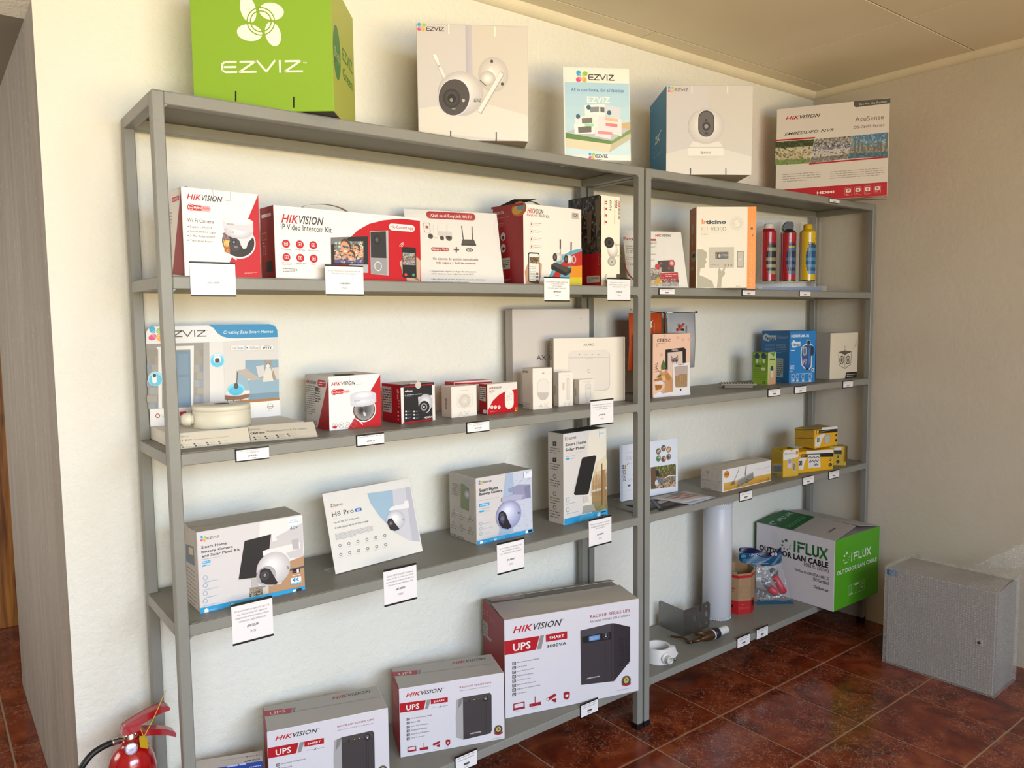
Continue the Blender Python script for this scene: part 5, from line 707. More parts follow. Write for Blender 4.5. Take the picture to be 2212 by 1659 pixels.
F = bx.front('D5'); F.P([(1905, 425), (2008, 415), (2008, 455), (1908, 460)], '#d0ccc4'); F.P([(1905, 460), (2010, 460), (2010, 512), (1905, 508)], '#1d1a16'); F.E((1958, 545), 16, 18, '#1d1a16'); F.E((1954, 541), 6, 7, '#b5a890'); F.E((1958, 614), 24, 24, '#2a2a22'); F.TX((1930, 655), (1990, 640), 1, '#6a4f10'); F.done()
F = bx.right('D5'); F.Q((2066, 520), (2090, 405), '#b5b0a4'); F.Q((2064, 605), (2090, 530), '#b5b0a4'); F.Q((2028, 610), (2048, 565), '#4a3c10'); F.done('side_print')
# --- bottom shelf
bx = Box('power_supply_box', .068, .200, D_, -21.8, .164, .12, .052, 'small white carton lying at floor shelf left end, blue front stripe', ['#25408a', CRM, CRM, CRM, '#b8afa8', KR])
F = bx.top('F7'); F.T('LI-504', (1045, 1480), (1272, 1425), '#3a3532', .01, 0, 180); F.T('CDP', (1015, 1560), (1285, 1492), '#2f3050', .03, .2, 180); F.TX((610, 1535), (1020, 1475), 3, '#8a8480', .3); F.done('top_print'); F = bx.front('F7'); F.T('/250W', (1100, 1655), (1310, 1605), '#dfe0e8', .02); F.TX((720, 1600), (1300, 1578), 1, '#aab4d8', .4); F.done()
def ups_front(F):
    F.z = 'C2'; F.hik((1278, 466), (1570, 388)); F.T('®', (1574, 398), (1585, 386), '#6a6664'); F.P([(1228, 515), (1438, 487), (1420, 562), (1230, 590)], '#a8101c'); F.P([(1446, 486), (1478, 482), (1454, 556), (1430, 560)], '#8a8684'); F.T('UPS', (1281, 572), (1384, 512), '#e4dedc', .02); F.P([(1477, 482), (1612, 463), (1612, 502), (1477, 520)], '#a8101c'); F.T('SMART', (1500, 508), (1589, 478), '#e4dedc', .02)
    F.T('600VA', (1493, 549), (1535, 538), '#5a5654', .01); F.L([(1545, 540), (1549, 548), (1558, 530)], 4, '#2a2826'); F.T('1000VA', (1563, 541), (1613, 527), '#5a5654', .01); F.T('BACKUP SERIES UPS', (1706, 393), (1958, 340), '#9a2a34', .004); F.T('RELIABLE POWER ON STANDBY', (1707, 417), (1957, 371), '#5a5654', .002)
    F.P([(1680, 487), (1734, 465), (1737, 803), (1722, 798), (1680, 785), (1676, 640)], '#a39f9e'); F.P([(1700, 480), (1734, 465), (1720, 520), (1690, 560)], '#7f7b7a'); F.P([(1732, 465), (1948, 428), (1960, 447), (1962, 730), (1952, 752), (1736, 803)], '#3b3434'); F.P([(1737, 505), (1948, 470), (1948, 473), (1737, 508)], '#2a2424'); F.P([(1732, 465), (1948, 428), (1950, 470), (1734, 506)], '#463e3d')
    for x in (1906, 1918): F.L([(x, 435), (x, 760)], 3, '#231e1e')
    F.E((1912, 473), 22, 24, '#1c1818'); F.E((1910, 470), 13, 14, '#5d5656'); F.E((1914, 478), 5, 5, '#d8d4d4')
    for x, y, c in ((1783, 490, '#1f1a1a'), (1822, 483, '#c9b060'), (1858, 478, '#c9b060')): F.E((x, y), 7, 8, '#1f1a1a'); F.E((x, y), 3.5, 4, c)
    F.hik((1791, 760), (1877, 733), '#d8d4d2', '#d8d4d2')
    for y, t, x1 in ((638, 'Wide Input Voltage Range', 1485), (668, 'Built-in AVR', 1391), (700, 'Super Fast Charging', 1451), (731, 'Overload Protection', 1446), (762, 'Short Circuit Protection', 1467), (793, 'Surge Protection', 1427)):
        F.Q((1285, y+13), (1309, y-11), '#2f2b2a'); F.QO((1291, y+7), (1303, y-5), '#c9c4c4', .0012); k = (x1-1318)*.17; F.T(t, (1318, y+3), (x1, y-k-10), '#6a6664')
    F.QO((1295, 892), (1357, 852), '#9a1822', .002); F.P([(1290, 895), (1362, 882), (1362, 890), (1290, 903)], '#9a1822'); F.P([(1388, 868), (1456, 856), (1456, 878), (1388, 888)], '#9a1822'); F.L([(1423, 865), (1421, 826)], 3, '#9a1822'); F.P([(1488, 836), (1545, 812), (1552, 826), (1500, 850)], '#9a1822'); F.P([(1520, 845), (1548, 838), (1550, 858), (1530, 860)], '#9a1822'); F.P([(1595, 806), (1613, 800), (1631, 803), (1630, 835), (1613, 850), (1597, 838)], '#9a1822'); F.Q((1606, 832), (1621, 818), '#e4dedc')
    for x, y in ((1326, 910), (1422, 893), (1520, 876), (1612, 860)): F.TX((x-22, y+6), (x+22, y-2), 1, '#9a9694', .5)
    F.E((2014, 720), 33, 35, '#2a2620'); F.RING((2014, 720), 29, 31, 2.5, '#8a7a50', n=24); F.E((2014, 718), 20, 21, '#b5a060'); F.T('2', (2007, 726), (2021, 706), '#2a2620', .03); F.P([(1980, 742), (2014, 748), (2050, 735), (2045, 752), (2014, 764), (1984, 758)], '#9a2028'); F.TX((1965, 802), (2050, 775), 3, '#a8a4a2', .3)
UPSC = ['#d0ccd2', CRM, '#9a1520', CRM, '#a39e98', KR]
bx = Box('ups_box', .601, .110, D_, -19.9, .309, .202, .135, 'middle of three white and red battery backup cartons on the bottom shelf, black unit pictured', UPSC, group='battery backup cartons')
F1 = bx.front('C2'); F1.dims = (.309, .202); ups_front(F1); F1.done()
def ups_top(F): F.z = 'C2'; F.P([(1172, 265), (1375, 250), (1368, 282), (1186, 298)], '#a3303a'); F.P([(1382, 249), (1398, 248), (1392, 278), (1375, 280)], '#77726e'); F.T('UPS', (1225, 292), (1325, 258), '#d0c8c6', .01); F.hik((1648, 204), (1912, 146), '#a3303a', '#4a4644'); F.L([(1170, 302), (1980, 196)], 2.5, '#7f7a74')
FT = bx.top('C2'); FT.dims = (.309, .135); ups_top(FT); FT.done('top_print'); F = bx.left('C2'); F.P([(1170, 330), (1215, 400), (1215, 560), (1180, 500)], '#b5525a'); F.done('side_print')
bx = Box('ups_box', .228, .120, D_, -15.8, .310, .202, .138, 'leftmost battery backup carton, cut by the lower edge of the view', UPSC, group='battery backup cartons')
F = bx.front('C2', src=F1, dims=(.310, .202)); ups_front(F); F.done(); F = bx.top('C2', src=FT, dims=(.310, .138)); ups_top(F); F.done('top_print')
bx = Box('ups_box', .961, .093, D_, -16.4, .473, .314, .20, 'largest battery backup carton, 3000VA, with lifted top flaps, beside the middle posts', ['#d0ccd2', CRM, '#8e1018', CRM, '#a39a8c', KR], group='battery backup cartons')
F = bx.front('C3'); F.hik((496, 592), (985, 446)); F.RING((998, 453), 7, 8, 2, '#6a6664', n=14); F.P([(413, 670), (762, 615), (728, 752), (416, 808)], '#a8101c'); F.P([(770, 614), (808, 606), (780, 745), (736, 752)], '#8a8684'); F.T('UPS', (499, 772), (673, 664), '#e4dedc', .02); F.P([(824, 605), (1037, 568), (1038, 642), (826, 676)], '#a8101c'); F.T('SMART', (860, 652), (1008, 596), '#e4dedc', .02); F.T('3000VA', (834, 738), (1030, 672), '#35302e', .016)
F.T('BACKUP SERIES UPS', (1267, 443), (1664, 345), '#9a2a34', .004); F.T('RELIABLE POWER ON STANDBY', (1267, 486), (1664, 398), '#5a5654', .002)
F.P([(1168, 562), (1478, 490), (1512, 490), (1664, 525), (1664, 865), (1505, 1066), (1176, 1104)], '#393337'); F.P([(1500, 490), (1664, 525), (1664, 865), (1505, 1062)], '#2f282e'); F.P([(1172, 566), (1478, 493), (1478, 575), (1174, 625)], '#454045'); F.P([(1188, 625), (1475, 570), (1475, 650), (1190, 690)], '#1a1719'); F.P([(1253, 622), (1363, 600), (1365, 650), (1254, 670)], '#5f86b5'); F.TX((1270, 660), (1350, 615), 3, '#a8c8e0', .35); F.E((1423, 612), 33, 36, '#4a4549'); F.E((1423, 612), 26, 28, '#191618'); F.E((1423, 605), 12, 15, '#6a6468'); F.E((1422, 622), 5, 6, '#d8d4d8')
for x in (1414, 1433, 1478): F.L([(x, 505 if x < 1450 else 495), (x, 1068)], 3, '#1f1a1d')
for k in range(15): F.L([(1555, 635+k*20), (1600, 628+k*20)], 5, '#1c171b'); F.L([(1615, 612+k*20), (1652, 606+k*20)], 5, '#1c171b')
F.hik((1230, 1046), (1362, 1008), '#d8d4d2', '#d8d4d2')
for i, (t, x1) in enumerate((('Wide Input Voltage Range', 757), ('Built-in AVR', 636), ('Super Fast Charging', 705), ('Overload Protection', 706), ('Surge Protection', 672), ('Short Circuit Protection', 722), ('USB Port for Communication', 766), ('LCD Display', 638))):
    y = 887+i*44; F.Q((492, y+20), (525, y-17), '#2f2b2a'); F.QO((501, y+10), (516, y-7), '#c9c4c4', .002); F.T(t, (535, y+2), (x1, y-(x1-535)*.19-12), '#6a6664')
F.QO((506, 1340), (608, 1272), '#9a1822', .003); F.P([(498, 1345), (616, 1322), (616, 1334), (498, 1357)], '#9a1822'); F.P([(661, 1292), (774, 1268), (775, 1300), (662, 1322)], '#9a1822'); F.L([(718, 1280), (717, 1218)], 6, '#9a1822'); F.TX((676, 1310), (702, 1298), 1, '#e0b8b8'); F.P([(826, 1240), (915, 1186), (930, 1206), (845, 1262)], '#9a1822'); F.P([(880, 1250), (905, 1240), (928, 1232), (928, 1274), (905, 1272)], '#9a1822'); F.E((842, 1244), 14, 12, '#d8c0c0'); F.P([(1002, 1178), (1033, 1166), (1062, 1175), (1060, 1222), (1033, 1250), (1004, 1234)], '#9a1822'); F.RR((1018, 1222), (1046, 1195), '#e4dedc', .15)
for x, y, t in ((555, 1372, 'Laptop'), (717, 1338, 'Router'), (875, 1304, 'CCTV Camera'), (1033, 1272, 'Security Systems')): k = len(t)*5; F.T(t, (x-k, y), (x+k, y-14-k*.2), '#8a8684')
F.E((1623, 1060), 45, 50, '#2a2620', 34); F.RING((1623, 1060), 39, 43, 4, '#8a7a50', n=26); F.E((1623, 1055), 27, 30, '#b5a060'); F.T('2', (1613, 1062), (1633, 1036), '#2a2620', .03); F.P([(1578, 1090), (1623, 1094), (1670, 1075), (1664, 1098), (1623, 1112), (1584, 1106)], '#9a2028'); F.TX((1532, 1165), (1672, 1130), 3, '#a8a4a2', .3); F.done()
F = bx.left('C3'); F.P([(196, 455), (250, 490), (252, 620), (286, 650), (284, 678), (200, 600)], '#9a8f8a'); F.TX((202, 590), (246, 480), 6, '#5a504c', .4)
for x, y in ((208, 375), (243, 395), (277, 450), (312, 490)): F.RING((x, y), 7, 22, 3, '#c08a88', n=12)
F.done('side_print')
r = bx.r; fm_ = M('#b0a89c', .6)
MB().add([(0, 0, .3142), (.471, 0, .3142), (.471, .125, .320), (.0, .118, .326), (0, 0, .3152), (.471, 0, .3152), (.471, .125, .321), (0, .118, .327)], [(3, 2, 1, 0), (4, 5, 6, 7), (0, 1, 5, 4), (2, 3, 7, 6), (1, 2, 6, 5), (3, 0, 4, 7)], fm_).build('front_flap', r)
bf = MB().add([(0, .2, .3142), (.471, .2, .3142), (.455, .128, .336), (.02, .126, .338), (0, .2, .3152), (.471, .2, .3152), (.455, .128, .337), (.02, .126, .339)], [(0, 1, 2, 3), (7, 6, 5, 4), (0, 4, 5, 1), (2, 6, 7, 3), (1, 5, 6, 2), (3, 7, 4, 0)], fm_).build('back_flap', r)
F = Face(bx.r, (.02, .126, .339), (1, 0, 0), Vector((0, .074, -.0238)), 'C3'); F.P([(232, 250), (592, 210), (570, 240), (300, 272)], '#a05058'); F.P([(600, 209), (620, 207), (606, 236), (580, 239)], '#77726e'); F.T('UPS', (330, 256), (490, 234), '#c8bab6', .01); F.hik((962, 140), (1380, 72), '#a3303a', '#4a4644'); F.done('flap_print')
bx = Box('cable_box', 2.553, .301, D_, -90.7, .381, .303, .361, 'white and green outdoor network cable carton turned diagonal, overhanging the shelf end', ['#cfcace', '#cfcace', '#4f9a1c', '#4f9a1c', '#9a958e', '#8a7a6a'])
F = bx.front('D4'); F.T('IFLUX', (626, 700), (1000, 640), '#15602a', .02) if 0 else None
def iflux(F, bl, tr, c, c2):
    x0, y0, x1, y1 = F.box(bl, tr); f = lambda x, y: (x0+(x1-x0)*x, y0+(y1-y0)*y); t = (y1-y0)*.2
    for st, cc in (([(.03, 0), (.03, 1)], c), ([(.15, 0), (.15, .72)], c), ([(.12, .92), (.33, .92)], c), ([(.15, .52), (.31, .52)], c), ([(.39, 1), (.39, .08), (.53, .08)], c), ([(.59, 1), (.59, .2), (.66, .06)], c), ([(.73, 1), (.73, .2), (.66, .06)], c), ([(.99, 1), (.79, 0)], c2), ([(.79, 1), (.99, 0)], c)): F.LU([f(*p) for p in st], t, cc)
iflux(F, (626, 735), (1112, 705), '#17602a', '#3f7a24')
for x, y, k in ((519, 580, 21), (471, 593, 17), (464, 648, 15), (492, 694, 12), (537, 709, 11), (571, 690, 9), (582, 656, 6)): F.E((x, y), k, k, '#3a7a28' if k < 20 else '#1f6a2a', 18)
F.T('OUTDOOR LAN CABLE', (135, 715), (1125, 895), '#1c1a1c', .04); F.T('1000 ft. (305m)', (778, 965), (1130, 985), '#2c2a2c', .004); F.T('Verified to ANSI/TIA-568-C.2', (640, 1012), (1128, 1108), '#2c2a2c', .008); F.T('ISO Certified', (910, 1158), (1128, 1168), '#2c2a2c', .008); F.T('Outdoor use', (916, 1262), (1126, 1276), '#2c2a2c', .012)
dots = []
for k in range(12):
    for j in range(44):
        a = math.radians(-68+j*3.1); R = 215+k*9; x, y = 230+R*.75*math.cos(a), 790-R*1.35*math.sin(a)
        if 95 < x < 500 and y > 440: dots.append((x, y))
for x, y in dots[::2]: F.off -= .00002; F.E((x, y), 2.4, 2.6, '#7f7a80', 4)
F.done(); F = bx.right('D4'); iflux(F, (1447, 880), (1733, 665), '#cfd8c8', '#cfd8c8')
for x, y, k in ((1386, 762, 17), (1353, 803, 14), (1346, 864, 12), (1363, 905, 9), (1387, 893, 9), (1413, 858, 6), (1421, 816, 5)): F.E((x, y), k*.75, k*1.2, '#cfd8c8', 16)
F.T('OUTDOOR LAN CABLE', (1243, 1090), (1815, 812), '#cfd8c8', .03); F.QO((1404, 1375), (1640, 1140), '#9fc080', .0025)
for x in (1483, 1563): F.L([(x, 1350-(x-1404)*.3), (x, 1205-(x-1404)*.3)], 3, '#9fc080')
for x in (1430, 1455): F.L([(x, 1330), (x, 1230)], 7, '#c9d4c0')
F.L([(1415, 1352), (1468, 1330)], 8, '#c9d4c0'); F.E((1525, 1215), 30, 34, '#c9d4c0', 20, 0, 0, 180); F.L([(1525, 1215), (1525, 1300)], 6, '#86a868'); F.RING((1606, 1215), 20, 32, 9, '#c9d4c0', 20, 320, 16); F.done('side_print')
r = bx.r; wf_ = M('#a39d9a', .6); gf_ = M('#0f5a2c', .5)
# lifted top flaps: each hinged on one long edge, meeting in a low ridge
rz_ = .303+.062
def flapface(p, name, m): return MB().prism([Vector(q) for q in p], (0, 0, .0016), m).build(name, r)
flapface([(0, 0, .3035), (.381, 0, .3035), (.379, .168, .3365), (.026, .168, .3365)], 'front_flap', wf_); flapface([(0, .361, .3035), (.381, .361, .3035), (.375, .20, .331), (.02, .185, .331)], 'back_flap', M('#b0aaa6', .6))
F = Face(r, (0, 0, .3053), (1, 0, 0), (0, .168, .033), 'D4')
F.PU([(.001, 0), (.183, 0), (.188, .170), (.0265, .170)], '#0f5a2c')
vs_, fs_, ax, bx_, ay, by = glyphs('IFLUX', .03, 0)
def vtext(F, t, u, v0, v1, h, c, b=.02):   # text running front to back up the flap
    vs_, fs_, ax, bx_, ay, by = glyphs(t, b, 0); F.emit([(u-h*(y-ay)/(by-ay), v0+(v1-v0)*(x-ax)/(bx_-ax)) for x, y in vs_], fs_, c)
vtext(F, 'IFLUX', .088, .055, .160, .026, '#9ab8a0', .03); vtext(F, 'Outdoor LAN cable', .145, .02, .15, .007, '#8fae94', 0); vtext(F, 'Outdoor LAN cable', .157, .02, .15, .007, '#8fae94', 0); vtext(F, 'OUTDOOR', .325, .055, .105, .011, '#3a3638', .02)
for i in range(6): F.PU([(.072+.016*math.cos(i*.8+2.5)+.006*math.cos(k), .028+.016*math.sin(i*.8+2.5)+.006*math.sin(k)) for k in [j*math.pi/5 for j in range(10)]][:10], '#9ab8a0') if i < 5 else None
F.done('flap_print')
# ---------------------------------------------------------------- everything that is not a carton
IV = M('#d9d3c2', .4); STEEL = M('#a8a8a6', .3, 1)
def plate2d(outline, holes, t):
    """flat plate with real holes: returns (verts, faces) in its own plane, thickness t"""
    cu = bpy.data.curves.new('p', 'CURVE'); cu.dimensions = '2D'; cu.fill_mode = 'BOTH'; cu.extrude = t/2
    for pl in [outline]+holes:
        sp = cu.splines.new('POLY'); sp.points.add(len(pl)-1); sp.use_cyclic_u = True
        for p, q in zip(sp.points, pl): p.co = (q[0], q[1], 0, 1)
    ob = bpy.data.objects.new('p', cu); S.collection.objects.link(ob); me = bpy.data.meshes.new_from_object(ob.evaluated_get(bpy.context.evaluated_depsgraph_get()))
    r = [tuple(v.co) for v in me.vertices], [tuple(p.vertices) for p in me.polygons]
    bpy.data.objects.remove(ob); bpy.data.curves.remove(cu); bpy.data.meshes.remove(me); return r
def circ(x, y, r, n=16, k=1): return [(x+r*math.cos(2*math.pi*i/n), y+k*r*math.sin(2*math.pi*i/n)) for i in range(n)]
# --- smart home display board with its platform (third shelf, left)
r = root('display_stand', (.025, .09, B_), 0, 'white cardboard display stand with blue corner and door and sofa pictures, rounded top', 'display')
MB().box(0, .012, 0, .322, .183, .031, M('#c9c3b8', .5), .0015).build('platform', r)
def rr2(x0, y0, x1, y1, rad, n=7, low=False):
    o = []
    for cx, cy, a in ((x1-rad, y1-rad, 0), (x0+rad, y1-rad, 90)): o += [(cx+rad*math.cos(math.radians(a+90*i/n)), cy+rad*math.sin(math.radians(a+90*i/n))) for i in range(n+1)]
    return o+[(x0, y0), (x1, y0)]
ol = rr2(0, .0312, .324, .274, .02)
MB().prism([(x, .178, z) for x, z in ol], (0, -.004, 0), M('#dddbd8', .45)).build('back_board', r)
F = Face(r, (0, .174, 0), (1, 0, 0), (0, 0, 1), 'B1')
F.PU([(x*.994+.001, z-.0008) if z > .04 else (x*.994+.001, z) for x, z in ol], '#dddbd8')
F.P([(552, 130), (990, 127), (1025, 140), (1040, 170), (1042, 216), (760, 224), (705, 222), (665, 212), (632, 190), (600, 150), (580, 138)], '#2a86b4'); F.T('Creating Easy Smart Homes', (673, 200), (1010, 166), '#e2e6e8', .004, .22)
F.petals((213, 192), 50, gap='#dddbd8'); F.ez((262, 218), (553, 168), '#55504e'); F.T('TM', (554, 174), (566, 168), '#55504e')
F.P([(147, 262), (560, 252), (560, 690), (158, 705)], '#8f8a82')
rr = random.Random(3)
for j in range(8):
    for i in range(11):
        x = 150+i*36+(18 if j % 2 else 0); y = 300+j*52
        if x < 240 or 465 < x < 535: F.Q((x, y+48), (x+33, y), rr.choice(['#8a929a', '#7f8890', '#959aa0', '#9a958c'] if j > 1 else ['#8a8478', '#948d80'])); F.off -= .00002
F.P([(212, 282), (470, 274), (466, 690), (440, 690), (446, 300), (250, 305), (252, 700), (228, 702), (226, 305)], '#dcd8d4'); F.P([(345, 312), (446, 310), (450, 688), (345, 690)], '#6a8296'); F.P([(365, 330), (430, 328), (432, 470), (365, 472)], '#748ca0'); F.P([(365, 490), (432, 488), (434, 660), (365, 664)], '#748ca0')
F.P([(535, 252), (578, 250), (580, 672), (535, 680)], '#a9a4a0'); F.P([(575, 248), (668, 246), (680, 668), (580, 675)], '#d6d2cf'); F.P([(668, 246), (1043, 222), (1053, 640), (682, 668)], '#cfcac6')
for cx, cy in ((629, 372), (208, 500)): F.E((cx, cy), 52, 50, '#9fd0e2', 30, 0); F.E((cx, cy+8), 44, 40, '#5fbcd8', 30)
F.E((629, 366), 27, 27, '#e6e4e4'); F.L([(606, 335), (652, 335)], 10, '#e0dede'); F.L([(629, 335), (629, 348)], 14, '#d4d2d2'); F.RR((614, 392), (645, 358), '#3a3536', .4); F.RR((186, 532), (214, 466), '#e4e2e2', .5); F.E((200, 478), 12, 12, '#2f2b2c')
for x0, x1 in ((719, 812), (822, 914), (924, 1013)): F.RR((x0, 308), (x1, 268), '#b5b0ac', .2); F.RR((x0+2, 306), (x1-2, 270), '#dedad7', .2)
F.T('works', (727, 289), (757, 281), '#4a4644', .01); F.T('with', (735, 299), (757, 290), '#4a4644', .01); F.L([(764, 276), (764, 300)], 1.5, '#8a8684'); F.T('alexa', (770, 298), (804, 280), '#3f9ab8', .01); F.T('Hey Google', (852, 297), (910, 285), '#4a4644', .012); F.E((832, 288), 5, 5, '#4a6a9a'); F.T('works with', (852, 282), (884, 276), '#6a6664'); F.T('Works with', (950, 277), (988, 271), '#4a4644', .02); F.T('IFTTT', (940, 299), (1000, 280), '#1f1d1d', .05)
F.P([(820, 372), (1046, 368), (1050, 500), (822, 500)], '#7f9cae'); F.P([(762, 470), (775, 448), (830, 440), (845, 600), (800, 610), (760, 600)], '#8fa9b8'); F.P([(835, 510), (1050, 500), (1051, 590), (850, 605)], '#88a4b4'); F.P([(848, 604), (1051, 588), (1052, 632), (840, 650)], '#6f8b9c'); F.P([(760, 445), (830, 430), (850, 450), (935, 505), (860, 510), (790, 470), (768, 455), (766, 560), (756, 560)], '#b0a499'); F.P([(893, 415), (945, 405), (950, 480), (910, 490)], '#c9c4c0'); F.P([(1000, 425), (1048, 420), (1050, 505), (1010, 500)], '#c5bdb4')
F.P([(945, 470), (960, 425), (990, 420), (1010, 480), (1012, 515), (940, 522)], '#d3cbc2'); F.P([(950, 385), (953, 368), (965, 380), (985, 378), (998, 370), (1000, 400), (985, 425), (960, 422)], '#9a8a7a'); F.E((973, 412), 14, 14, '#d8d0c8'); F.E((966, 400), 3, 4, '#3a3028'); F.E((984, 400), 3, 4, '#3a3028'); F.P([(1010, 440), (1030, 500), (1012, 512), (1000, 470)], '#9a8a7a')
F.P([(680, 592), (760, 575), (850, 578), (850, 600), (790, 612), (700, 615)], '#dcd8d4'); F.P([(680, 612), (760, 618), (850, 600), (848, 625), (800, 640), (700, 645), (680, 640)], '#8a5f3f'); F.E((757, 572), 58, 42, '#7fc8e0', 30); F.E((757, 580), 48, 32, '#4fb4d4', 30); F.RR((742, 570), (772, 528), '#4a4644', .5); F.L([(766, 455), (762, 530)], 5, '#4a4644')
for x in (700, 740, 790, 825): F.L([(x, 640), (x-3, 662)], 4, '#4a3a30')
F.P([(682, 655), (1053, 630), (1053, 648), (682, 672)], '#a06a3a'); F.P([(165, 706), (560, 688), (1053, 645), (1056, 759), (172, 826)], '#dddbd8')
F.RING((222, 752), 13, 13, 5, '#b5303a', n=18); F.T('GOOD DESIGN', (241, 750), (300, 740), '#4a4644', .03); F.T('AWARD', (241, 763), (272, 755), '#4a4644', .03); F.Q((372, 752), (417, 722), '#b5242f'); F.TX((390, 748), (412, 728), 3, '#d88a8e'); F.E((464, 721), 12, 12, '#b5303a'); F.L([(455, 718), (474, 716)], 2, '#dddbd8'); F.L([(455, 726), (474, 724)], 2, '#dddbd8'); F.RING((990, 687), 18, 18, 2.5, '#6a6664', n=20); F.L([(968, 692), (1012, 688)], 3, '#6a6664'); F.TX((978, 720), (1004, 712), 1, '#8a8684')
F.done('board_print')
# --- white round junction box with gland, standing on the platform
zt = B_+.031; pf = onz(*zp('D2', (1000, 372)), zt); dv = Vector((pf.x-CAM.x, pf.y-CAM.y, 0)).normalized(); JR = .0665
pc = pf+dv*JR; r = root('junction_box', (pc.x, pc.y, zt), 0, 'round ivory junction box with a cable gland, lying before the display stand board', 'junction box')
JM = M('#d3cdba', .45, bump=.05, bscale=200); MB().lathe([(0, 0), (JR-.002, 0), (JR, .002), (JR, .0385), (JR-.0012, .0392), (JR-.0012, .0405)], JM, 48).build('housing', r)
MB().lathe([(JR-.0015, .0402), (JR, .0406), (JR, .0505), (JR-.002, .0528), (JR-.016, .0545), (.02, .0545), (.0195, .0535), (0, .0535)], JM, 48).build('lid', r)
MB().lathe([(0, .0541), (.017, .0541), (.0175, .0545), (.0175, .0538), (0, .0536)], M('#4a3f3a', .6), 24).build('centre_hole', r)
gd = -dv.cross(Vector((0, 0, 1))); gd = (gd*1.0-dv*.12).normalized(); T = Matrix.Translation(gd*(JR-.004)+Vector((0, 0, .021))) @ gd.to_track_quat('Z', 'X').to_matrix().to_4x4()
MB().lathe([(0, 0), (.0135, 0), (.0135, .006), (.0125, .0065), (.0125, .009)], JM, 8, T, smooth=False).lathe([(.0145, .0085), (.0155, .0095), (.0155, .02), (.012, .027), (.007, .03), (.006, .024), (0, .024)], JM, 20, T).build('cable_gland', r)
# --- two low sloping acrylic signs in front of the platform
for nm, a, b, t, lab in (('l', onz(*zp('D2', (512, 610)), B_+.001), onz(*zp('D2', (1335, 527)), B_+.001), onz(*zp('D2', (1230, 363)), B_+.034), 'low sloping clear sign for a battery powered camera, nearer the left post'), ('r', onz(*zp('D2', (1342, 525)), B_+.001), onz(*zp('D2', (2135, 460)), B_+.001), onz(*zp('D2', (2005, 285)), B_+.034), 'low sloping clear sign for a weatherproof camera, beside the dome camera carton')):
    d = (b-a); d.z = 0; L_ = d.length; d.normalize(); nrm = Vector((-d.y, d.x, 0)); back = max(.02, (t-b).dot(nrm)); sl = math.hypot(back, .033)
    if nm == 'l': a = b-d*.162; L_ = .162
    r = root('acrylic_sign', (a.x, a.y, B_+.0005), math.atan2(d.y, d.x), lab, 'sign', None, -math.atan2(back, .033))
    MB().box(0, -.0008, .001, L_, .0006, sl, M('#cbc4b6', .4)).build('printed_sheet', r)
    MB().box(-.001, -.0024, 0, L_+.001, -.001, sl, clear(), 0).build('acrylic_cover', r); MB().box(-.001, -.006, -.0004, L_+.001, .002, .0016, clear('acrylic_foot', .06, '#e8ecec', .06, 0, 0, .12)).build('acrylic_lip', r)
    F = Face(r, (0, -.0008, 0), (1, 0, 0), (0, 0, 1), 'D2')
    if nm == 'l':
        F.T('EZVIZ', (420, 478), (606, 448), '#7a746a', .01, .1); F.T('BC1 Kit', (420, 522), (632, 486), '#3a3633', .03); F.T('Battery Powered Camera', (660, 506), (1068, 452), '#7a746a'); pp = [(512, 562), (664, 548), (812, 534), (958, 519), (527, 586), (680, 571), (826, 556), (972, 541)]
    else:
        F.petals((1320, 380), 14, ('#8a9a8a', '#9aa05a', '#a07a7a', '#b09a5a')); F.ez((1344, 384), (1446, 364), '#7a746a'); F.T('C8W Pro', (1333, 437), (1500, 402), '#3a3633', .03); F.T('Weatherproof Pan & Tilt Camera', (1526, 416), (2000, 352), '#7a746a'); pp = [(1380, 472), (1513, 460), (1647, 446), (1777, 432), (1393, 495), (1528, 481), (1662, 467), (1796, 453)]
    for i, (x, y) in enumerate(pp): F.E((x, y), 13, 9, '#55504a', 12); F.TX((x+24, y+4), (x+100, y-14), 2, '#9a948a', .3, i)
    F.done('sheet_print')
# --- aerosol cans in a clear hanging tray (second shelf of the right unit)
thc = math.radians(-34); cw, sw = math.cos(thc), math.sin(thc); ctr = Vector((2.50, .135, A_))
r = root('display_tray', ctr, thc, 'clear plastic display tray holding three spray cans, right of the orange striped carton', 'tray'); CP = clear('clear_tray', .006, '#e8e4d8', .15, 0, 0, .07)
def trp(px, py): d = ray(*zp('D3', (px, py))); n = Vector((sw, -cw, 0)); q = CAM+d*((ctr-CAM).dot(n)/d.dot(n))-ctr; return q.dot(Vector((cw, sw, 0))), q.z
xl, xr = trp(262, 900)[0], trp(1440, 900)[0]; zt_, zb = trp(860, 200)[1], trp(800, 1420)[1]
ol = [(xl, zb-.02), (xr, zb-.02), (xr, zt_-.012), (xr-.012, zt_), (xl+.012, zt_), (xl, zt_-.012)]
hx = trp(822, 240); vs_, fs_ = plate2d(ol, [circ(hx[0], hx[1], .008, 14, .7)], .001)
MB().add([(x, .042, z) for x, z, q in [(v[0], v[1], v[2]) for v in vs_]], fs_, CP).build('back_panel', r)
MB().box(xl, -.03, .0, xr+.01, .044, .0012, CP).box(xl, -.036, 0, xr+.01, -.034, .022, CP).box(xl, .041, 0, xr, .043, zb, CP).build('tray_base', r)
MB().box(xl+.02, -.0335, .0014, xr-.01, -.0325, .020, M('#27457f', .4)).build('blue_leaflet', r)
cans = (('spray_can', 480, 1390, 362, 500, 'red', 'white'), ('spray_can', 835, 1390, 330, 520, 'red', 'black'), ('spray_can', 1185, 1390, 372, 510, 'yellow', 'yellow'))
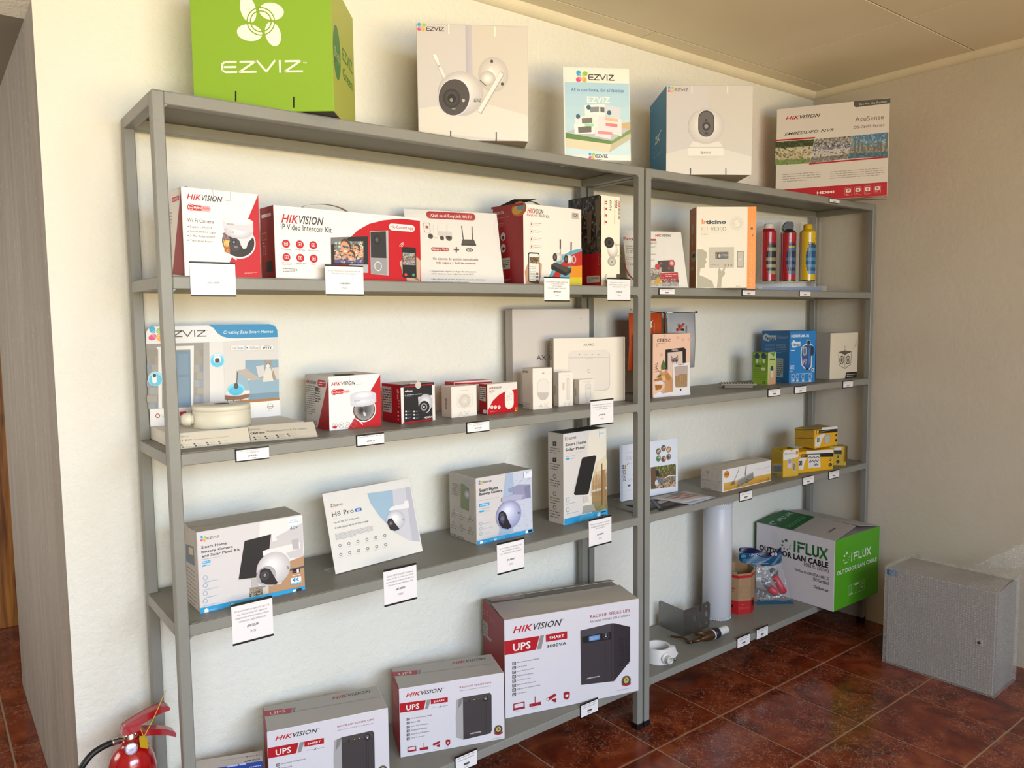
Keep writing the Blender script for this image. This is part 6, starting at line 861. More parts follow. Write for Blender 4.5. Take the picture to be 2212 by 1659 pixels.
for i, (nm, px, pb, pt, ps, body, cap) in enumerate(cans):
    a, z0 = trp(px, pb); ztop = trp(px, pt)[1]; zsh = trp(px, ps)[1]; R_ = .0325; w_ = ctr+Vector((cw, sw, 0))*a
    MB().box(a-.04, -.036, z0-.004, a-.0375, .041, ztop+.004, CP).box(a+.0375, -.036, z0-.004, a+.04, .041, ztop+.004, CP).box(a-.04, -.036, z0-.006, a+.04, .041, z0-.0035, CP).build('can_pocket', r)
    c = root('spray_can', (w_.x, w_.y, A_+z0), thc-.05, ('spray can with white cap and red label, left in the clear tray', 'spray can with black trigger cap, middle in the clear tray', 'yellow spray can with yellow cap, right in the clear tray')[i], 'spray can', 'spray cans in the tray')
    h = zsh-z0; BC = M('#a01420' if body == 'red' else '#c9a60c', .3, 0, .5, coat=.5); RIM = M('#b5b0a4', .25, 1)
    MB().lathe([(0, .001), (R_-.003, .001), (R_-.001, 0), (R_, .002), (R_, .0045)], RIM, 36).build('bottom_rim', c)
    MB().lathe([(R_, .0045), (R_, h-.004)], BC, 36).build('can_body', c)
    MB().lathe([(R_, h-.004), (R_-.001, h), (R_-.008, h+.008), (.017, h+.012), (.0165, h+.014), (0, h+.014)], RIM if i == 1 else BC, 36).build('shoulder', c)
    ct = ztop-z0
    if i == 1:
        KM = M('#1b1d22', .4)
        MB().prism([(-.022, -.012, h+.008), (.018, -.012, h+.008), (.019, -.012, h+.03), (.012, -.012, ct), (-.008, -.012, ct+.001), (-.02, -.012, ct-.01), (-.025, -.012, ct-.026)], (0, .024, 0), KM).build('trigger_cap', c)
        MB().prism([(.006, -.008, ct-.001), (.019, -.008, ct-.001), (.02, -.008, ct-.012), (.016, -.008, ct-.018), (.021, -.008, ct-.03), (.012, -.008, ct-.022)], (0, .016, 0), M('#a81c2a', .4)).build('trigger', c)
    else: MB().lathe([(.0185, h+.007), (.0178, ct-.004), (.0158, ct), (0, ct)], M('#d8d0c6' if i == 0 else '#c9a00a', .4), 28).build('cap', c)
    F = Face(c, (0, -R_, 0), (1, 0, 0), (0, 0, 1), 'D3', cyl=R_, rough=.3)
    dk = ('#2a2a28', '#24334f', '#1f4a78')[i]; lc = ('#8f8a70', '#4a5a78', '#3f7aa0')[i]
    ovl = [(x, .09+.062*math.sin(t)) for t, x in [(2*math.pi*k/24, .030*math.cos(2*math.pi*k/24)+.012) for k in range(24)]]
    pass
    for k in range(9):   # oval picture, in horizontal slices so it follows the cylinder
        z_0, z_1 = .028+k*.0137, .028+(k+1)*.0137; f = lambda z: .030*math.sqrt(max(0, 1-((z-.09)/.062)**2))
        w_ = max(f(z_0), f(z_1), f((z_0+z_1)/2)); m_ = 8; F.emit([(.012-w_+2*w_*j/m_, zz) for zz in (z_0, z_1) for j in range(m_+1)], [(j, j+1, m_+2+j, m_+1+j) for j in range(m_)], (lc, dk, lc, dk, '#8a7a60' if i == 0 else lc, dk, dk, lc, dk)[k]); F.off -= .00002
    F.off += .0001
    for q, z in ((.0, .165), (.012, .172)): F.PU([(q-.012, z), (q+.012, z), (q+.016, z+.006), (q-.008, z+.006)], '#23272e')
    for k, ch in enumerate('Sabo'): vs2, fs2, ax, bx2, ay, by = glyphs(ch, .03, .2); x0 = -.012+k*.0085; F.emit([(x0+.0078*(x-ax)/(bx2-ax), .148+.012*(y-ay)/(by-ay)) for x, y in vs2], fs2, '#1d2430')
    if i:
        for k, ch in enumerate('DUST' if i == 1 else 'CONTACT'): vs2, fs2, ax, bx2, ay, by = glyphs(ch, .03, 0); wv = .0075 if i == 1 else .0045; x0 = -.008+k*wv*1.15; F.emit([(x0+wv*(x-ax)/(bx2-ax), .135+.009*(y-ay)/(by-ay)) for x, y in vs2], fs2, '#d8c020' if i == 1 else '#3a4a1a')
    for k in range(3): F.PU([(-.012, .06-k*.012), (.03, .06-k*.012), (.03, .064-k*.012), (-.012, .064-k*.012)], '#c9c0a0'); 
    F.done('can_label')
# --- crossed table flags (third shelf, right unit)
r = root('table_flag_stand', (1.811, .2, B_), 0, 'table flag stand with orange and grey flags behind the peach cat flap carton', 'flag stand'); CH = M('#b5b0a4', .15, 1)
MB().lathe([(0, 0), (.035, 0), (.035, .004), (.006, .009), (.0045, .012), (.0045, .293), (.007, .295), (.007, .301), (0, .303)], CH, 20).build('pole', r)
MB().tube([(0, 0, .297), (.185, .004, .3)], .002, CH).lathe([(0, -.004), (.005, -.003), (.005, .003), (0, .004)], M('#1d1b1a', .4), 12, Matrix.Translation((.187, .004, .3))).build('flag_rod', r)
MB().tube([(0, 0, .297), (-.19, -.004, .31)], .002, CH).build('flag_rod', r)
def flag(x0, x1, z0, z1, y, m, name, wave):
    n = 16; vs = []
    for i in range(n+1):
        t = i/n; x = x0+(x1-x0)*t; yo = y+.004*math.sin(t*7+wave)
        for zz in (z1, z1*.5+z0*.5, z0): vs.append((x+.003*math.sin(zz*40+wave)*(zz < z1), yo*(1 if zz == z1 else 1)+.002*math.sin(zz*30), zz))
    o = MB().add(vs, [(i*3+k, i*3+k+1, (i+1)*3+k+1, (i+1)*3+k) for i in range(n) for k in (0, 1)], m, True).build(name, r)
    md = o.modifiers.new('s', 'SOLIDIFY'); md.thickness = .0006; return o
flag(.014, .178, .085, .297, 0, M('#a8a8ac', .6), 'grey_flag', 0); flag(-.19, -.012, .09, .298, 0, M('#b8481a', .6), 'orange_flag', 1)
F = Face(r, (0, -.0075, 0), (1, 0, 0), (0, 0, 1), 'F4'); F.P([(1030, 360), (1068, 400), (1120, 355), (1125, 385), (1085, 425), (1030, 495), (1015, 490), (1008, 455), (1030, 440), (1045, 430)], '#b8432a'); F.P([(1085, 445), (1118, 460), (1118, 492), (1062, 480)], '#1f1d1d'); F.T('solution', (1135, 520), (1165, 405), '#3a3838', .01, .1, 90); F.P([(560, 345), (608, 310), (580, 380), (605, 425), (562, 440)], '#c9c0b8'); F.T('solution', (606, 520), (636, 360), '#c98a6a', .01, .1, 90); F.done('flag_emblem')
# --- grey terminal strip cover
a, b = onz(*zp('B3', (705, 757)), B_), onz(*zp('B3', (940, 757)), B_); d = b-a; th = math.atan2(d.y, d.x); L_ = d.length
r = root('terminal_block', (a.x, a.y, B_), th, 'grey ribbed plastic terminal cover lying flat left of the small green carton', 'terminal block'); GM = M('#8f897c', .6)
MB().box(0, 0, 0, L_, .05, .011, M('#77726a', .6), .001).build('base_strip', r); mb = MB().box(-.014, -.004, .011, L_+.014, .055, .017, GM, .001)
mb.build('cover', r)
for k in range(12): MB().box(-.008+k*(L_+.016)/11.5, -.005, .0165, -.008+k*(L_+.016)/11.5+.005, .05, .0205, GM, .0008).build('rib', r)
# --- leaflets on the fourth shelf
def leaf(p, z, t, m, name, label, marks=None):
    q = [onz(*zp('P', x), z) for x in p]; c = sum(q, Vector())/len(q); r = root(name, (c.x, c.y, z-.0002), 0, label, 'leaflet'); n = 6
    def at(u, v): w = (q[0]*(1-u)+q[1]*u)*(1-v)+(q[3]*(1-u)+q[2]*u)*v-c; w.z = .0004+.003*math.sin(u*3.1)*math.sin(v*3.1); return w
    vs = [at(i/n, j/n) for j in range(n+1) for i in range(n+1)]; o = MB().add(vs, [(j*(n+1)+i, j*(n+1)+i+1, (j+1)*(n+1)+i+1, (j+1)*(n+1)+i) for j in range(n) for i in range(n)], m, True).build('sheet', r)
    md = o.modifiers.new('s', 'SOLIDIFY'); md.thickness = t; md.offset = 0
    if marks:
        for (u0, v0, u1, v1, cc) in marks:
            vs = [at(u0+(u1-u0)*a_, v0+(v1-v0)*b_)+Vector((0, 0, .0013)) for a_, b_ in ((0, 0), (1, 0), (1, 1), (0, 1))]; MB().add(vs, [(0, 1, 2, 3)], M(cc)).build('leaflet_print', r)
leaf([(1352, 1091), (1376, 1082), (1432, 1092), (1403, 1104)], C_+.0012, .0012, M('#2f2d2f', .35), 'leaflet', 'black glossy leaflet lowest in the leaflet pile, under the middle posts', [(.5, .3, .9, .5, '#6a6668'), (.3, .6, .7, .75, '#55525a')])
leaf([(1404, 1078), (1455, 1068), (1478, 1088), (1426, 1103)], C_+.003, .001, M('#2a282a', .35), 'leaflet', 'black leaflet with a small white label, second in the leaflet pile', [(.15, .35, .5, .6, '#a8a09c'), (.2, .72, .8, .8, '#5a5658')])
leaf([(1420, 1080), (1476, 1064), (1546, 1074), (1492, 1090)], C_+.0055, .0008, M('#9aa4b4', .4), 'leaflet', 'bluish sheet mostly covered by the printed flyer on the fourth shelf')
leaf([(1403, 1076), (1481, 1060), (1540, 1073), (1474, 1086)], C_+.0085, .0008, M('#b0a8a4', .4), 'leaflet', 'pale flyer with red print, topmost in the leaflet pile', [(.66, .06, .8, .34, '#a86a68'), (.2, .45, .75, .55, '#a05a5c'), (.3, .62, .8, .72, '#a05a5c'), (.45, .12, .62, .4, '#7f7f7c'), (.72, .5, .84, .72, '#8a8880'), (.12, .3, .4, .36, '#8f8a8c')])
# --- bottom shelf, right unit: white filter tube
pf = onz(*zp('C4', (640, 1078)), D_); dv = Vector((pf.x-CAM.x, pf.y-CAM.y, 0)).normalized(); TR_ = .058; pc = pf+dv*TR_; zt = ony(1545, 1087, pc.y-.04).z-D_
r = root('filter_tube', (pc.x, pc.y, D_), 0, 'tall white cylindrical filter tube standing on the bottom shelf', 'tube'); WM = M('#c9c9cf', .35)
MB().lathe([(0, .008), (TR_-.004, .008), (TR_, .012), (TR_, zt-.014), (TR_-.002, zt-.012), (0, zt-.012)], WM, 40).build('tube', r)
mb = MB().lathe([(0, 0), (TR_-.006, 0), (TR_-.002, .0035), (TR_-.0015, .0095)], WM, 40)
for k in range(40): a = k*math.pi/20; mb.box(-.002, -.0012, .001, .002, .0012, .009, WM, 0, Matrix.Rotation(a, 4, 'Z') @ Matrix.Translation((TR_-.002, 0, 0)))
mb.build('base_cap', r)
mb = MB().lathe([(TR_+.0008, zt-.03), (TR_+.0014, zt-.028), (TR_+.0014, zt-.006), (TR_-.002, zt), (0, zt)], WM, 40)
for k in range(40): a = k*math.pi/20; mb.box(-.001, -.0014, zt-.012, .0024, .0014, zt-.002, M('#9a9aa4', .5), 0, Matrix.Rotation(a, 4, 'Z') @ Matrix.Translation((TR_, 0, 0)))
mb.build('top_cap', r)
# --- bent steel bracket with holes
ML, MM, MR = Vector((1.883, .287, D_)), Vector((1.873, .151, D_)), Vector((2.03, .152, D_)); hL = ony(*zp('F5', (420, 200)), .287).z-D_; hM = ony(*zp('F5', (935, 375)), .151).z-D_; hR = ony(*zp('F5', (1470, 190)), .152).z-D_; hb = (hM+hR)/2
r = root('steel_bracket', (MM.x, MM.y, D_), 0, 'bent grey steel mounting bracket with drilled holes, in front of the white filter tube', 'bracket'); SB = M('#85827f', .36, .85, bump=.1, bscale=40)
l2 = (ML-MM).length; dL = (ML-MM).normalized(); h2 = hb
vs_, fs_ = plate2d([(0, 0), (l2-.008, 0), (l2, .008), (l2, h2-.008), (l2-.008, h2), (0, h2)], [circ(l2*.88, h2*.86, .0045), circ(l2*.33, h2*.88, .0042), circ(l2*.33, h2*.14, .004), circ(l2*.88, h2*.14, .004)], .003)
MB().add([dL*x+Vector((0, 0, z))+Vector((-dL.y, dL.x, 0))*q for x, z, q in vs_], fs_, SB).build('plate', r)
l1 = (MR-MM).length; sl = l1*.62; vs_, fs_ = plate2d([(0, 0), (l1-.01, 0), (l1, .01), (l1, h2-.01), (l1-.01, h2), (sl+.0045, h2), (sl+.0045, h2*.72), (sl, h2*.68), (sl-.0045, h2*.72), (sl-.0045, h2), (0, h2)], [circ(l1*.86, h2*.85, .0055), circ(l1*.86, h2*.55, .011), circ(l1*.4, h2*.55, .011), circ(l1*.64, h2*.22, .012), circ(l1*.86, h2*.2, .005), circ(l1*.38, h2*.12, .005), circ(l1*.38, h2*.9, .004)], .003)
MB().add([Vector((x, q, z)) for x, z, q in vs_], fs_, SB).build('plate', r)
# --- white PVC saddle clamp
SR = .047; pf = onz(*zp('F5', (400, 1543)), D_); dv = Vector((pf.x-CAM.x, pf.y-CAM.y, 0)).normalized(); pc = pf+dv*SR; r = root('pipe_clamp', (pc.x, pc.y, D_), 0, 'white plastic ring clamp with side outlet, on the bottom shelf by the middle posts', 'pipe clamp'); PV = M('#d0ccca', .35); hh = .056
MB().lathe([(SR, .001), (SR+.0008, .004), (SR, .006), (SR, hh-.003), (SR-.002, hh), (SR-.008, hh), (SR-.0095, hh-.003), (SR-.0095, .003), (SR-.008, 0), (SR-.002, 0), (SR, .001)], PV, 48).build('ring', r)
sdv = Vector((dv.y, -dv.x, 0)); od = (-dv*.78+sdv*.62).normalized(); T = Matrix.Translation(od*(SR-.004)+Vector((0, 0, hh*.46))) @ od.to_track_quat('Z', 'Y').to_matrix().to_4x4()
MB().lathe([(.0205, 0), (.0205, .006), (.0185, .009), (.013, .0095), (.0125, .011)], PV, 28, T).build('boss', r)
MB().lathe([(.0128, .006), (.0132, .022), (.0138, .027), (.0128, .0285), (.0108, .0285), (.0102, .026), (.0102, .004), (0, .004)], PV, 28, T).build('outlet', r)
lg = Matrix.Translation(sdv*(SR+.002)) @ Matrix.Rotation(math.atan2(sdv.y, sdv.x), 4, 'Z')
MB().prism([lg @ Vector(p) for p in ((-.004, -.013, .018), (.012, -.013, .018), (.022, -.013, .034), (.012, -.013, hh-.008), (.008, -.013, hh+.001), (-.004, -.013, hh+.001))], lg.to_3x3() @ Vector((0, .010, 0)), PV).prism([lg @ Vector(p) for p in ((-.004, .003, .012), (.012, .003, .012), (.018, .003, .03), (.012, .003, hh-.004), (-.004, .003, hh-.002))], lg.to_3x3() @ Vector((0, .010, 0)), PV).build('hinge_lug', r)
MB().lathe([(0, 0), (.0055, 0), (.0055, .004), (.0035, .0045), (.0035, .034), (0, .034)], M('#8f9498', .3, 1), 6, lg @ Matrix.Translation((.010, -.02, .014)) @ Matrix.Rotation(-math.pi/2, 4, 'X')).build('bolt', r)
# --- brass float valve with white pipe stub
za = D_+.0215; a, b, c = (onz(*zp('F5', p), za) for p in ((1845, 772), (1600, 880), (1395, 945))); ax_ = (c-a).normalized(); r = root('float_valve', (b.x, b.y, D_), 0, 'brass float valve with lever, black collar and white pipe stub, lying on the bottom shelf', 'valve'); o_ = Vector((b.x, b.y, D_)); BR_ = M('#5f4730', .42, .7, bump=.25, bscale=150, vary=.3)
T = Matrix.Translation(a-o_) @ ax_.to_track_quat('Z', 'Y').to_matrix().to_4x4(); La = (b-a).length; Lc = (c-a).length
MB().lathe([(0, .002), (.0105, .002), (.0115, 0), (.0145, 0), (.0148, .002), (.0148, La)], M('#cfccca', .4), 28, T).build('pipe_stub', r)
MB().lathe([(.0148, La-.022), (.0195, La-.021), (.0205, La-.018), (.0205, La+.006), (.019, La+.007), (0, La+.007)], M('#1b1c26', .45), 28, T).build('collar', r)
MB().lathe([(.0165, La+.006), (.0195, La+.007), (.0195, La+.012), (0, La+.012)], M('#cfcac6', .5), 28, T).build('seal_ring', r)
MB().lathe([(.018, La+.011), (.0185, La+.014), (.0185, La+.02), (.0175, La+.022), (.0175, La+.032), (.015, Lc+.004), (.009, Lc+.016), (.008, Lc+.026), (0, Lc+.026)], BR_, 24, T).build('valve_body', r)
q = [onz(*zp('F5', p), D_+h)-o_ for p, h in (((1390, 960), .02), ((1240, 1010), .018), ((1130, 1040), .014), ((1050, 1050), .009), ((1010, 995), .013), ((900, 940), .016), ((790, 935), .014), ((680, 912), .012))]
MB().tube(q[:3], [.009, .007, .0055], BR_).tube(q[2:], [.0062, .006, .0052, .0046, .0046, .004], BR_).build('lever', r)
q = [onz(*zp('F5', p), D_+h)-o_ for p, h in (((1190, 870), .036), ((1300, 850), .038), ((1400, 880), .034))]; MB().tube(q, [.008, .01, .008], BR_).build('fork', r)
F = Face(None, T @ Vector((0, 0, 0)), (1, 0, 0), (0, 0, 1)); 
up_ = Vector((0, 0, 1)); u_ = -ax_; u_.z = 0; u_.normalize(); n_ = u_.cross(up_)
if n_.dot(CAM-a) < 0: u_ = -u_; n_ = -n_
F = Face(r, (a-o_)+n_*.0152+Vector((0, 0, -.004)), u_, up_, 'F5'); F.T('lucop', (1775, 828), (1865, 795), '#2a2828', .01, .3); F.done('pipe_marking')
# --- open octagonal cardboard container
pf = onz(*zp('F6', (300, 1552)), D_); dv = Vector((pf.x-CAM.x, pf.y-CAM.y, 0)).normalized(); OR_ = .0725; ang = math.atan2(-dv.y, -dv.x)+.10; pc = pf-Vector((math.cos(ang), math.sin(ang), 0))*OR_; ht = ony(*zp('F6', (300, 792)), pf.y).z-D_
r = root('octagonal_carton', (pc.x, pc.y, D_), 0, 'open octagonal brown cardboard container with red bands, between filter tube and plastic bag', 'carton'); KB, RB = M('#9a7a58', .7, bump=.1, bscale=200), M('#a8181c', .55)
def oc(k, R): return math.cos(ang+k*math.pi/4)*R, math.sin(ang+k*math.pi/4)*R
def band(z0, z1, m, name, z1v=None):
    mb = MB()
    for k in range(8):
        (x0, y0), (x1, y1) = oc(k, OR_), oc(k+1, OR_); t0 = z1+(.008 if z1v and k in (2, 3, 4) else 0); t1 = z1+(.008 if z1v and k+1 in (2, 3, 4) else 0)
        (u0, w0), (u1, w1) = oc(k, OR_-.0016), oc(k+1, OR_-.0016)
        mb.add([(x0, y0, z0), (x1, y1, z0), (x1, y1, t1), (x0, y0, t0)], [(0, 1, 2, 3)], m); mb.add([(u0, w0, z0), (u1, w1, z0), (u1, w1, t1), (u0, w0, t0), (x0, y0, t0), (x1, y1, t1)], [(3, 2, 1, 0), (3, 4, 5, 2)], KB)
    return mb.build(name, r)
band(.0, ht*.33, RB, 'red_base_band'); band(ht*.33, ht*.89, KB, 'cardboard_wall'); band(ht*.89, ht*.955, RB, 'red_rim_band'); band(ht*.955, ht, KB, 'rim', True)
MB().prism([(*oc(k, OR_-.001), .0005) for k in range(8)], (0, 0, .002), KB).build('bottom', r)
MB().lathe([(0, .0), (.022, 0), (.024, .01), (.02, .02), (0, .02)], M('#a8a49c', .5), 18, Matrix.Translation((-.015, .012, ht*.78))).build('contents', r)
for k, nm in ((-1, 'a'), (0, 'b'), (1, 'c')):
    A0, A1 = Vector((*oc(k, OR_), 0)), Vector((*oc(k+1, OR_), 0))
    F = Face(r, A0, A1-A0, (0, 0, 1), 'F6'); 
    if k == -1: F = Face(r, A0, A1-A0, (0, 0, 1), 'F6'); F.T('JAWAN', (150, 1085), (248, 1040), '#8f3028', .02, .2); F.L([(140, 980), (165, 945), (195, 950)], 8, '#8f3028'); F.TX((190, 1122), (248, 1104), 1, '#8f3028'); F.P([(125, 1330), (160, 1350), (215, 1370), (205, 1410), (140, 1415)], '#1d1414')
    if k == 0: F.QO((330, 1230), (510, 1010), '#8f4a3a', .0008); F.RING((425, 1085), 66, 70, 3, '#8f4a3a', n=24); F.L([(355, 1085), (495, 1085)], 3, '#8f4a3a'); F.TX((365, 922), (485, 900), 1, '#8f3a30', .6); F.L([(440, 980), (470, 950), (485, 970), (450, 985)], 3, '#8f4a3a'); F.TX((355, 1365), (482, 1345), 1, '#c07a70', .6); F.TX((320, 1460), (520, 1395), 4, '#b85a52', .3)
    if k == 1: F.E((572, 1330), 22, 62, '#1d1414', 20, -15); F.L([(600, 980), (618, 930)], 5, '#8f3028'); F.TX((590, 1060), (632, 1035), 1, '#8f3028')
    F.done('panel_print')
# --- plastic hardware bag: blue printed header over a clear crumpled pouch
bc = Vector((2.445, .165, D_)); tb = math.radians(-36); r = root('hardware_bag', bc, tb, 'clear plastic bag with blue printed header leaning on the cable carton', 'bag'); bu, bn = Vector((math.cos(tb), math.sin(tb), 0)), Vector((math.sin(tb), -math.cos(tb), 0))
def bp(x, y): d = ray(*zp('F6', (x, y))); q = CAM+d*((bc-CAM).dot(bn)/d.dot(bn))-bc; return q.dot(bu), q.z
top = [bp(*p) for p in ((293, 268), (440, 258), (560, 268), (700, 330), (860, 400), (1000, 300), (1060, 265), (1108, 268))]
mid = [bp(*p) for p in ((285, 500), (400, 590), (520, 590), (620, 600), (720, 610), (830, 610), (960, 600), (1085, 520))]
bot = [bp(*p) for p in ((560, 1340), (640, 1342), (740, 1325), (850, 1320), (960, 1310), (1060, 1305), (1180, 1300), (1275, 1240))]
def lerp2(a, b, t): return a[0]*(1-t)+b[0]*t, a[1]*(1-t)+b[1]*t
hdr = MB(); n = 6; vs = []; rb = random.Random(2)
for j in range(n+1):
    for i in range(8): x, z = lerp2(top[i], mid[i], j/n); vs.append((x, -.012-.008*math.sin(i*1.4+j*.6)-.012*j/n, max(z, .001)))
m1, m2 = M('#12163f', .35, 0, .4), M('#184a6c', .35, 0, .4)
hdr.add(vs, [(j*8+i, (j+1)*8+i, (j+1)*8+i+1, j*8+i+1) for j in range(2) for i in range(7)], m1, True); hdr.add(vs, [(j*8+i, (j+1)*8+i, (j+1)*8+i+1, j*8+i+1) for j in range(2, n) for i in range(7)], m2, True); hb_ = hdr.build('header', r)
md = hb_.modifiers.new('s', 'SUBSURF'); md.levels = md.render_levels = 2; md = hb_.modifiers.new('t', 'SOLIDIFY'); md.thickness = .0008
CB = clear('clear_film', .05, '#f0f0f4', .08, .9, 50, .04); pm = MB(); n = 10
for sgn in (1, -1):
    vs = []
    for j in range(n+1):
        for i in range(8):
            lo = max(bp(560+i*100, 1335)[1], .002); x, z = lerp2(mid[i], (bot[i][0], .0025), j/n); u = i/7; v = j/n
            bl = math.sin(math.pi*min(1, max(0, u)))**.6*math.sin(math.pi*min(.93, v*.9+.06))**.7*.034; vs.append((x+rb.uniform(-.003, .003), -.014-sgn*bl*(.75 if sgn > 0 else .7)+rb.uniform(-.004, .004), max(.0015, z)))
    pm.add(vs, [(j*8+i, (j+1)*8+i, (j+1)*8+i+1, j*8+i+1) if sgn > 0 else (j*8+i+1, (j+1)*8+i+1, (j+1)*8+i, j*8+i) for j in range(n) for i in range(7)], CB, True)
po = pm.build('pouch', r); md = po.modifiers.new('s', 'SUBSURF'); md.levels = md.render_levels = 2
bs = [bp(*p) for p in ((600, 1190), (680, 1230), (800, 1225), (940, 1215), (1080, 1235), (1200, 1215), (1275, 1235), (1280, 1290), (1180, 1305), (960, 1318), (740, 1330), (610, 1345))]
MB().prism([(x, -.040, max(z, .0012)) for x, z in bs], (0, .0006, 0), M('#17425c', .3)).build('bottom_print', r)
F = Face(r, (0, -.034, 0), (1, 0, 0), (0, 0, 1), 'F6'); F.T('UNID', (515, 452), (690, 395), '#a8c0d0', .02, .25); F.TX((380, 560), (900, 490), 3, '#5f92b5', .3, 3); F.TX((560, 600), (960, 575), 1, '#a8b8d0', .5, 5); F.E((955, 412), 28, 30, '#b5aca8'); F.E((1012, 415), 26, 36, '#b5aca8'); F.E((955, 412), 14, 15, '#a85040'); F.L([(1010, 395), (1014, 440)], 8, '#a83038'); F.E((400, 450), 55, 32, '#3f7a98', 12); F.E((705, 636), 38, 22, '#b8823a', 16); F.T('5', (650, 745), (685, 690), '#d0d0dc', .03); F.done('header_print')
def plug(pa, pb_, ra, rb2, m, label, off):
    a2, b2 = bp(*pa), bp(*pb_); A2 = bc+bu*a2[0]+bn*off+Vector((0, 0, max(a2[1], rb2*.6))); B2_ = bc+bu*b2[0]+bn*off+Vector((0, 0, max(b2[1], rb2)+.001)); o = root('plastic_plug', A2, 0, label, 'plug')
    d2 = B2_-A2; T = d2.to_track_quat('Z', 'Y').to_matrix().to_4x4(); MB().lathe([(0, 0), (ra*.6, 0), (ra, .003), (rb2*.96, d2.length-.01), (rb2, d2.length-.004), (rb2*.8, d2.length), (0, d2.length)], m, 24, T).build('plug_body', o); MB().lathe([(ra, .004), (ra+.0012, .005), (ra+.0012, .009), (ra, .01)], m, 24, T).build('flange', o)
RP = M('#b51f35', .35); plug((965, 800), (1140, 1120), .015, .0165, RP, 'longer red plastic plug standing askew inside the clear bag', .012); plug((850, 1010), (1000, 1130), .016, .017, RP, 'shorter red plastic plug lying low inside the clear bag', .016)
plug((750, 850), (850, 1000), .012, .015, M('#6a6670', .4), 'grey plastic plug in the middle of the clear bag', .014); plug((890, 690), (1010, 760), .012, .015, M('#4a4a50', .4), 'dark grey plug just under the bag header', .012)
# --- bubble-wrapped metal enclosure on the floor
ex, ey, eth, ew, eh, ed = 2.617, -.265, -87.9, .394, .393, .214
r = root('metal_enclosure', (ex, ey, .0005), math.radians(eth), 'grey metal electrical enclosure in bubble wrap standing on the floor by the right wall', 'enclosure')
EM = M('#8d8780', .45, 0, .4); MB().box(.004, .012, 0, ew-.004, ed, eh-.004, EM, .002).build('cabinet', r); MB().box(.002, 0, .002, ew-.002, .0115, eh-.003, M('#918a84', .4), .003).build('cabinet_door', r)
F = Face(r, (0, -.0062, 0), (1, 0, 0), (0, 0, 1), 'C5'); F.Q((490, 506), (572, 489), '#2f6a98'); F.L([(492, 466), (566, 478)], 3, '#3f7aa0'); F.L([(492, 474), (515, 478)], 4, '#2f5a88'); F.done('wrap_print')
F = Face(r, (0, 0, 0), (1, 0, 0), (0, 0, 1), 'C5'); lx, lz = F.uv((1210, 1036)); MB().box(lx-.013, -.004, lz-.014, lx+.013, 0, lz+.014, M('#a09a92', .4), .002).lathe([(0, .0055), (.0055, .0055), (.0065, .004), (.0065, 0)], M('#57524d', .4, .8), 18, Matrix.Translation((lx, 0, lz)) @ Matrix.Rotation(math.pi/2, 4, 'X')).build('door_lock', r)
bw = bpy.data.materials.new('bubble_wrap'); bw.use_nodes = True; nt = bw.node_tree; b = nt.nodes['Principled BSDF']; b.inputs['Base Color'].default_value = lin('#d8d6d0'); b.inputs['Roughness'].default_value = .18; b.inputs['Specular IOR Level'].default_value = .7
tc = nt.nodes.new('ShaderNodeTexCoord'); vo = nt.nodes.new('ShaderNodeTexVoronoi'); vo.inputs['Scale'].default_value = 105; vo.inputs['Randomness'].default_value = .25; nt.links.new(tc.outputs['Object'], vo.inputs['Vector'])
mr = nt.nodes.new('ShaderNodeMapRange'); mr.inputs[1].default_value = .15; mr.inputs[2].default_value = .55; mr.inputs[3].default_value = 1; mr.inputs[4].default_value = 0; nt.links.new(vo.outputs['Distance'], mr.inputs[0])
nz = nt.nodes.new('ShaderNodeTexNoise'); nz.inputs['Scale'].default_value = 14; nt.links.new(tc.outputs['Object'], nz.inputs['Vector']); ad = nt.nodes.new('ShaderNodeMath'); ad.operation = 'MULTIPLY_ADD'; ad.inputs[1].default_value = 1.2; nt.links.new(nz.outputs['Fac'], ad.inputs[0]); nt.links.new(mr.outputs[0], ad.inputs[2])
bpn = nt.nodes.new('ShaderNodeBump'); bpn.inputs['Strength'].default_value = .4; bpn.inputs['Distance'].default_value = .004; nt.links.new(ad.outputs[0], bpn.inputs['Height']); nt.links.new(bpn.outputs[0], b.inputs['Normal'])
ma = nt.nodes.new('ShaderNodeMapRange'); ma.inputs[3].default_value = .24; ma.inputs[4].default_value = .42; nt.links.new(mr.outputs[0], ma.inputs[0]); nt.links.new(ma.outputs[0], b.inputs['Alpha'])
rw = random.Random(4); w = MB(); g = .006
def sheet(fn, nx, nz_, amp):
    vs = []; 
    for j in range(nz_+1):
        for i in range(nx+1):
            p = Vector(fn(i/nx, j/nz_)); e = 0 if i in (0, nx) or j in (0,) else amp; vs.append(p+Vector((rw.uniform(-e, e), rw.uniform(-e, e), rw.uniform(-e, e)*.4)))
    w.add(vs, [(j*(nx+1)+i, j*(nx+1)+i+1, (j+1)*(nx+1)+i+1, (j+1)*(nx+1)+i) for j in range(nz_) for i in range(nx)], bw, True)
x0, x1, y0, y1 = -g, ew+g, -g, ed+g
sheet(lambda u, v: (x0+(x1-x0)*u, y0, .0+(eh+.004)*v), 10, 8, .0012); sheet(lambda u, v: (x1, y0+(y1-y0)*u, .0+(eh+.004)*v+.02*v*v*u), 6, 8, .004); sheet(lambda u, v: (x0, y1+(y0-y1)*u, .0+(eh+.004)*v), 4, 6, .002); sheet(lambda u, v: (x1+(x0-x1)*u, y1, eh*v), 6, 4, .002)
sheet(lambda u, v: (x0+(x1-x0)*u, y0+(y1-y0)*v, eh+.004+.022*math.sin(math.pi*v)*(.5+.5*math.sin(u*9))*.5+.03*max(0, u-.75)*4*v*v*1.2), 14, 8, .005)
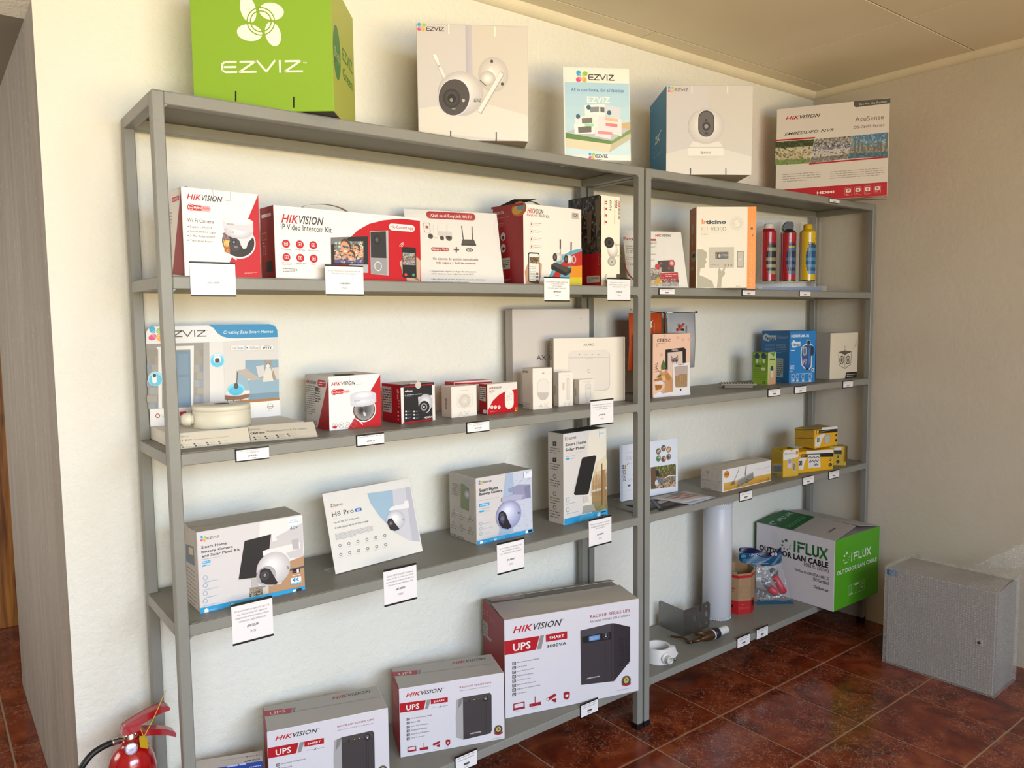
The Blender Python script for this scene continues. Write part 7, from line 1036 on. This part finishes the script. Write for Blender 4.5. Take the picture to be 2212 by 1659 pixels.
sheet(lambda u, v: (x1-.14+.16*u, y1-.01-.05*v+.07*u*v, eh+.012+.04*u+.085*v*(.25+u)), 8, 5, .006)
sheet(lambda u, v: (x0+.02+.05*u, y1-.015-.03*v, eh+.004+.026*v*math.sin(math.pi*u)), 5, 4, .003)
w.build('bubble_wrap', r)
# --- fire extinguisher
EY = .185; q0, q1 = ony(*zp('X1', (675, 1440)), EY), ony(*zp('X1', (1600, 1440)), EY); ecx = (q0.x+q1.x)/2; cr_ = (q1-q0).length/2*.80
def xe(p): v = ony(*zp('X1', p), EY); return v.x-ecx, v.z
r = root('fire_extinguisher', (ecx, EY, 0), 0, 'red fire extinguisher with black hose and yellow seal, standing left of the shelving', 'extinguisher'); RM = M('#a0060e', .22, 0, .5, coat=.6)
zs, zn = xe((1135, 1400))[1], xe((1135, 1040))[1]
prof = [(0, .004), (cr_-.012, .004), (cr_-.004, .0), (cr_, .006), (cr_, zs-.02)]+[(cr_*math.cos(t)**.8, zs-.02+(zn-zs+.02)*math.sin(t)) for t in [k*math.pi/2/10 for k in range(1, 9)]]+[(.019, zn+.001), (.019, zn+.012), (0, zn+.012)]
MB().lathe(prof, RM, 48).build('cylinder', r)
def pl(pts, y, t, m, name): return MB().prism([(*xe(p)[:1], y, xe(p)[1]) for p in pts], (0, t, 0), m).build(name, r)
VM = M('#b0a890', .3, 1)
MB().lathe([(.016, zn-.002), (.016, zn+.022), (.013, zn+.024), (.013, zn+.045), (0, zn+.045)], VM, 24).build('valve', r)
up_pts = [(970, 905), (985, 805), (1100, 722), (1300, 600), (1480, 512), (1590, 462), (1690, 450), (1735, 482), (1715, 518), (1640, 540), (1500, 600), (1400, 665), (1300, 725), (1245, 775), (1225, 860), (1190, 940), (1040, 935)]
pl(up_pts, -.0142, .004, RM, 'discharge_lever'); pl(up_pts, .009, .004, RM, 'lever_cheek')
def ridge(pts, y0, y1, m, name):
    mb = MB(); vs = []
    for p in pts: x, z = xe(p); vs += [(x, y0, z), (x, y1, z), (x, y1, z-.003), (x, y0, z-.003)]
    mb.add(vs, [(i*4+k, i*4+(k+1) % 4, (i+1)*4+(k+1) % 4, (i+1)*4+k) for i in range(len(pts)-1) for k in range(4)]+[(3, 2, 1, 0)], m); return mb.build(name, r)
ridge([(970, 905), (985, 805), (1100, 722), (1300, 600), (1480, 512), (1590, 462), (1690, 450), (1735, 482)], -.013, .013, RM, 'lever_top')
pl([(1225, 840), (1320, 822), (1550, 815), (1690, 828), (1790, 855), (1825, 885), (1820, 937), (1700, 912), (1500, 906), (1340, 920), (1225, 920)], -.0134, .003, RM, 'carry_handle'); ridge([(1225, 840), (1320, 820), (1550, 812), (1690, 825), (1790, 852), (1828, 882), (1822, 937)], -.012, .012, RM, 'handle_top')
for p in ((1032, 925), (1182, 885)): x, z = xe(p); MB().lathe([(0, .0), (.0042, 0), (.0042, .002), (.002, .0035), (0, .0035)], VM, 12, Matrix.Translation((x, -.013, z)) @ Matrix.Rotation(math.pi/2, 4, 'X')).build('rivet', r)
gx, gz = xe((1092, 1078)); gdir = (CAM-Vector((ecx+gx, EY-.03, gz))).normalized(); gdir = (gdir*.8+Vector((0, -1, 0))*.4).normalized(); T = Matrix.Translation((gx, -.026, gz)) @ gdir.to_track_quat('Z', 'Y').to_matrix().to_4x4()
MB().lathe([(0, -.014), (.006, -.014), (.006, -.004), (.0135, -.004), (.0148, -.001), (.0148, .006), (.0135, .0072), (.0118, .0068), (.0115, .004), (0, .004)], M('#8a5f5a', .25, .8), 32, T).build('gauge_case', r)
MB().lathe([(0, .0045), (.0118, .0045)], M('#b0a2cc', .3), 28, T).build('gauge_dial', r); MB().lathe([(0, .0047), (.005, .0047)], M('#7f8fa8', .3), 20, T).build('gauge_centre', r); MB().lathe([(.0118, .0062), (.006, .0072), (0, .0075)], clear('gauge_glass', .04), 28, T).build('gauge_glass', r)
hp = [(960, 990), (900, 990), (810, 1005), (700, 1040), (560, 1105), (440, 1190), (340, 1300), (265, 1420), (215, 1540), (200, 1700), (230, 1900), (300, 2150)]
q = [(*xe(p)[:1], -.012-.02*min(1, i/6), xe(p)[1]) for i, p in enumerate(hp)]
sm = []
for i in range(len(q)-1):
    P0, P1, P2, P3 = (Vector(q[max(0, min(len(q)-1, k))]) for k in (i-1, i, i+1, i+2))
    for t in (0, .25, .5, .75): sm.append(.5*((2*P1)+(P2-P0)*t+(2*P0-5*P1+4*P2-P3)*t*t+(3*P1-P0-3*P2+P3)*t**3))
sm.append(Vector(q[-1])); MB().tube(sm[6:], .0072, M('#0e0f10', .45), 14).build('hose', r); MB().tube(sm[3:10], .0078, M('#b5b2b0', .25, 1), 16).tube(sm[:4], .0062, VM, 6).build('hose_ferrule', r)
ty_ = M('#b8960c', .4)
pl([(1212, 900), (1262, 872), (1335, 905), (1352, 1076), (1226, 1050)], -.03, .0012, ty_, 'seal_tag')
q = [(*xe(p)[:1], -.03+.004*i, xe(p)[1]) for i, p in enumerate(((1285, 895), (1340, 810), (1430, 660), (1530, 470), (1600, 330), (1665, 215)))]; MB().tube(q, [.0011]*5+[.0008], M('#c9a62a', .45), 8).build('seal_tie', r)
q = [(*xe(p)[:1], y, xe(p)[1]) for p, y in (((1285, 895), -.03), ((1262, 820), -.02), ((1240, 780), -.012), ((1262, 775), -.004))]; MB().tube(q, .001, M('#c9a62a', .45), 8).build('seal_loop', r)
# ---------------------------------------------------------------- price cards and shelf-edge labels
BLK = M('#17130f', .45); WC = M('#e2dede', .4)
def price(z, tl, br, label, lines=None, big=False, price_t=None, code=None, group=None):
    a, b = ony(*zp(z, tl), -.003), ony(*zp(z, br), -.003); w, h = b.x-a.x, a.z-b.z
    r = root('price_card' if big else 'price_label', (a.x, -.0002, b.z), 0, label, 'price card' if big else 'price label', group)
    MB().box(0, -.0024, 0, w, -.0012, h, WC).build('card', r)
    k = (.048 if big else .10)*h
    if big:
        MB().box(0, -.0042, h-k, w, -.0004, h, BLK, .0006).build('top_strip', r); MB().box(0, -.0042, 0, w, -.0026, k, BLK, .0006).build('bottom_strip', r); MB().box(0, -.0038, k, w, -.0030, h-k, clear('card_cover', .009, '#ffffff', .05)).build('clear_cover', r); MB().box(.001, -.0012, h-.02, w-.001, -.0002, h, BLK).build('magnet', r)
    else:
        MB().box(-.0015, -.0030, h-k*.8, w, -.0004, h+.001, BLK).build('top_strip', r); MB().box(-.0015, -.0030, -.001, w, -.0004, k*.7, BLK).build('bottom_strip', r); MB().box(-.0018, -.0030, 0, .0008, -.0004, h, BLK).build('side_strip', r)
    F = Face(r, (0, -.0024, 0), (1, 0, 0), (0, 0, 1)); F.off = .0001
    def tl_(t, u0, u1, v0, v1, c, bld=0):
        vs, fs, ax, bx, ay, by = glyphs(t, bld, 0); F.emit([(w*(u0+(u1-u0)*(x-ax)/(bx-ax)), h*(v0+(v1-v0)*(y-ay)/(by-ay))) for x, y in vs], fs, c)
    L_ = lines or []; n = max(3, len(L_))
    top = .80 if big else .82; st = (.085 if big else .15)
    for i, t in enumerate(L_): e = len(t)/max(len(s_) for s_ in L_)*.42; tl_(t, .5-e, .5+e, top-i*st-st*.35, top-i*st+st*.35, '#4a4644')
    if not L_:
        rr = random.Random(hash(label) % 999)
        for i in range(4 if big else 2):
            x = .10+.04*i; e_ = .9-.04*i
            while x < e_: ww = min(rr.uniform(.03, .12), e_-x); F.PU([(w*x, h*(top-i*st-.02)), (w*(x+ww), h*(top-i*st-.02)), (w*(x+ww), h*(top-i*st+.02)), (w*x, h*(top-i*st+.02))], '#8a8684'); F.off -= .00002; x += ww+.015
        F.off += .0001
    if price_t: tl_(price_t, .36, .64, .36 if big else .28, .43 if big else .46, '#1f1c1b', .03)
    else: F.PU([(w*.38, h*.30), (w*.64, h*.30), (w*.64, h*.42), (w*.38, h*.42)], '#4a4644') if not big else tl_('¢25.500', .40, .62, .36, .43, '#3a3634', .03)
    if code: tl_(code, .44, .57, .22, .28, '#6a6664')
    elif not big: F.PU([(w*.4, h*.16), (w*.6, h*.16), (w*.6, h*.22), (w*.4, h*.22)], '#a8a4a2')
    F.done('card_print')
price('A4', (503, 582), (823, 825), 'large price card below the white and red dome camera carton, leftmost on the second shelf', ['Cámara IP WIFI de techo giratoria', 'con visión híbrida de 4 MP', 'alarma y microfono'], True, '¢25.500', 'M276')
price('A4', (1428, 604), (1694, 818), 'large price card on the video intercom carton', ['Kit de videoportero intercomunicador IP', 'Pantalla táctil de 7 pulgadas'], True, '¢126.500IVI', 'M247')
price('A5', (1200, 802), (1405, 1001), 'large price card below the tall Wi-Fi kit carton with red side', ['Kit de NVR WIFI 4 Canales con disco duro', 'y 2 cámaras bala de 3mp', 'alarma integrada', 'Se le pueden agregar 2 cámaras más'], True, '¢89.995,54', 'M302')
price('A5', (1705, 812), (1886, 997), 'large price card below the narrow white carton beside the middle posts', ['Cámara tipo bala WIFI exterior', 'detección de movimiento vehículos', 'visión nocturna a color'], True, '¢19.425,00', 'M301')
price('B2', (1698, 803), (1873, 980), 'large price card on the third shelf beam, in front of the alarm hub carton', ['Kit de panel de alarma inalámbrico', 'consta de sirena, control, sensor', 'y contacto magnético'], True, '¢94.000,00', 'M321')
price('B4', (648, 1000), (947, 1212), 'large price card below the camera and solar panel kit carton', ['Kit de cámara wifi con panel solar, tipo C de', '8mp, vista panorámica 360°, seguimiento', 'inteligente con detección humano y vehículo,', 'visión a color, audio bidireccional.'], True, '¢50.725,00', 'M274')
price('B4', (1718, 755), (1955, 953), 'large price card right below the tilted pan and tilt camera sign', ['Cámara IP WIFI H.265 con 340° de movimiento', 'horizontal y 80° de vertical, detección de', 'personas, vehículos y movimientos de la mano,', 'visión nocturna, audio bidireccional, 3mp'], True, '¢47.800IVI', 'M264')
price('B5', (547, 1125), (788, 1342), 'large price card below the lilac battery camera carton', ['Cámara IP wifi 4g, batería de larga duración', 'con visión de panel solar opcional', 'micro, bidireccional y 2 años de garantía'], True, '¢96.500IVI', 'M273')
price('B5', (1361, 915), (1560, 1112), 'large price card below the tall solar panel carton', ['Panel solar para cámaras de seguridad', 'de monocristalino de alta eficiencia', 'con soporte tipo C'], True, '¢19.800IVI', 'M275')
price('B1', (757, 985), (985, 1042), 'shelf edge label below the sloping camera signs', ['Caja de montaje 50x base de Cámaras', '50x 140x60x60 mm'], False, '¢7.825,54')
price('B1', (1583, 888), (1770, 942), 'shelf edge label below the dome camera carton', ['Cámara IP 180 mm domo 4MP color'], False, '¢58.297,79')
price('B2', (745, 975), (918, 1036), 'shelf edge label below the sounder and key fob cartons', ['Sirena inalámbrica 110 dB de luz', 'audio Two-way RF'], False, '¢19.744,79')
for z, tl, br, lab in (('A3', (1051, 1182), (1110, 1217), 'shelf edge label on the top shelf under the recorder carton'), ('A6', (164, 822), (285, 873), 'shelf edge label right of the middle posts, second shelf'), ('A6', (825, 833), (925, 881), 'shelf edge label below the orange striped carton'), ('A6', (1282, 842), (1367, 886), 'shelf edge label below the spray can tray'),
    ('B3', (1067, 768), (1165, 818), 'shelf edge label below the small green carton'), ('B3', (1285, 745), (1377, 794), 'shelf edge label below the bright blue carton'), ('B3', (1684, 701), (1763, 748), 'shelf edge label below the cube speaker carton'),
    ('B6', (1099, 678), (1195, 728), 'shelf edge label below the push broom carton'), ('B6', (1604, 558), (1688, 603), 'shelf edge label below the open yellow carton'), ('B6', (1810, 513), (1890, 555), 'shelf edge label below the yellow carton pile, rightmost'),
    ('C2', (1672, 945), (1846, 1005), 'bottom shelf edge label under the middle battery backup carton'), ('C3', (1174, 1305), (1345, 1368), 'bottom shelf edge label under the largest battery backup carton'), ('C4', (812, 1214), (915, 1262), 'bottom shelf edge label nearer the middle posts'), ('C4', (970, 1144), (1063, 1193), 'bottom shelf edge label nearer the room corner')):
    price(z, tl, br, lab)
